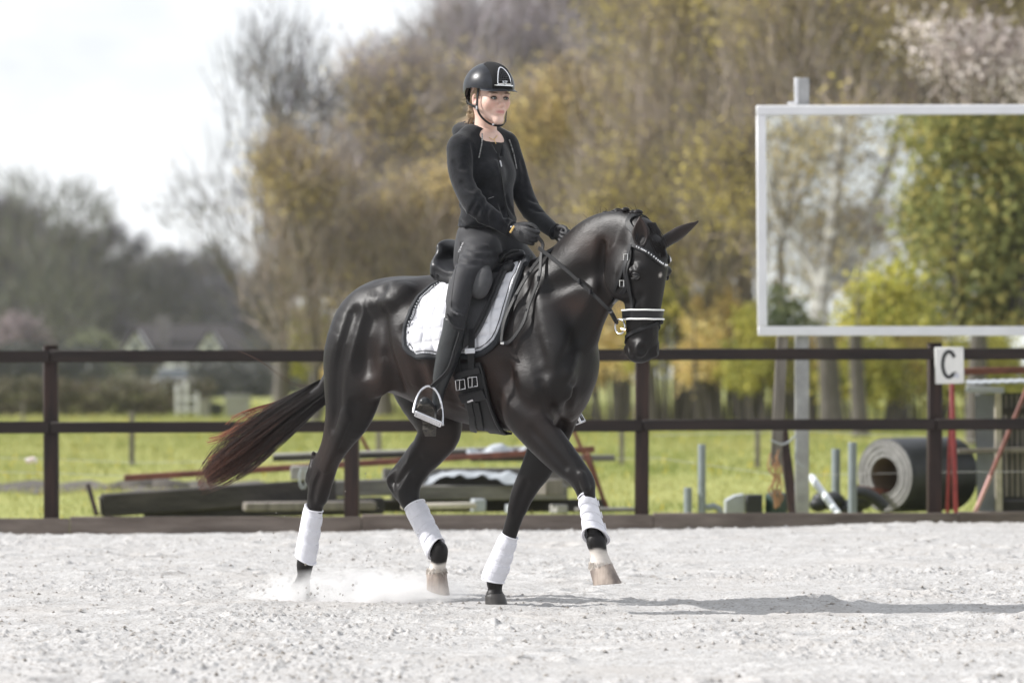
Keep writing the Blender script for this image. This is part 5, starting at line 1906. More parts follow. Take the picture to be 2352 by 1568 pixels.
# ---- tall boots with feet
def L3(px, py, w): return np.array(HL(px, py, w))
heel = L3(988, 976, -.365)
_td = Vector((-.02, -.205, .105))
tdir = np.array((_td.dot(HU), _td.dot(HV), _td.z))
def boot(sg):
    S = lambda v: np.array((v[0] + (.09 if sg < 0 else 0), v[1] * sg, v[2]))
    f = Field(np.minimum(S(L3(975, 1000, -.60)), S(L3(1090, 700, -.25))) - .12, np.maximum(S(L3(975, 1000, -.60)), S(L3(1090, 700, -.25))) + .12, .0068)
    ch = lambda pts, k=.02, **kw: f.chain([(S(p), rn, rl) for p, rn, rl in pts], WX, k, 5, **kw)
    ch([(L3(1047, 722, -.348), .058, .054), (L3(1042, 760, -.350), .056, .054), (L3(1033, 800, -.352), .058, .056), (L3(1022, 840, -.356), .051, .049), (L3(1012, 872, -.360), .041, .040), (L3(1004, 900, -.363), .037, .036), (L3(999, 925, -.366), .038, .037)])
    toe = heel + tdir
    ch([(heel + (0, 0, .022), .030, .030), (heel + tdir * .35 + (0, 0, .030), .036, .036), (heel + tdir * .7 + (0, 0, .018), .030, .042), (toe + (0, 0, .008), .022, .032)], .03)
    # straight cut at the top, a little higher outside
    f.plane_cut(S(L3(1045, 735, -.35)), (.30, .1 * sg, 1.0))
    # ankle creases
    for dz in (0, .018, .036):
        ch([(L3(985, 905, -.40) + (0, 0, -dz), .004, .004), (L3(1000, 912, -.415) + (0, 0, -dz), .004, .004), (L3(1018, 905, -.39) + (0, 0, -dz), .004, .004)], .01, cut=True)
    v, q = f.mesh(1)
    o = link_mesh('riding_boot', to_world(v), q, M_BOOT, rider, True)
    # sole and heel
    up = np.cross(tdir, (0, 1, 0) if False else np.cross((0, 0, 1), tdir)); up = up / np.linalg.norm(up)
    lat = np.cross(tdir / np.linalg.norm(tdir), up)
    rows = [(-.16, .026), (.0, .031), (.3, .029), (.45, .030), (.75, .041), (.95, .038), (1.08, .024)]
    poly = []
    for t, w in rows: poly.append(heel + tdir * t + lat * w - up * .010)
    for t, w in reversed(rows): poly.append(heel + tdir * t - lat * w - up * .010)
    W2 = lambda p: HW(*S(p))
    d = (HW(up[0], up[1] * sg, up[2]) - HC) * -.010
    MB().prism([W2(p) for p in poly], d).build('sole', M_SOLE, o, smooth=False)
    hb = [heel + tdir * t + lat * w - up * .019 for t, w in ((-.15, .026), (.18, .030), (.18, -.030), (-.15, -.026))]
    MB().prism([W2(p) for p in hb], d * 2.4).build('boot_heel', M_SOLE, o, smooth=False)
    return o, W2, up, lat
nb, NW, bup, blat = boot(1)
fb_, FW2, _, _ = boot(-1)
# scalloped boot top
mb = MB(); mb.tube([HP(x, y, w) for x, y, w in ((1027, 722, -.41), (1034, 742, -.425), (1048, 755, -.42), (1064, 757, -.40))], [.006, .008, .008, .006], 8); mb.build('boot_top_trim', M_LEATHER, nb)
# stirrups and leathers (parts of the saddle)
for sg, W2 in ((1, NW), (-1, FW2)):
    A_, B_, topc = L3(950, 947, -.565), L3(1017, 976, -.480), L3(991, 888, -.455)
    tread = (A_ + B_) / 2
    latv = (B_ - A_) / 2
    mb = MB()
    pts = []
    for k in range(17):
        ang = math.pi * k / 16
        h_ = math.sin(ang) ** .8
        pts.append(tuple(W2(tread - latv * math.cos(ang) * (1 - .10 * h_) + (topc - tread) * h_)))
    mb.tube(pts, [.0075 - .002 * math.sin(math.pi * k / 16) for k in range(17)], 8)
    irn = mb.build('stirrup_iron', M_STEEL, saddle)
    mb = MB()
    e2 = (W2(B_) - W2(A_)).normalized(); e1 = W2(tread + tdir) - W2(tread); e1 = (e1 - e2 * e1.dot(e2)).normalized(); e3 = e1.cross(e2)
    Rm = Matrix((e1, e2, e3)).transposed()
    for o1 in (-.022, .022): mb.box(W2(tread) + e1 * o1, (.010, .138, .012), Rm, .003)
    for o2 in (-.064, .064): mb.box(W2(tread) + e2 * o2, (.052, .010, .012), Rm, .003)
    mb.box(W2(tread), (.034, .118, .006), Rm, .001)
    mb.build('stirrup_tread', M_STEEL, saddle)
    mb = MB()
    up_pts = [W2(topc), W2(L3(1030, 850, -.425)), W2(L3(1047, 800, -.405)), W2(L3(1058, 765, -.385))]
    P = [Vector(p) for p in catmull(np.array([tuple(p) for p in up_pts]), 5)]
    mb.strap(P, [(HU * .9 - HV * sg * .5).normalized()] * len(P), .022, .006)
    mb.build('stirrup_leather', M_LEATHER, saddle)

# ---- gloved hands closed on the reins
def glove(wrist, f_, d_, n_vec, sg):
    wr = np.array(wrist); f_ = np.array(f_, float); f_ /= np.linalg.norm(f_)
    d_ = np.array(d_, float); d_ -= f_ * d_.dot(f_); d_ /= np.linalg.norm(d_)
    n_ = np.array(n_vec, float); n_ -= f_ * n_.dot(f_) + d_ * n_.dot(d_); n_ /= np.linalg.norm(n_)
    P = lambda a, b, c: wr + f_ * a + d_ * b + n_ * c
    F_ = Field(wr - .16, wr + .16, .0032)
    F_.chain([(P(-.035, 0, 0), .034, .030), (P(0, 0, 0), .031, .028), (P(.03, .0, .0), .036, .024), (P(.07, .0, .0), .042, .021), (P(.086, .0, .003), .038, .019)], n_, .015, 4)
    for b, ln, r in ((.033, 1.0, .0098), (.0115, 1.1, .0102), (-.0105, 1.05, .0098), (-.031, .86, .0088)):
        K = P(.088, b, -.004)
        pts = [(P(.06, b * .9, -.004), r, r), (K, r * 1.12, r * 1.12), (P(.088 + .036 * ln, b * .96, .012), r, r), (P(.088 + .036 * ln, b * .93, .036 * ln), r * .95, r * .95), (P(.088 + .008, b * .9, .046), r * .88, r * .88), (P(.075, b * .88, .036), r * .8, r * .8)]
        F_.chain(pts, n_, .004, 4)
    F_.chain([(P(.025, .026, .010), .017, .016), (P(.055, .044, .020), .0135, .013), (P(.088, .050, .026), .0115, .011), (P(.112, .044, .030), .0098, .0098)], n_, .010, 4)
    v, q = F_.mesh(1)
    o = link_mesh('glove', to_world(v), q, M_GLOVE, rider, True)
    mb = MB()   # wrist strap and stud
    ring = [HW(*P(-.004, .036 * math.sin(t), -.031 * math.cos(t))) for t in np.linspace(0, 2 * math.pi, 18)]
    mb.tube(ring, .006, 6, cap=False); mb.build('glove_cuff', M_LEATHER, o)
    MB().ball(HW(*P(.012, .014, -.031)), .0045, 8, 5).build('stud', M_SILVER, o)
    return o
wn_ = L3(1176, 526, -.128); kn = L3(1236, 553, -.118)
glove(wn_, kn - wn_, (-.1, 0, 1), (0, 1, 0), 1)
mb = MB(); mb.tube([HP(1172, 534, -.17), HP(1176, 527, -.17), HP(1181, 519, -.165)], .0055, 6); mb.build('bracelet', M_BRASS, rider)
wf_ = L3(1276, 533, .10); kf = L3(1318, 556, .075)
glove(wf_, kf - wf_, (-.1, 0, 1), (0, -1, 0), -1)
# ================================================================== arena fence, sign, mirror and the clutter behind
M_FENCE = mat('dark_stained_timber', (.014, .010, .009), rough=.55, spec=.25, color2=(.028, .019, .016), vscale=5, stretch=(.25, 3, 3), bump=.4, bscale=40, rvar=.12)
M_FENCEP = mat('dark_stained_post', (.014, .009, .008), rough=.55, spec=.25, color2=(.040, .022, .017), vscale=6, stretch=(4, 4, .4), bump=.4, bscale=40, rvar=.12)
M_KICK = mat('kick_board_timber', (.13, .105, .088), rough=.85, spec=.2, color2=(.24, .20, .17), vscale=4, stretch=(.4, 3, 3), bump=.5, bscale=40)
FL_, FR_ = 27.55, 28.25
def fy(px): return FL_ + (FR_ - FL_) * px / 2352
fence = thing('arena_fence', at(1176, 1195, fy(1176)), 'dark brown two-rail timber fence along the far side of the arena', 'fence')
def fpt(px, py): return at(px, py, fy(px))
fr_ = random.Random(12)
for k, px in enumerate((-577, 115, 807, 1475, 2149, 2830)):
    a = fpt(px, 795 - 6 * px / 2352); ty = a.y + .075
    mb = MB()
    z0, z1 = -.35, a.z
    mb.box((a.x, ty, (z0 + z1) / 2), (.104, .104, z1 - z0), Matrix.Rotation(fr_.uniform(-.06, .06), 3, 'Z') @ Matrix.Rotation(fr_.uniform(-.006, .006), 3, 'Y'), .008)
    po = mb.build('post', M_FENCEP, fence)
    MB().box((a.x, ty, z1 + .004), (.108, .108, .008), None, .003).build('post_cap', M_FENCEP, po)
JX = (-577, 115, 807, 1475, 2149, 2830)
for i in range(5):
    xa, xb = JX[i], JX[i + 1]
    for rail, (yl, yr, h) in enumerate(((819, 812, .088), (982, 973, .084))):
        a, b = fpt(xa, yl + (yr - yl) * xa / 2352 + fr_.uniform(-1, 1)), fpt(xb, yl + (yr - yl) * xb / 2352 + fr_.uniform(-1, 1))
        d = (b - a).normalized() * .003
        MB().beam(a + d, b - d, .042, h + fr_.uniform(-.004, .004), .006).build('rail', M_FENCE, fence)
for i, (xa, xb, y0, y1) in enumerate(((-577, 160, 1190, 1240), (160, 830, 1186, 1240), (830, 1500, 1181, 1230), (1500, 2200, 1177, 1225), (2200, 2830, 1174, 1222))):
    a, b = fpt(xa, (y0 + y1) / 2), fpt(xb, (y0 + y1) / 2)
    d = (b - a).normalized() * .001
    MB().beam(a + d, b - d, .045, (y1 - y0) * 28 / FPX, .006).build('kick_board', M_KICK, fence)

# letter board
M_SIGN = mat('white_sign_board', (.70, .69, .66), rough=.55, var=.08, vscale=6, bump=.1, bscale=60)
M_INK = mat('black_sign_paint', (.012, .013, .014), rough=.6, var=.4, vscale=20)
sc_ = fpt(2179, 839); sc_.y -= .045
sign = thing('letter_sign', sc_ - Vector((0, 0, .14)), 'white arena marker board with a black letter C on the fence post', 'sign')
MB().box(sc_, (66 * 28.2 / FPX, .014, 84 * 28.2 / FPX), Matrix.Rotation(-.02, 3, 'Y'), .004).build('board', M_SIGN, sign)
mb = MB()
pts = []
for t in np.linspace(math.radians(48), math.radians(318), 26):
    pts.append(sc_ + Vector((math.cos(t) * .046 - .004, -.0085, math.sin(t) * .094 + .008)))
pts[0] = pts[0] + Vector((.010, 0, -.018))
P = [Vector(p) for p in pts]
mb.strap(P, Vector((0, -1, 0)), .026, .0015)
mb.build('letter', M_INK, sign)
mb = MB(); mb.strap([sc_ + Vector(p) for p in ((.022, -.0085, -.075), (.034, -.0085, -.050), (.052, -.0085, -.052))], Vector((0, -1, 0)), .010, .001); mb.build('small_mark', M_INK, sign)
MB().box(sc_ + Vector((.05, -.008, -.075)), (.04, .0012, .03), None, 0).build('faded_patch', mat('faded_print', (.50, .51, .56), rough=.6), sign)
for dx in (-.095, .09):
    for dz in (-.12, .12): MB().ball(sc_ + Vector((dx, -.008, dz)), .004, 6, 4).build('screw', M_STEEL, sign)

# riding mirror on a steel post
M_ALU = mat('white_coated_frame', (.74, .74, .77), rough=.35, var=.04, vscale=4)
M_GALV = mat('galvanised_steel', (.34, .34, .345), rough=.55, metal=.35, var=.2, vscale=9, bump=.15, bscale=60)
M_GREYWOOD = mat('weathered_grey_wood', (.13, .115, .10), rough=.85, color2=(.24, .215, .19), vscale=5, stretch=(3, 3, .4), bump=.5, bscale=40)
M_MIRROR = bpy.data.materials.new('mirror_glass'); M_MIRROR.use_nodes = True
_p = M_MIRROR.node_tree.nodes['Principled BSDF']
_p.inputs['Base Color'].default_value = (.86, .88, .87, 1); _p.inputs['Metallic'].default_value = 1.0; _p.inputs['Roughness'].default_value = .0
YM = 29.2
mirror = thing('riding_mirror', at(1842, 1190, YM + .1), 'large white-framed riding mirror reflecting birch and hedge', 'mirror')
m_tl, m_bl = at(1737, 243, YM), at(1742, 771, YM)
wM = 4.2
fw = .073
zt, zb = m_tl.z, m_bl.z
x0 = m_tl.x
slope = .0035
def mpt(x, z): return Vector((x, YM, z))
MB().beam((x0, YM, zt - fw / 2), (x0 + wM, YM, zt - fw / 2 + slope * wM), .05, fw, .005).build('frame_bar', M_ALU, mirror)
MB().beam((x0 + .012, YM, zb + fw / 2), (x0 + wM, YM, zb + fw / 2), .05, fw, .005).build('frame_bar', M_ALU, mirror)
MB().beam((x0 + fw / 2 + .010, YM, zb + fw + .002), (x0 + fw / 2, YM, zt - fw - .002), .048, fw, .005, up=(1, 0, 0)).build('frame_bar', M_ALU, mirror)
MB().beam((x0 + wM - fw / 2, YM, zb + fw + .002), (x0 + wM - fw / 2, YM, zt - fw + .012), .048, fw, .005, up=(1, 0, 0)).build('frame_bar', M_ALU, mirror)
MB().box((x0 + wM / 2, YM + .012, (zt + zb) / 2), (wM - .08, .012, zt - zb - .08)).build('glass', M_MIRROR, mirror, smooth=False)
pc = at(1842, 1000, YM + .11)
for xx in (pc.x, pc.x + 3.2):
    MB().box((xx, pc.y, (at(0, 180, pc.y).z - .2) / 2), (.105, .085, at(0, 180, pc.y).z + .2), None, .006).build('steel_post', M_GALV, mirror)
mb = MB(); mb.box(at(1829, 209, YM + .06), (.03, .02, .20), None, .003); mb.box(at(1820, 238, YM + .05), (.07, .02, .02), None, .003); mb.build('bracket', M_ALU, mirror)
MB().beam(at(1797, 772, YM + .06), at(1782, 1069, YM + .03), .045, .085, .005, up=(1, 0, 0)).build('support_board', M_GREYWOOD, mirror)

# ---- helpers for clutter
def top(name, label, cat, mb, m, group=None, smooth=True, deg=38):
    o = mb.build(name, m, smooth=smooth, deg=deg)
    return tag(o, label, cat, group)
M_OLDWOOD = mat('old_dark_sleeper', (.020, .018, .017), rough=.85, color2=(.060, .053, .048), vscale=4, stretch=(.4, 3, 3), bump=.7, bscale=30)
M_GREYSLP = mat('grey_sleeper', (.10, .094, .088), rough=.9, color2=(.21, .20, .185), vscale=4, stretch=(.4, 3, 3), bump=.7, bscale=30)
M_RUST = mat('red_oxide_steel', (.17, .060, .042), rough=.65, var=.3, vscale=12, bump=.2, bscale=60)
M_RED = mat('red_painted_steel', (.26, .035, .035), rough=.5, var=.2, vscale=12)
M_PALEEND = mat('pale_cut_wood', (.46, .42, .35), rough=.8, var=.15, vscale=20, bump=.3, bscale=60)
M_PVC = mat('grey_pvc', (.22, .25, .27), rough=.45, var=.12, vscale=6)
M_WPVC = mat('white_pvc', (.70, .74, .76), rough=.3)
M_SHEET = mat('white_plastic_sheet', (.36, .385, .41), rough=.4, var=.08, vscale=7, bump=.3, bscale=22)
M_BLACKP = mat('black_plastic', (.016, .018, .018), rough=.5, var=.3, vscale=8, bump=.2, bscale=30)
M_CONC = mat('concrete', (.30, .29, .275), rough=.9, var=.2, vscale=9, bump=.5, bscale=60)

# long squared timbers lying behind the fence
t = thing('timber_beam', at(480, 1178, 30.1), 'long black sleeper with a pale sawn end, tilted along the fence foot', 'beam')
MB().beam(at(233, 1160, 30.1), at(770, 1124, 30.4), .15, .18, .012).build('beam', M_OLDWOOD, t)
MB().beam(at(229.5, 1161.4, 30.1), at(232.6, 1161.1, 30.1), .14, .15, .002).build('sawn_end', M_PALEEND, t)
top('timber_beam', 'rust red steel rail laid slantwise across the timber pile', 'rail', MB().beam(at(285, 1097, 30.9), at(1365, 1031, 31.3), .06, .05, .004), M_RUST)
t = thing('bench_board', at(930, 1055, 31.9), 'dark plank with a pale top lying level on the timber pile', 'plank')
MB().beam(at(627, 1052, 31.9), at(1250, 1034, 32.0), .30, .045, .004).build('plank', M_OLDWOOD, t)
MB().beam(at(627, 1044.5, 31.9), at(1250, 1026.5, 32.0), .30, .022, .003).build('pale_top', M_CONC, t)
top('plank', 'grey plank sticking out of the right end of the pile', 'plank', MB().beam(at(1080, 1052, 32.3), at(1412, 1051, 32.3), .2, .05, .004), M_GREYSLP)
for k, (xa, xb, ya, yb, h, Y, m, lab) in enumerate((
        (880, 1335, 1098, 1096, .16, 31.2, M_GREYSLP, 'upper grey sleeper of the stack under the belly of the horse'),
        (900, 1300, 1130, 1130, .12, 31.0, M_GREYSLP, 'middle grey sleeper of the stack under the belly of the horse'),
        (720, 1380, 1160, 1160, .10, 31.3, M_OLDWOOD, 'lowest black sleeper of the stack under the belly of the horse'),
        (330, 880, 1172, 1160, .13, 30.25, M_OLDWOOD, 'second black sleeper under the long tilted one'),
        (640, 900, 1125, 1118, .13, 30.7, M_GREYSLP, 'grey sleeper beside the near hind leg, over a black one'),
        (560, 860, 1163, 1160, .07, 30.0, M_GREYWOOD, 'low weathered plank at the foot of the fence behind the hind leg'),
        (930, 1085, 1163, 1160, .045, 29.9, M_PALEEND, 'pale short plank on the ground below the sleeper stack'),
        (1330, 1460, 1170, 1169, .03, 29.8, M_GREYSLP, 'thin grey batten on the ground near the third fence post'))):
    top('timber_beam', lab, 'beam', MB().beam(at(xa, ya, Y), at(xb, yb, Y + .2), .20, h, .010), m)
for k, (px, py, w, h, m, lab) in enumerate(((690, 1085, 44, 32, M_CONC, 'grey concrete block propping the pale topped plank'), (1098, 1160, 30, 30, M_SHEET, 'small white block beside the pale short plank'),
                                            (1178, 1168, 26, 20, M_SHEET, 'small white block between the front legs'), (1283, 1168, 30, 20, M_CONC, 'small pale block below the rusty trestle'),
                                            (1262, 1118, 56, 36, M_GREYWOOD, 'end of a square post under the rust red rail'))):
    top('block', lab, 'block', MB().box(at(px, py, 30.3), (w * 30.3 / FPX, .12, h * 30.3 / FPX), Matrix.Rotation(.2 * k, 3, 'Z'), .008), m)
for px, py, ln, lab in ((696, 1098, 46, 'bright metal clamp hanging in front of the concrete block'), (716, 1090, 40, 'bright metal clamp beside the near hock'), (804, 1166, 26, 'pale metal clip at the foot of the second fence post')):
    mb = MB(); c = at(px, py, 30.0); r_ = ln / 2 * 30 / FPX
    mb.tube([c + Vector((math.sin(a_) * r_ * .35, 0, math.cos(a_) * r_)) for a_ in np.linspace(.3, 6, 14)], .008, 6)
    top('metal_clamp', lab, 'clamp', mb, M_SHEET)
# crumpled white plastic over the pile
def crumple(name, label, cat, P0, wx, wy, hfun, m, seed, n1=34, n2=14):
    vs, fs = [], []
    for side in (0, 1):
        for j in range(n2 + 1):
            for i in range(n1 + 1):
                u, v = i / n1 - .5, j / n2 - .5
                X, Y = u * wx, v * wy
                z = hfun(u, v) + .035 * float(vnoise(np.array([X + 3]), np.array([Y * 1.7 + seed]), .16, seed)[0]) + .02 * float(vnoise(np.array([X]), np.array([Y]), .06, seed + 1)[0])
                vs.append(P0 + Vector((X + .02 * math.sin(9 * v + seed), Y, z - .006 * side)))
    a1 = (n1 + 1) * (n2 + 1)
    for j in range(n2):
        for i in range(n1):
            a = j * (n1 + 1) + i
            fs.append((a, a + 1, a + n1 + 2, a + n1 + 1)); fs.append((a1 + a, a1 + a + n1 + 1, a1 + a + n1 + 2, a1 + a + 1))
    return top(name, label, cat, MB().add(vs, fs), m, deg=70)
crumple('plastic_sheet', 'crumpled white plastic sheet lying over the sleeper stack', 'plastic sheet', at(1085, 1080, 31.2), 210 * 31 / FPX, .45, lambda u, v: .012 * math.cos(u * 5) - .05 * (2 * v) ** 2 * (1 if v < 0 else .3) - .02, M_SHEET, 3)
crumple('plastic_sheet', 'white plastic bag bulging above the rust red rail', 'plastic sheet', at(1140, 1030, 31.8), 130 * 31 / FPX, .3, lambda u, v: .02 * math.cos(u * 6) ** 2 - .06 * (2 * v) ** 2, M_SHEET, 8)
# rusty trestle
t = thing('rusty_trestle', at(1360, 1175, 31.6), 'rust brown iron trestle with crossed legs at the end of the pile', 'trestle')
MB().beam(at(1318, 990, 31.6), at(1398, 1172, 31.6), .03, .03, .003).build('leg', M_RUST, t)
MB().beam(at(1350, 1040, 31.8), at(1390, 1160, 31.9), .03, .03, .003).build('leg', M_RUST, t)
MB().beam(at(820, 985, 32.6), at(850, 1040, 32.6), .03, .03, .003).build('leg', M_RUST, t)
MB().beam(at(1374, 1150, 31.7), at(1396, 1168, 31.7), .06, .05, .003).build('foot', M_OLDWOOD, t)
top('stake', 'short dark stake leaning beside the long black sleeper', 'stake', MB().beam(at(202, 1112, 29.6), at(222, 1182, 29.5), .03, .035, .003, up=(1, 0, 0)), M_FENCEP)

# ---- right-hand clutter
for px, y0, y1, w, Y, lab in ((1612, 1020, 1182, 18, 29.6, 'tall grey plastic pipe standing right of the third fence post'), (1580, 1119, 1182, 19, 29.6, 'short grey plastic pipe stub beside the tall pipe'),
                              (1920, 1030, 1180, 20, 31.0, 'grey plastic pipe standing behind the white pipe'), (1958, 1015, 1182, 20, 29.8, 'grey plastic pipe standing in front of the rubber roll')):
    t_, b_ = at(px, y0, Y), at(px, y1, Y)
    mb = MB(); mb.lathe(b_, [(w / 2 * Y / FPX, 0), (w / 2 * Y / FPX, t_.z - b_.z - .004), (w / 2 * Y / FPX - .004, t_.z - b_.z), (w / 2 * Y / FPX - .009, t_.z - b_.z), (w / 2 * Y / FPX - .009, t_.z - b_.z - .06)], 16)
    top('grey_pipe', lab, 'pipe', mb, M_PVC, 'grey pipes standing behind the fence')
top('pipe_elbow', 'curved grey pipe bend lying at the foot of the tall pipe', 'pipe', MB().tube([at(1622, 1166, 29.6), at(1640, 1162, 29.6), at(1652, 1168, 29.6), at(1655, 1184, 29.6)], .026, 10), M_PVC)
t = thing('painted_block', at(1708, 1180, 29.9), 'block with a white painted face and a black end by the mirror post', 'block')
MB().prism([at(1667, 1180, 29.9), at(1668, 1150, 29.9), at(1690, 1138, 29.9), at(1710, 1135, 29.9), at(1710, 1180, 29.9)], Vector((0, .3, 0))).build('white_face', M_SHEET, t, deg=30)
MB().box(at(1731, 1156, 29.95), (38 * 29.9 / FPX, .2, 42 * 29.9 / FPX), None, .006).build('black_end', M_BLACKP, t)
top('leaning_post', 'dark squared post leaning against the mirror post', 'post', MB().beam(at(1797, 985, 29.55), at(1823, 1185, 29.3), .08, .075, .006, up=(1, 0, 0)), M_FENCEP)
mb = MB(); c = at(1783, 1186, 30.0)
mb.lathe(c, [(.085, 0), (.088, .02), (.088, .15), (.080, .18), (.03, .20), (.028, .215)], 18); top('green_drum', 'small dark green drum behind the twine and leaning post', 'drum', mb, mat('dark_green_plastic', (.02, .045, .035), rough=.4))
mb = MB()
tr = random.Random(2)
for k in range(7):
    x = 1772 + tr.uniform(-6, 18)
    pts = [at(1775 + tr.uniform(-6, 14), 1050 + tr.uniform(-20, 10), 29.12)]
    for j in range(5): pts.append(at(x + tr.uniform(-10, 10), 1075 + j * 22 + tr.uniform(-6, 6), 29.10))
    P = [Vector(p) for p in catmull(np.array([tuple(p) for p in pts]), 5)]
    mb.tube(P, .004 + .003 * tr.random(), 5)
o = top('baler_twine', 'tangled orange tan twine hanging from the board end', 'twine', mb, mat('tan_twine', (.36, .20, .11), rough=.9))
mb = MB(); mb.tube([Vector(p) for p in catmull(np.array([tuple(at(x, y, 29.15)) for x, y in ((1770, 1010), (1795, 1020), (1815, 1012), (1828, 1000), (1830, 1030), (1826, 1050), (1835, 1066), (1846, 1072))]), 5)], .007, 6)
top('white_rope', 'white rope end looped round the mirror post', 'rope', mb, M_SHEET)
top('white_pipe', 'white plastic pipe leaning down to the right of the mirror post', 'pipe', MB().tube([at(1863, 1094, 29.6), at(1866, 1098, 29.58), at(1926, 1182, 29.2)], [.026, .030, .030], 12), M_WPVC)
mb = MB()
for k in range(10):
    mb.ball(at(1880 + k * 11, 1158 - 12 * math.sin(k * .8), 30.2 + .05 * (k % 3)), .075 + .02 * (k % 2), 8, 6, (1, .8, .8))
top('black_tarp', 'crumpled black tarpaulin heap behind the white pipe', 'tarpaulin', mb, M_BLACKP)
# roll of rubber matting
ax = Vector((.72, .69, 0)).normalized(); c0 = at(2032, 1091, 30.6)
rl = thing('rubber_mat_roll', (c0.x + .3, c0.y + .3, c0.z - .30), 'big roll of black rubber belting with pale coiled end by the C post', 'rubber roll')
M_RUB = mat('black_rubber', (.013, .015, .018), rough=.5, var=.3, vscale=7, bump=.15, bscale=40)
M_RUBE = mat('pale_rubber_edge', (.29, .285, .28), rough=.85, color2=(.19, .187, .183), vscale=10, bump=.3, bscale=50)
Ro, Ri, Ln = .298, .150, .80
MB().lathe(c0, [(Ri + .012, .02), (Ro - .012, .004), (Ro, .014), (Ro, Ln), (Ro - .01, Ln + .01), (Ri + .012, Ln)], 56, ax, closed=True).build('rubber_sheet', M_RUB, rl)
prof = []
r_ = Ro - .013; k = 0
mb = MB()
while r_ > Ri:
    dd = .004 * math.sin(k * 1.7) - .002
    mb.lathe(c0, [(r_ - .0118, .02), (r_ - .0118, dd), (r_ - .001, dd), (r_ - .001, .02)], 48, ax, closed=True)
    r_ -= .0128; k += 1
o = mb.build('coil_layers', M_RUBE, rl); o['kind'] = 'stuff'
MB().lathe(c0, [(Ri + .01, .012), (Ri, .016), (Ri - .008, Ln), (Ri + .01, Ln)], 32, ax, closed=True).build('core_tube', mat('brown_card_core', (.16, .125, .085), rough=.9), rl)
top('red_bar', 'rust red flat bar poking out of the core of the rubber roll', 'bar', MB().beam(at(1960, 1120, 30.2), at(2040, 1131, 30.75), .03, .05, .003), M_RUST)
mb = MB(); P = [Vector(p) for p in catmull(np.array([tuple(at(x, y, 30.0)) for x, y in ((1950, 1132), (1985, 1132), (2012, 1146), (2034, 1166))]), 7)]
mb.tube(P, [.045 + (.006 if k % 2 else 0) for k in range(len(P))], 12); top('black_hose', 'thick ribbed black hose in front of the rubber roll', 'hose', mb, M_BLACKP)
t = thing('red_stand', at(2185, 1185, 29.3), 'narrow red painted steel frame right of the C post', 'frame')
MB().beam(at(2185, 878, 29.3), at(2176, 1188, 29.35), .02, .026, .003, up=(1, 0, 0)).build('leg', M_RED, t)
MB().beam(at(2186, 878, 29.25), at(2196, 1188, 29.2), .03, .034, .003, up=(1, 0, 0)).build('leg', M_RED, t)
t = thing('striped_pole', at(2300, 1050, 29.4), 'faded red pole leaning diagonally before the pale crate', 'pole')
MB().tube([at(2238, 1180, 29.35), at(2275, 1092, 29.4)], .017, 10).build('lower_length', mat('faded_pink_paint', (.50, .28, .25), rough=.6), t)
MB().tube([at(2275, 1092, 29.4), at(2380, 840, 29.6)], .017, 10).build('upper_length', M_RUST, t)
top('red_beam', 'dark red steel beam lying level above the white lid', 'beam', MB().beam(at(2200, 853, 30.3), at(2500, 846, 30.3), .08, .055, .004), M_RUST)
top('mossy_rail', 'mossy grey rail behind the lower fence rail at the right', 'rail', MB().beam(at(2200, 1036, 30.6), at(2460, 1030, 30.6), .05, .04, .004), M_GREYWOOD)
# shed-like feed box with a white lid, pale corrugated side and slatted front
fbx = thing('feed_box', at(2330, 1180, 31.2), 'feed box with a bent white metal lid and slatted front at the right edge', 'feed box')
vs, fs = [], []
n1 = 60
for k in range(n1 + 1):
    x = 2219 + (2500 - 2219) * k / n1
    w = .003 * math.sin(k * 1.5)
    a = at(x, 880 - (x - 2219) * .03, 30.5); b = at(x, 890 - (x - 2219) * .03, 31.6)
    vs += [a + Vector((0, 0, w)), b + Vector((0, 0, w + .06)), a + Vector((0, 0, w - .012)), b + Vector((0, 0, w + .048))]
for k in range(n1):
    i, j = 4 * k, 4 * k + 4
    fs += [(i, j, j + 1, i + 1), (i + 2, i + 3, j + 3, j + 2), (i, i + 2, j + 2, j)]
MB().add(vs, fs).build('lid', M_SHEET, fbx, deg=60)
MB().beam(at(2219, 893, 30.48), at(2306, 896, 30.48), .02, .05, .003).build('lid_edge', M_SHEET, fbx)
vs, fs = [], []
n1 = 24
for k in range(n1 + 1):
    u = k / n1
    off = Vector((0, -.012 * math.cos(k * math.pi), 0))
    a = at(2240 + 44 * u, 905, 30.7) + off; b = at(2244 + 44 * u, 1182, 30.7) + off
    vs += [a, b, a + Vector((0, .008, 0)), b + Vector((0, .008, 0))]
for k in range(n1):
    i, j = 4 * k, 4 * k + 4
    fs += [(i, i + 1, j + 1, j), (i + 2, j + 2, j + 3, i + 3)]
MB().add(vs, fs).build('corrugated_side', mat('pale_corrugated_sheet', (.52, .54, .57), rough=.5, var=.1, vscale=6), fbx, deg=60)
MB().beam(at(2292, 900, 30.68), at(2294, 1182, 30.68), .05, .055, .004, up=(1, 0, 0)).build('corner_post', M_PALEEND, fbx)
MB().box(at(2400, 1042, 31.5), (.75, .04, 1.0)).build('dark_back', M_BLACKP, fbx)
for k in range(9):
    x = 2311 + 12.5 * k
    MB().beam(at(x, 906, 30.75), at(x + 2, 1140, 30.75), .015, .022, .002, up=(1, 0, 0)).build('slat', M_GREYWOOD, fbx)
for yy_ in (945, 1032): MB().beam(at(2296, yy_, 30.72), at(2440, yy_ - 3, 30.72), .02, .05, .003).build('cross_rail', M_OLDWOOD, fbx)
MB().box(at(2390, 1165, 30.9), (.7, .3, .12), None, .008).build('base', M_OLDWOOD, fbx)

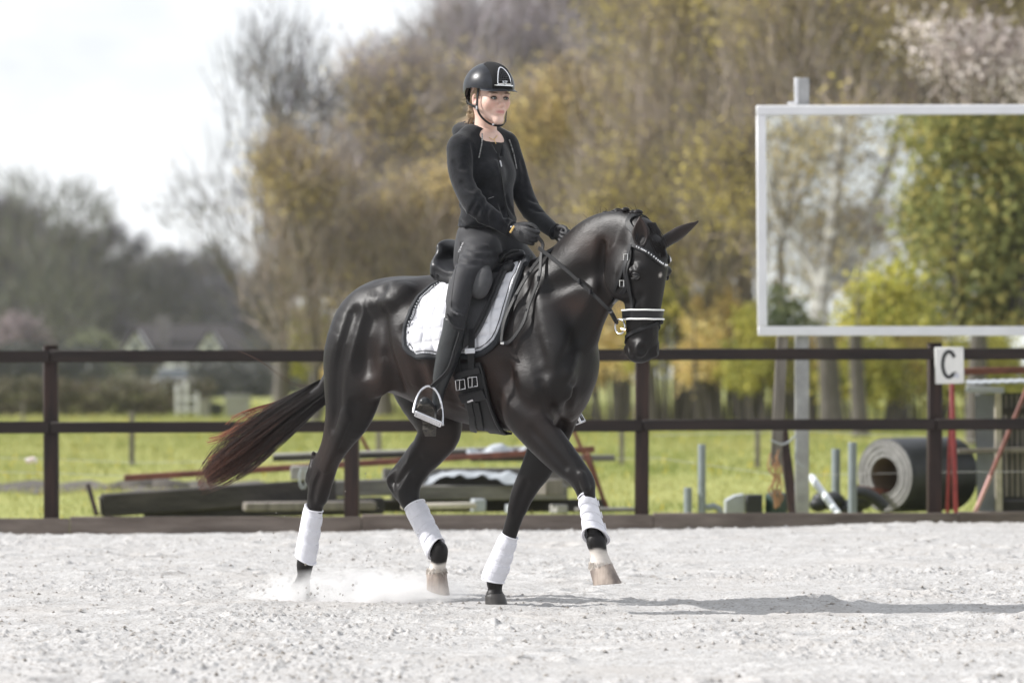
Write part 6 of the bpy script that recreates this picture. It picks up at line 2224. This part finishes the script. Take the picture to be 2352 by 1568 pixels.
# electric fence wires and far meadow posts
wf = thing('wire_fence', at(303, 1062, 42), 'thin wire fence with slim posts crossing the meadow', 'fence')
M_WIRE = mat('wire', (.42, .42, .42), rough=.5)
for px, y0, y1, Y in ((303, 945, 1064, 47), (870, 985, 1064, 47), (1428, 970, 1062, 48), (52, 925, 1000, 80), (1740, 975, 1070, 46)):
    MB().beam(at(px, y0, Y), at(px, y1 + 4, Y), .05, .06, .005, up=(1, 0, 0)).build('post', M_GREYWOOD, wf)
for pts in ([(-50, 1050, 33), (110, 1053, 33), (303, 1062, 33), (900, 1056, 33), (1500, 1052, 33)], [(-50, 1082, 31), (110, 1086, 31), (300, 1093, 31)],
            [(1500, 1050, 31), (1800, 1092, 31), (2150, 1084, 30.5), (2420, 1082, 30.5)], [(1500, 1000, 33), (1850, 990, 33), (2250, 1010, 33)]):
    MB().tube([at(*p) for p in pts], .0022, 4).build('wire', M_WIRE, wf)
mb = MB()
for k in range(5): mb.ball(at(64 + 4 * k, 1056 + 3 * math.sin(k * 2), 33), .028 + .008 * (k % 2), 7, 5, (1, .5, .7))
top('tape_scrap', 'scrap of white and pink tape caught on the wire at the left', 'tape', mb, mat('pink_white_tape', (.66, .50, .50), rough=.5, color2=(.75, .74, .74), vscale=25))
# ================================================================== trees, hedges and houses
M_BARK = mat('grey_bark', (.085, .075, .066), rough=.9, color2=(.16, .145, .13), vscale=4, bump=.6, bscale=14, stretch=(3, 3, .6))
M_BARKD = mat('dark_bark', (.060, .052, .046), rough=.9, color2=(.11, .098, .086), vscale=4, bump=.6, bscale=14, stretch=(3, 3, .6))
M_BIRCH = mat('birch_bark', (.22, .20, .17), rough=.7, color2=(.74, .72, .66), vscale=1.6, stretch=(.7, .7, 2.6), bump=.2, bscale=20)
M_LEAF = mat('leaf_and_bud', (1, 1, 1), rough=.6, spec=.2, attr=True, trans=.30)
M_TWIG = mat('twigs', (1, 1, 1), rough=.9, spec=.1, attr=True)


def skeleton(rg, base, height, width, trunk_h, lean, spread=.55, levels=4, dens=1.0):
    """Branch segments [(a, b, ra, rb, level)] and crown tips of one tree."""
    segs, tips = [], []
    r0 = height * .020
    def grow(p, d, ln, r, lv):
        n = 2 if lv > 1 else 3
        q = p
        for k in range(n):
            d2 = (d + Vector((rg.gauss(0, .12), rg.gauss(0, .12), rg.gauss(.03, .06)))).normalized()
            e = q + d2 * ln / n
            segs.append((q, e, r * (1 - .3 * k / n), r * (1 - .3 * (k + 1) / n), lv))
            q, d = e, d2
            if lv >= 2: tips.append((q, d, lv))
        if lv >= levels:
            tips.append((q, d, lv)); return
        kids = rg.choice((3, 4)) if lv < 2 else rg.choice((2, 3, 3))
        for k in range(kids):
            a = rg.uniform(0, 6.283); sp = rg.uniform(.35, 1.0) * spread * (1.1 if lv < 2 else 1.25)
            o = d.orthogonal().normalized(); o = Matrix.Rotation(a, 3, d) @ o
            nd = (d * math.cos(sp) + o * math.sin(sp) + Vector((0, 0, .10))).normalized()
            grow(q, nd, ln * rg.uniform(.62, .86), r * .6, lv + 1)
    b = Vector(base)
    d0 = Vector((lean[0], lean[1], 1)).normalized()
    ntr = 4
    q = b - Vector((0, 0, .3))
    for k in range(ntr):
        e = b + d0 * trunk_h * (k + 1) / ntr + Vector((rg.gauss(0, .03), rg.gauss(0, .03), 0)) * trunk_h * .3
        segs.append((q, e, r0 * (1.25 - .35 * k / ntr) * (1.25 if k == 0 else 1), r0 * (1.25 - .35 * (k + 1) / ntr), 0))
        q = e
    grow(q, d0, (height - trunk_h) * .33, r0 * .8, 1)
    for k in range(int(2 * dens)):
        t_ = rg.uniform(.55, 1); p = b + d0 * trunk_h * t_
        a = rg.uniform(0, 6.283)
        grow(p, (Vector((math.cos(a), math.sin(a), .7))).normalized(), (height - trunk_h) * .26, r0 * .4, 2)
    # fit the crown to its width and height
    zs = max(t_[0].z for t_ in tips) - b.z
    xs = [abs(t_[0].x - b.x - lean[0] * height * .4) for t_ in tips]
    kx = (width / 2) / (sorted(xs)[int(len(xs) * .94)] + 1e-6); kz = height / zs
    def fit(p):
        f = min(1, max(0, (p.z - b.z) / (trunk_h + .01)))
        s_ = 1 + (kx - 1) * f ** 1.5
        cx_, cy_ = b.x + lean[0] * (p.z - b.z), b.y + lean[1] * (p.z - b.z)
        return Vector((cx_ + (p.x - cx_) * s_, cy_ + (p.y - cy_) * s_, b.z + (p.z - b.z) * (kz if p.z > b.z else 1)))
    segs = [(fit(a), fit(c), r1, r2, lv) for a, c, r1, r2, lv in segs]
    tips = [(fit(p), d, lv) for p, d, lv in tips]
    return segs, tips


def tree(name, label, base, height, width, trunk_h, seed, twig_c=(.10, .085, .075), leaf_c=None, n_twig=7000, n_leaf=0, twig_w=.018, twig_l=1.1, leaf_s=.08,
         lean=(0, 0), bark=None, group=None, cat='tree', spread=.55, droop=0.0, leaf_sp=.62, levels=4, fill=.55, low=.75):
    rg = random.Random(seed); nr = np.random.default_rng(seed)
    segs, tips = skeleton(rg, base, height, width, trunk_h, lean, spread, levels)
    root = thing(name, base, label, cat, group)
    tr_, lim = MB(), MB()
    for a, b, ra, rb, lv in segs:
        if lv == 0: tr_.tube([a, b], [ra, rb], 9, cap=False)
        elif lv <= 3: lim.tube([a, b], [max(ra, .012), max(rb, .010)], 5 if lv < 3 else 4, cap=False)
    tr_.build('trunk', bark or M_BARK, root)
    lo_ = lim.build('limbs', bark or M_BARK, root); lo_['kind'] = 'stuff'
    T = np.array([tuple(p) for p, d, lv in tips]); D = np.array([tuple(d) for p, d, lv in tips]); LV = np.array([lv for p, d, lv in tips])
    w = (LV ** 1.5).astype(float); w /= w.sum()
    sc = height / 10
    if n_twig:
        i = nr.choice(len(T), n_twig, p=w)
        p0 = T[i] + nr.normal(0, .34 * sc, (n_twig, 3))
        # half of the twigs fill the crown between the boughs
        k = nr.random(n_twig) < fill
        cz0 = trunk_h * low; cc = np.array((base[0] + lean[0] * height * .6, base[1], (height + cz0) / 2))
        e_ = nr.normal(0, 1, (n_twig, 3)); e_ /= np.linalg.norm(e_, axis=1)[:, None]
        e_ *= (nr.random(n_twig) ** .42)[:, None] * (1 + .10 * np.sin(5 * np.arctan2(e_[:, 1], e_[:, 0]) + seed) + .12 * np.sin(4 * e_[:, 2] + 3 * e_[:, 0] * 2 + seed))[:, None]
        pf_ = cc + e_ * np.array((width / 2, width / 2, (height - cz0) / 2))
        p0 = np.where(k[:, None], pf_, p0)
        rad = p0 - np.array((base[0] + lean[0] * trunk_h, base[1], trunk_h * .55)); rad /= np.linalg.norm(rad, axis=1)[:, None] + 1e-6
        d = np.where(k[:, None], rad, D[i]) + nr.normal(0, .38, (n_twig, 3)) + np.array((0, 0, .25 - droop)); d /= np.linalg.norm(d, axis=1)[:, None]
        ln = (twig_l * sc * nr.uniform(.4, 1.2, n_twig))[:, None]
        p1 = p0 + d * ln - np.array((0, 0, droop * .2)) * ln
        sd = np.cross(d, nr.normal(0, 1, (n_twig, 3))); sd /= np.linalg.norm(sd, axis=1)[:, None]
        ww = (twig_w * 1.5 * nr.uniform(.6, 1.4, n_twig))[:, None]
        V = np.stack([p0 - sd * ww / 2, p0 + sd * ww / 2, p1], 1).reshape(-1, 3)
        o = link_mesh('twigs', V, np.arange(3 * n_twig).reshape(-1, 3), M_TWIG, root, False); o['kind'] = 'stuff'
        c = np.array(twig_c)[None] * nr.uniform(.7, 1.35, (n_twig, 1)) + nr.normal(0, .006, (n_twig, 3))
        color_attr(o, np.repeat(np.clip(c, .01, 1), 3, 0))
    if n_leaf:
        crown(root, T, w, nr, n_leaf, leaf_c, leaf_s, leaf_sp * sc, 'crown')
    return root


def crown(root, T, w, nr, n, cols, size, spread, name):
    i = nr.choice(len(T), n, p=w)
    clump = nr.normal(0, 1, (len(T), 1)).repeat(1, 1)
    p = T[i] + nr.normal(0, spread, (n, 3)) * np.array((1, 1, .8))
    e1 = nr.normal(0, 1, (n, 3)); e1 /= np.linalg.norm(e1, axis=1)[:, None]
    e2 = np.cross(e1, nr.normal(0, 1, (n, 3))); e2 /= np.linalg.norm(e2, axis=1)[:, None]
    s = (size * nr.uniform(.5, 1.5, n))[:, None]
    V = np.stack([p - e1 * s * .6, p + e2 * s * .38, p + e1 * s * .7, p - e2 * s * .38], 1).reshape(-1, 3)
    o = link_mesh(name, V, np.arange(4 * n).reshape(-1, 4), M_LEAF, root, False); o['kind'] = 'stuff'
    cols = np.array(cols, float)
    k = np.clip(((clump[i, 0] * .5 + nr.normal(0, .45, n)) * .5 + .5), 0, .999) * (len(cols) - 1)
    a = k.astype(int); f = (k - a)[:, None]
    c = cols[a] * (1 - f) + cols[np.minimum(a + 1, len(cols) - 1)] * f
    c = c * nr.uniform(.75, 1.25, (n, 1))
    color_attr(o, np.repeat(c, 4, 0))
    return o


def bush(name, label, base, wx, wy, h, seed, cols, n=5000, size=.07, cat='shrub', group=None, stems=14, box=False, stem_c=None, hollow=.55):
    """Shrub or hedge: stems and a shell of leaves with an uneven outline."""
    nr = np.random.default_rng(seed)
    root = thing(name, base, label, cat, group)
    b = np.array(tuple(base))
    mb = MB()
    for k in range(stems):
        x, y = nr.uniform(-.4, .4) * wx, nr.uniform(-.4, .4) * wy
        e = Vector((x + nr.normal(0, .1) * wx * .3, y, h * nr.uniform(.6, .95)))
        mb.tube([Vector(b) + Vector((x * .7, y * .7, -.05)), Vector(b) + Vector((x, y, h * .4)), Vector(b) + e], [.03 * h / 2, .022 * h / 2, .008], 5)
    o = mb.build('stems', stem_c or M_BARK, root); o['kind'] = 'stuff'
    m = 90
    if box:
        P = np.stack([nr.uniform(-.5, .5, m * 4) * wx, nr.uniform(-.5, .5, m * 4) * wy, nr.uniform(.05, 1, m * 4) * h], 1)
    else:
        d = nr.normal(0, 1, (m, 3)); d /= np.linalg.norm(d, axis=1)[:, None]; d[:, 2] = np.abs(d[:, 2]) * 1.2 - .25
        rad = nr.uniform(hollow, 1.0, m)[:, None]
        P = d * rad * np.array((wx / 2, wy / 2, h * .52)) + np.array((0, 0, h * .45))
    T = b + P
    crown(root, T, np.ones(len(T)) / len(T), nr, n, cols, size, min(wx, h) * (.10 if not box else .13), 'foliage')
    return root


def ground_pt(px, Y): return Vector(((px - 1176) * Y / FPX, Y, -.06))
def top_h(py, Y): return CAM_H + (862 - py) * Y / FPX + .06
OCH = [(.46, .36, .18), (.68, .52, .23), (.76, .61, .26), (.62, .55, .25)]
OLV = [(.36, .31, .13), (.60, .50, .16), (.70, .58, .18), (.48, .40, .15)]
YGR = [(.20, .22, .05), (.40, .39, .09), (.50, .44, .10)]
GRY = [(.10, .085, .06), (.17, .13, .075), (.24, .17, .07)]
WOOD = 'trees of the wood behind the meadow'
GREYT = (.32, .285, .295); BRT = (.29, .245, .215)
TREES = [
    # label, px, Y, top, width px, trunk px, twig colour, leaf colours, twigs, leaves, lean
    ('airy bare tree at the left end of the wood, top thin against the sky', 650, 100, 70, 340, 200, (.20, .195, .215), GRY, 1500, 260, (-.03, 0)),
    ('ochre budding tree below the airy bare one at the wood edge', 725, 96, 330, 330, 120, BRT, OCH, 5200, 1500, (0, 0)),
    ('grey brown tree with ochre lower twigs left of the rider', 880, 108, 170, 400, 220, GREYT, OCH, 8000, 2400, (0, 0)),
    ('dense grey bare tree directly behind the helmet', 1080, 122, 30, 520, 220, GREYT, GRY, 11000, 900, (.02, 0)),
    ('tall dense grey bare tree right of the helmet reaching out of the picture', 1290, 128, -60, 520, 220, GREYT, GRY, 11000, 900, (0, 0)),
    ('ochre leafing tree seen between rider and dense grey tree', 1010, 96, 400, 360, 200, BRT, OCH, 5000, 4200, (0, 0)),
    ('ochre leafing tree above the neck of the horse', 1310, 94, 210, 400, 200, BRT, OCH, 5000, 5200, (0, 0)),
    ('golden leafing tree midway between rider and mirror', 1480, 90, 90, 420, 230, BRT, OCH, 5200, 5600, (0, 0)),
    ('tall olive tree with a dark upright trunk above the horse head', 1632, 84, -130, 470, 330, BRT, OLV, 7000, 4600, (.01, 0)),
    ('olive brown tree with a trunk leaning left beside the mirror', 1735, 88, -160, 420, 330, BRT, OLV, 7000, 4200, (-.09, 0)),
    ('olive tree behind the mirror with a pale leaning trunk below it', 1915, 78, -120, 430, 320, BRT, OLV, 6500, 4600, (-.07, 0)),
    ('dark olive tree behind the middle of the mirror', 2060, 92, -140, 460, 300, BRT, OLV, 7500, 4600, (.02, 0)),
    ('dark olive tree behind the blossom tree at the right edge', 2290, 96, -150, 500, 300, BRT, OLV, 8000, 4600, (0, 0)),
]
for k, (lab, px, Y, ty, wpx, trpx, tc_, lc, nt_, nl, lean) in enumerate(TREES):
    h_ = top_h(ty, Y)
    tree('deciduous_tree', lab, ground_pt(px, Y), h_, wpx * Y / FPX, trpx * Y / FPX, 40 + k, tc_, lc, int(nt_ * 1.5), int(nl * 3.6), twig_w=.020 * Y / 90, leaf_s=.066 * Y / 90, lean=lean, group=WOOD, bark=M_BARKD if k > 7 else M_BARK)
# slim trunks that show below the crowns at the right
for k, (px, Y, ln, lab) in enumerate(((1560, 98, .05, 'slim dark tree at the wood edge right of the horse muzzle'), (1700, 96, -.12, 'slim leaning tree left of the mirror frame'), (1980, 72, -.05, 'slim tree standing behind the grey pipes'),
                                      (1430, 104, .02, 'slim tree at the wood edge below the horse neck'), (1820, 104, .03, 'slim tree hidden behind the mirror post'))):
    tree('slim_tree', lab, ground_pt(px, Y), top_h(250, Y), 190 * Y / FPX, 420 * Y / FPX, 90 + k, BRT, OCH if k % 2 else OLV, 1800, 1500, twig_w=.02, lean=(ln, 0), group=WOOD, bark=M_BARKD)
BL = [(.62, .54, .52), (.78, .70, .68), (.86, .81, .80)]
tree('blossom_tree', 'pale pink blossom tree above the mirror frame', ground_pt(2245, 62), top_h(62, 62), 440 * 62 / FPX, 480 * 62 / FPX, 131, (.16, .13, .115), BL, 2600, 7000, twig_w=.014, leaf_s=.075, leaf_sp=.42, lean=(0, 0), bark=M_BARKD)
# undergrowth
UND = [(1420, 92, 190, 640, OCH), (1540, 88, 190, 560, YGR), (1650, 84, 170, 640, OCH), (1750, 82, 170, 690, YGR), (1860, 86, 190, 650, OCH), (1990, 80, 200, 760, YGR), (2110, 84, 200, 700, OLV), (2250, 80, 220, 760, YGR), (940, 110, 170, 760, YGR), (1040, 108, 150, 700, OCH), (1180, 105, 200, 720, OCH), (1320, 100, 160, 700, OCH), (820, 112, 150, 740, OCH)]
ULAB = ['ochre thicket behind the horse neck', 'yellow green thicket right of the horse head', 'ochre thicket between horse head and mirror', 'yellow green thicket at the left end of the mirror', 'ochre thicket under the left part of the mirror',
        'yellow green thicket under the middle of the mirror', 'olive thicket under the mirror by the C sign', 'yellow green thicket behind the feed box', 'yellow green thicket behind the hind legs', 'ochre thicket behind the saddle pad', 'ochre thicket hidden behind the horse shoulder', 'ochre thicket behind the horse chest', 'ochre thicket left of the horse croup']
for k, ((px, Y, wpx, ty, cl), lab) in enumerate(zip(UND, ULAB)):
    bush('thicket', lab, ground_pt(px, Y), wpx * Y / FPX, 3.0, top_h(ty, Y), 200 + k, cl, n=8000, size=.085, group='thickets at the foot of the wood', stems=16, stem_c=M_BARKD)
bush('willow_shrub', 'bright yellow green willow shrub left of the horse croup', ground_pt(712, 118), 120 * 118 / FPX, 2.0, top_h(680, 118), 240, [(.25, .27, .05), (.38, .37, .08), (.45, .42, .10)], n=4200, size=.12, stems=12)
# far row on the left
FAR = 'distant trees on the left horizon'
for k, (px, Y, ty, wpx, tc_, nt_, lab) in enumerate((
        (40, 320, 492, 350, (.092, .078, .098), 15000, 'broad dark grey bare tree at the left picture edge'), (170, 330, 540, 240, (.092, .078, .098), 12000, 'dark grey bare tree sloping down beside the broad one'),
        (110, 300, 418, 330, (.125, .125, .105), 3000, 'airy olive tinged tree standing above the broad dark one'),
        (345, 350, 600, 210, (.122, .115, .105), 9000, 'rounded olive grey tree behind the left end of the house'), (440, 350, 592, 200, (.115, .105, .112), 9000, 'rounded grey tree behind the roof ridge'),
        (540, 330, 640, 170, (.112, .105, .125), 5000, 'thin grey tree right of the house roof'), (615, 300, 630, 130, (.085, .078, .10), 6500, 'upright dark grey tree at the right end of the house'),
        (480, 370, 575, 150, (.118, .112, .128), 2600, 'wispy grey tree between the rounded grey ones'), (-80, 310, 470, 250, (.092, .078, .098), 9000, 'dark grey tree cut by the left picture edge'))):
    tree('distant_tree', lab, ground_pt(px, Y), top_h(ty, Y), wpx * Y / FPX, 60 * Y / FPX, 300 + k, tc_, None, nt_, 0, twig_w=.075, twig_l=1.2, group=FAR, bark=M_BARKD, spread=.50, fill=.8, low=0.0)
bush('pink_bush', 'dusky pink blossoming bush at the left edge', ground_pt(38, 260), 150 * 260 / FPX, 4, top_h(712, 260), 330, [(.20, .16, .17), (.30, .24, .26)], n=2600, size=.30, stems=8)
bush('olive_bush', 'rounded pale olive bush left of the house', ground_pt(215, 250), 130 * 250 / FPX, 4, top_h(755, 250), 331, [(.12, .13, .08), (.20, .21, .12)], n=2400, size=.30, stems=8)
bush('dark_shrubbery', 'low dark shrubbery between the hedge and the house', ground_pt(90, 240), 280 * 240 / FPX, 4, top_h(800, 240), 332, [(.05, .055, .05), (.09, .09, .085)], n=5000, size=.32, stems=20, box=True)
bush('dark_shrubbery', 'low grey shrubbery right of the house', ground_pt(645, 240), 130 * 240 / FPX, 4, top_h(770, 240), 333, [(.055, .058, .06), (.10, .10, .10)], n=3000, size=.30, stems=14, box=True)
bush('dark_shrubbery', 'low grey shrubbery beyond the garden gate', ground_pt(540, 200), 260 * 200 / FPX, 4, top_h(838, 200), 334, [(.055, .06, .055), (.10, .10, .095)], n=4000, size=.22, stems=14, box=True)
# clipped hedge
HY = 108
hb = bush('clipped_hedge', 'clipped green hedge with bare brown stems along the far end of the meadow', ground_pt(190, HY), 600 * HY / FPX, 1.0, top_h(876, HY), 340, [(.06, .065, .038), (.12, .115, .065), (.22, .18, .13)], n=22000, size=.06, cat='hedge', stems=150, box=True, stem_c=mat('pale_hedge_stem', (.42, .34, .29), rough=.9))
# house
house = thing('farmhouse', ground_pt(415, 265), 'low house with a dark purple roof and two pale gables', 'house')
M_ROOF = mat('dark_roof_tiles', (.018, .013, .016), rough=.8, var=.2, vscale=1.5, bump=.3, bscale=8)
M_WALLH = mat('pale_house_wall', (.30, .28, .27), rough=.9, var=.1, vscale=2)
def hp(px, py, dy=0): return at(px, py, 265 + dy)
zr = hp(0, 742).z; ze = hp(0, 832).z
xa, xb = hp(235, 0).x, hp(608, 0).x; xra, xrb = hp(305, 0).x, hp(520, 0).x
vs = [(xa, 265, ze), (xb, 265, ze), (xb, 275, ze), (xa, 275, ze), (xra, 270, zr), (xrb, 270, zr), (xa, 265, ze - .3), (xb, 265, ze - .3), (xb, 275, ze - .3), (xa, 275, ze - .3)]
MB().add(vs, [(0, 1, 5, 4), (1, 2, 5), (2, 3, 4, 5), (3, 0, 4), (0, 6, 7, 1), (1, 7, 8, 2), (2, 8, 9, 3), (3, 9, 6, 0), (6, 9, 8, 7)]).build('roof', M_ROOF, house, deg=20)
MB().box(((xa + xb) / 2, 270, ze / 2 - .3), (xb - xa - 1.0, 8.6, ze + .1)).build('wall', M_WALLH, house, smooth=False)
MB().box(hp(495, 838, -.2), (230 * 265 / FPX, .25, .28)).build('eaves_board', mat('pale_eaves', (.75, .75, .77), rough=.6), house, smooth=False)
MB().box(hp(376, 775, 2.5), (.9, .9, 3.0), None, .03).build('chimney', mat('grey_chimney', (.14, .125, .13), rough=.9), house)
for px in (312, 482):
    a, b, c = hp(px - 30, 808, -.9), hp(px, 760, -.9), hp(px + 30, 808, -.9)
    g_ = MB().prism([a, b, c], Vector((0, 3.0, 0))).build('gable', mat('pale_gable', (.80, .81, .83), rough=.8), house, smooth=False)
    MB().box(hp(px, 796, -.95), (14 * 265 / FPX, .1, 18 * 265 / FPX)).build('window', mat('dark_pane', (.03, .035, .045), rough=.15), g_, smooth=False)
    mb = MB(); d = (b - a).normalized(); e = (c - b).normalized()
    mb.beam(a - d * .3 + Vector((0, -.1, .08)), b + Vector((0, -.1, .08)), .5, .16, .01); mb.beam(b + Vector((0, -.12, .08)), c + e * .3 + Vector((0, -.12, .08)), .5, .16, .01)
    mb.build('verge', M_ROOF, g_)
for px in (330, 420, 560):
    w_ = MB().box(hp(px, 852, -.02) + Vector((0, .72 - .05, 0)), (1.3, .1, .9)).build('window', mat('house_pane', (.05, .055, .065), rough=.15), house, smooth=False)
# parked car seen end on
car = thing('parked_car', ground_pt(397, 190), 'white parked car seen end-on above the hedge', 'car')
cc_ = ground_pt(397, 190); M_CARW = mat('white_car_paint', (.75, .76, .78), rough=.25, coat=.5)
def sect(zs): return zs
vs, fs = [], []
prof = [(-2.0, .35, .75, .80), (-1.9, .30, .95, .86), (-1.0, .28, 1.02, .88), (0, .28, 1.05, .90), (1.2, .28, 1.02, .88), (1.9, .3, .95, .84), (2.05, .35, .8, .78)]
for y, z0_, z1_, hw in prof:
    for x, z in ((-hw, z0_), (-hw * 1.02, (z0_ + z1_) / 2), (-hw * .94, z1_), (hw * .94, z1_), (hw * 1.02, (z0_ + z1_) / 2), (hw, z0_)):
        vs.append(cc_ + Vector((x, y, z)))
for i in range(len(prof) - 1):
    for k in range(6): fs.append((i * 6 + k, i * 6 + (k + 1) % 6, (i + 1) * 6 + (k + 1) % 6, (i + 1) * 6 + k))
fs += [tuple(range(6)), tuple(reversed([36 + k for k in range(6)]))]
MB().add(vs, fs).build('body', M_CARW, car, deg=30)
vs = [cc_ + Vector(p) for p in ((-.82, -1.0, 1.03), (.82, -1.0, 1.03), (.82, 1.6, 1.0), (-.82, 1.6, 1.0), (-.62, -.3, 1.50), (.62, -.3, 1.50), (.62, 1.0, 1.48), (-.62, 1.0, 1.48))]
MB().add(vs, [(0, 1, 5, 4), (1, 2, 6, 5), (2, 3, 7, 6), (3, 0, 4, 7), (4, 5, 6, 7)]).build('cabin', mat('car_glass', (.05, .06, .07), rough=.1), car, smooth=False)
MB().box(cc_ + Vector((0, .35, 1.50)), (1.3, 1.35, .05), None, .02).build('roof', M_CARW, car)
for sx in (-.75, .75):
    for sy in (-1.3, 1.35):
        MB().lathe(cc_ + Vector((sx - .1, sy, .32)), [(.2, 0), (.32, .02), (.32, .18), (.2, .2)], 18, (1, 0, 0)).build('wheel', M_BLACKP, car)
for sx in (-.62, .62): MB().ball(cc_ + Vector((sx, -1.98, .72)), .12, 8, 6, (1.2, .4, .7)).build('headlight', M_CRYSTAL, car)
# garden gate and bins at the end of the hedge
gate = thing('garden_gate', ground_pt(425, 107), 'white gate posts at the right end of the hedge', 'gate')
for px, y0 in ((408, 888), (427, 880), (452, 905)):
    MB().box(at(px, (y0 + 958) / 2, 107), (9 * 107 / FPX, .1, (958 - y0) * 107 / FPX + .1), None, .01).build('post', M_ALU, gate)
for dz in (915, 940): MB().beam(at(408, dz, 107), at(452, dz, 107), .04, .08, .01).build('gate_bar', M_ALU, gate)
for px, w, y0, m, lab in ((470, 26, 918, M_CONC, 'pale grey bin standing left of the dark one by the gate'), (496, 30, 925, M_BLACKP, 'dark bin standing by the white gate posts'), (545, 60, 905, M_GALV, 'grey low shed wall right of the dark bin')):
    h_ = (960 - y0) * 105 / FPX
    b = ground_pt(px, 105)
    t = thing('garden_bin', b, lab, 'bin')
    w_ = w * 105 / FPX
    vs = [b + Vector(p) for p in ((-w_ * .42, 0, 0), (w_ * .42, 0, 0), (w_ * .42, .4, 0), (-w_ * .42, .4, 0), (-w_ * .5, -.05, h_ * .9), (w_ * .5, -.05, h_ * .9), (w_ * .5, .5, h_ * .9), (-w_ * .5, .5, h_ * .9))]
    MB().add(vs, [(0, 1, 5, 4), (1, 2, 6, 5), (2, 3, 7, 6), (3, 0, 4, 7), (0, 3, 2, 1), (4, 5, 6, 7)]).build('bin_body', m, t, smooth=False)
    MB().box(b + Vector((0, .22, h_ * .94)), (w_ * 1.04, .6, h_ * .08), None, .01).build('lid', m, t)

# ---- what the mirror shows: trees on the photographer's side of the arena
def rf(px, Yv): return Vector(((px - 1176) * Yv / FPX, 2 * YM - Yv, -.08))
def rpt(px, py, Yv): p = at(px, py, Yv); return Vector((p.x, 2 * YM - Yv, p.z))
Yb = 76
birch = thing('birch_tree', rf(1885, Yb), 'white-stemmed birch reflected in the left half of the mirror', 'tree')
mb = MB()
def limb(pts, r0, r1):
    P = [Vector(p) for p in catmull(np.array([tuple(rpt(x, y, Yb)) for x, y in pts]), 5)]
    mb.tube(P, list(np.linspace(r0, r1, len(P))), 8)
    return P
ground = rf(1878, Yb)
main = [(1876, 990), (1880, 850), (1882, 720), (1888, 660), (1903, 575), (1915, 500), (1922, 420), (1932, 330), (1930, 240), (1938, 100)]
P1 = limb(main, .21, .07)
P2 = limb([(1885, 690), (1900, 650), (1935, 640), (1955, 600), (1985, 530), (2005, 470), (2035, 400), (2062, 310), (2085, 220)], .16, .06)
P3 = limb([(1885, 680), (1868, 620), (1835, 570), (1800, 530), (1775, 470), (1760, 400)], .10, .04)
mb.build('trunk', M_BIRCH, birch)
nr = np.random.default_rng(77)
T = np.array([tuple(p) for p in P1[22:] + P2[18:] + P3[12:]]); T = np.repeat(T, 8, 0) + nr.normal(0, 1, (len(T) * 8, 3)) * np.array((.75, .7, .8))
crown(birch, T, np.ones(len(T)) / len(T), nr, 1900, [(.16, .13, .07), (.30, .24, .10), (.40, .31, .12)], .085, .35, 'crown')
n_ = 1000; i = nr.integers(0, len(T), n_); p0 = T[i]; d = nr.normal(0, 1, (n_, 3)) + np.array((0, 0, -.5)); d /= np.linalg.norm(d, axis=1)[:, None]
p1 = p0 + d * nr.uniform(.4, 1.2, (n_, 1)); sd = np.cross(d, nr.normal(0, 1, (n_, 3))); sd /= np.linalg.norm(sd, axis=1)[:, None]
o = link_mesh('twigs', np.stack([p0 - sd * .01, p0 + sd * .01, p1], 1).reshape(-1, 3), np.arange(3 * n_).reshape(-1, 3), M_TWIG, birch, False); o['kind'] = 'stuff'
color_attr(o, np.tile((.20, .17, .15), (3 * n_, 1)))
GRN = [(.13, .145, .055), (.23, .245, .085), (.33, .33, .11), (.50, .42, .13)]
bush('ivy_tree', 'tall dark green ivy-clad tree reflected in the right of the mirror', rf(2262, 66), 300 * 66 / FPX, 2.4, 1.11 + (862 - 170) * 66 / FPX, 401, GRN, n=26000, size=.105, cat='tree', stems=14, box=True)
bush('ivy_tree', 'second ivy-clad green tree at the far right of the mirror', rf(2480, 70), 330 * 70 / FPX, 2.4, 1.11 + (862 - 130) * 70 / FPX, 402, GRN, n=16000, size=.12, cat='tree', stems=14, box=True)
bush('golden_bush', 'rounded golden green bush reflected at the bottom of the mirror', rf(2030, 62), 260 * 62 / FPX, 1.8, 1.11 + (862 - 572) * 62 / FPX, 403, [(.28, .29, .06), (.52, .49, .10), (.68, .60, .15)], n=7000, size=.08, stems=14, hollow=.35)
bush('dark_bush', 'dark green bush reflected at the lower left of the mirror', rf(1800, 68), 200 * 68 / FPX, 1.8, 1.11 + (862 - 640) * 68 / FPX, 404, [(.07, .09, .045), (.14, .16, .07), (.22, .23, .10)], n=5000, size=.09, stems=12, hollow=.35)
for k, (px, Y, ty, wpx, lc, lab) in enumerate(((1790, 105, 260, 330, OCH, 'ochre leafing tree reflected at the left of the mirror'), (1960, 120, 480, 330, GRY, 'grey leafing tree reflected behind the birch'))):
    tree('reflected_tree', lab, rf(px, Y), 1.11 + (862 - ty) * Y / FPX, wpx * Y / FPX, 260 * Y / FPX, 420 + k, (.26, .235, .21), lc, 1700, 1500, twig_w=.022, leaf_s=.11)

# ---- spring air: a thin even haze over the whole place
hm = bpy.data.materials.new('haze'); hm.use_nodes = True
hm.node_tree.nodes.clear()
h_o = hm.node_tree.nodes.new('ShaderNodeOutputMaterial'); h_v = hm.node_tree.nodes.new('ShaderNodeVolumePrincipled')
h_v.inputs['Color'].default_value = (.93, .95, 1.0, 1); h_v.inputs['Density'].default_value = .00020; h_v.inputs['Anisotropy'].default_value = .3
hm.node_tree.links.new(h_v.outputs[0], h_o.inputs['Volume'])
o = MB().box((0, 700, 14), (2720, 4200, 30.4)).build('haze', hm, smooth=False)
tag(o, 'thin pale spring haze', kind='stuff')
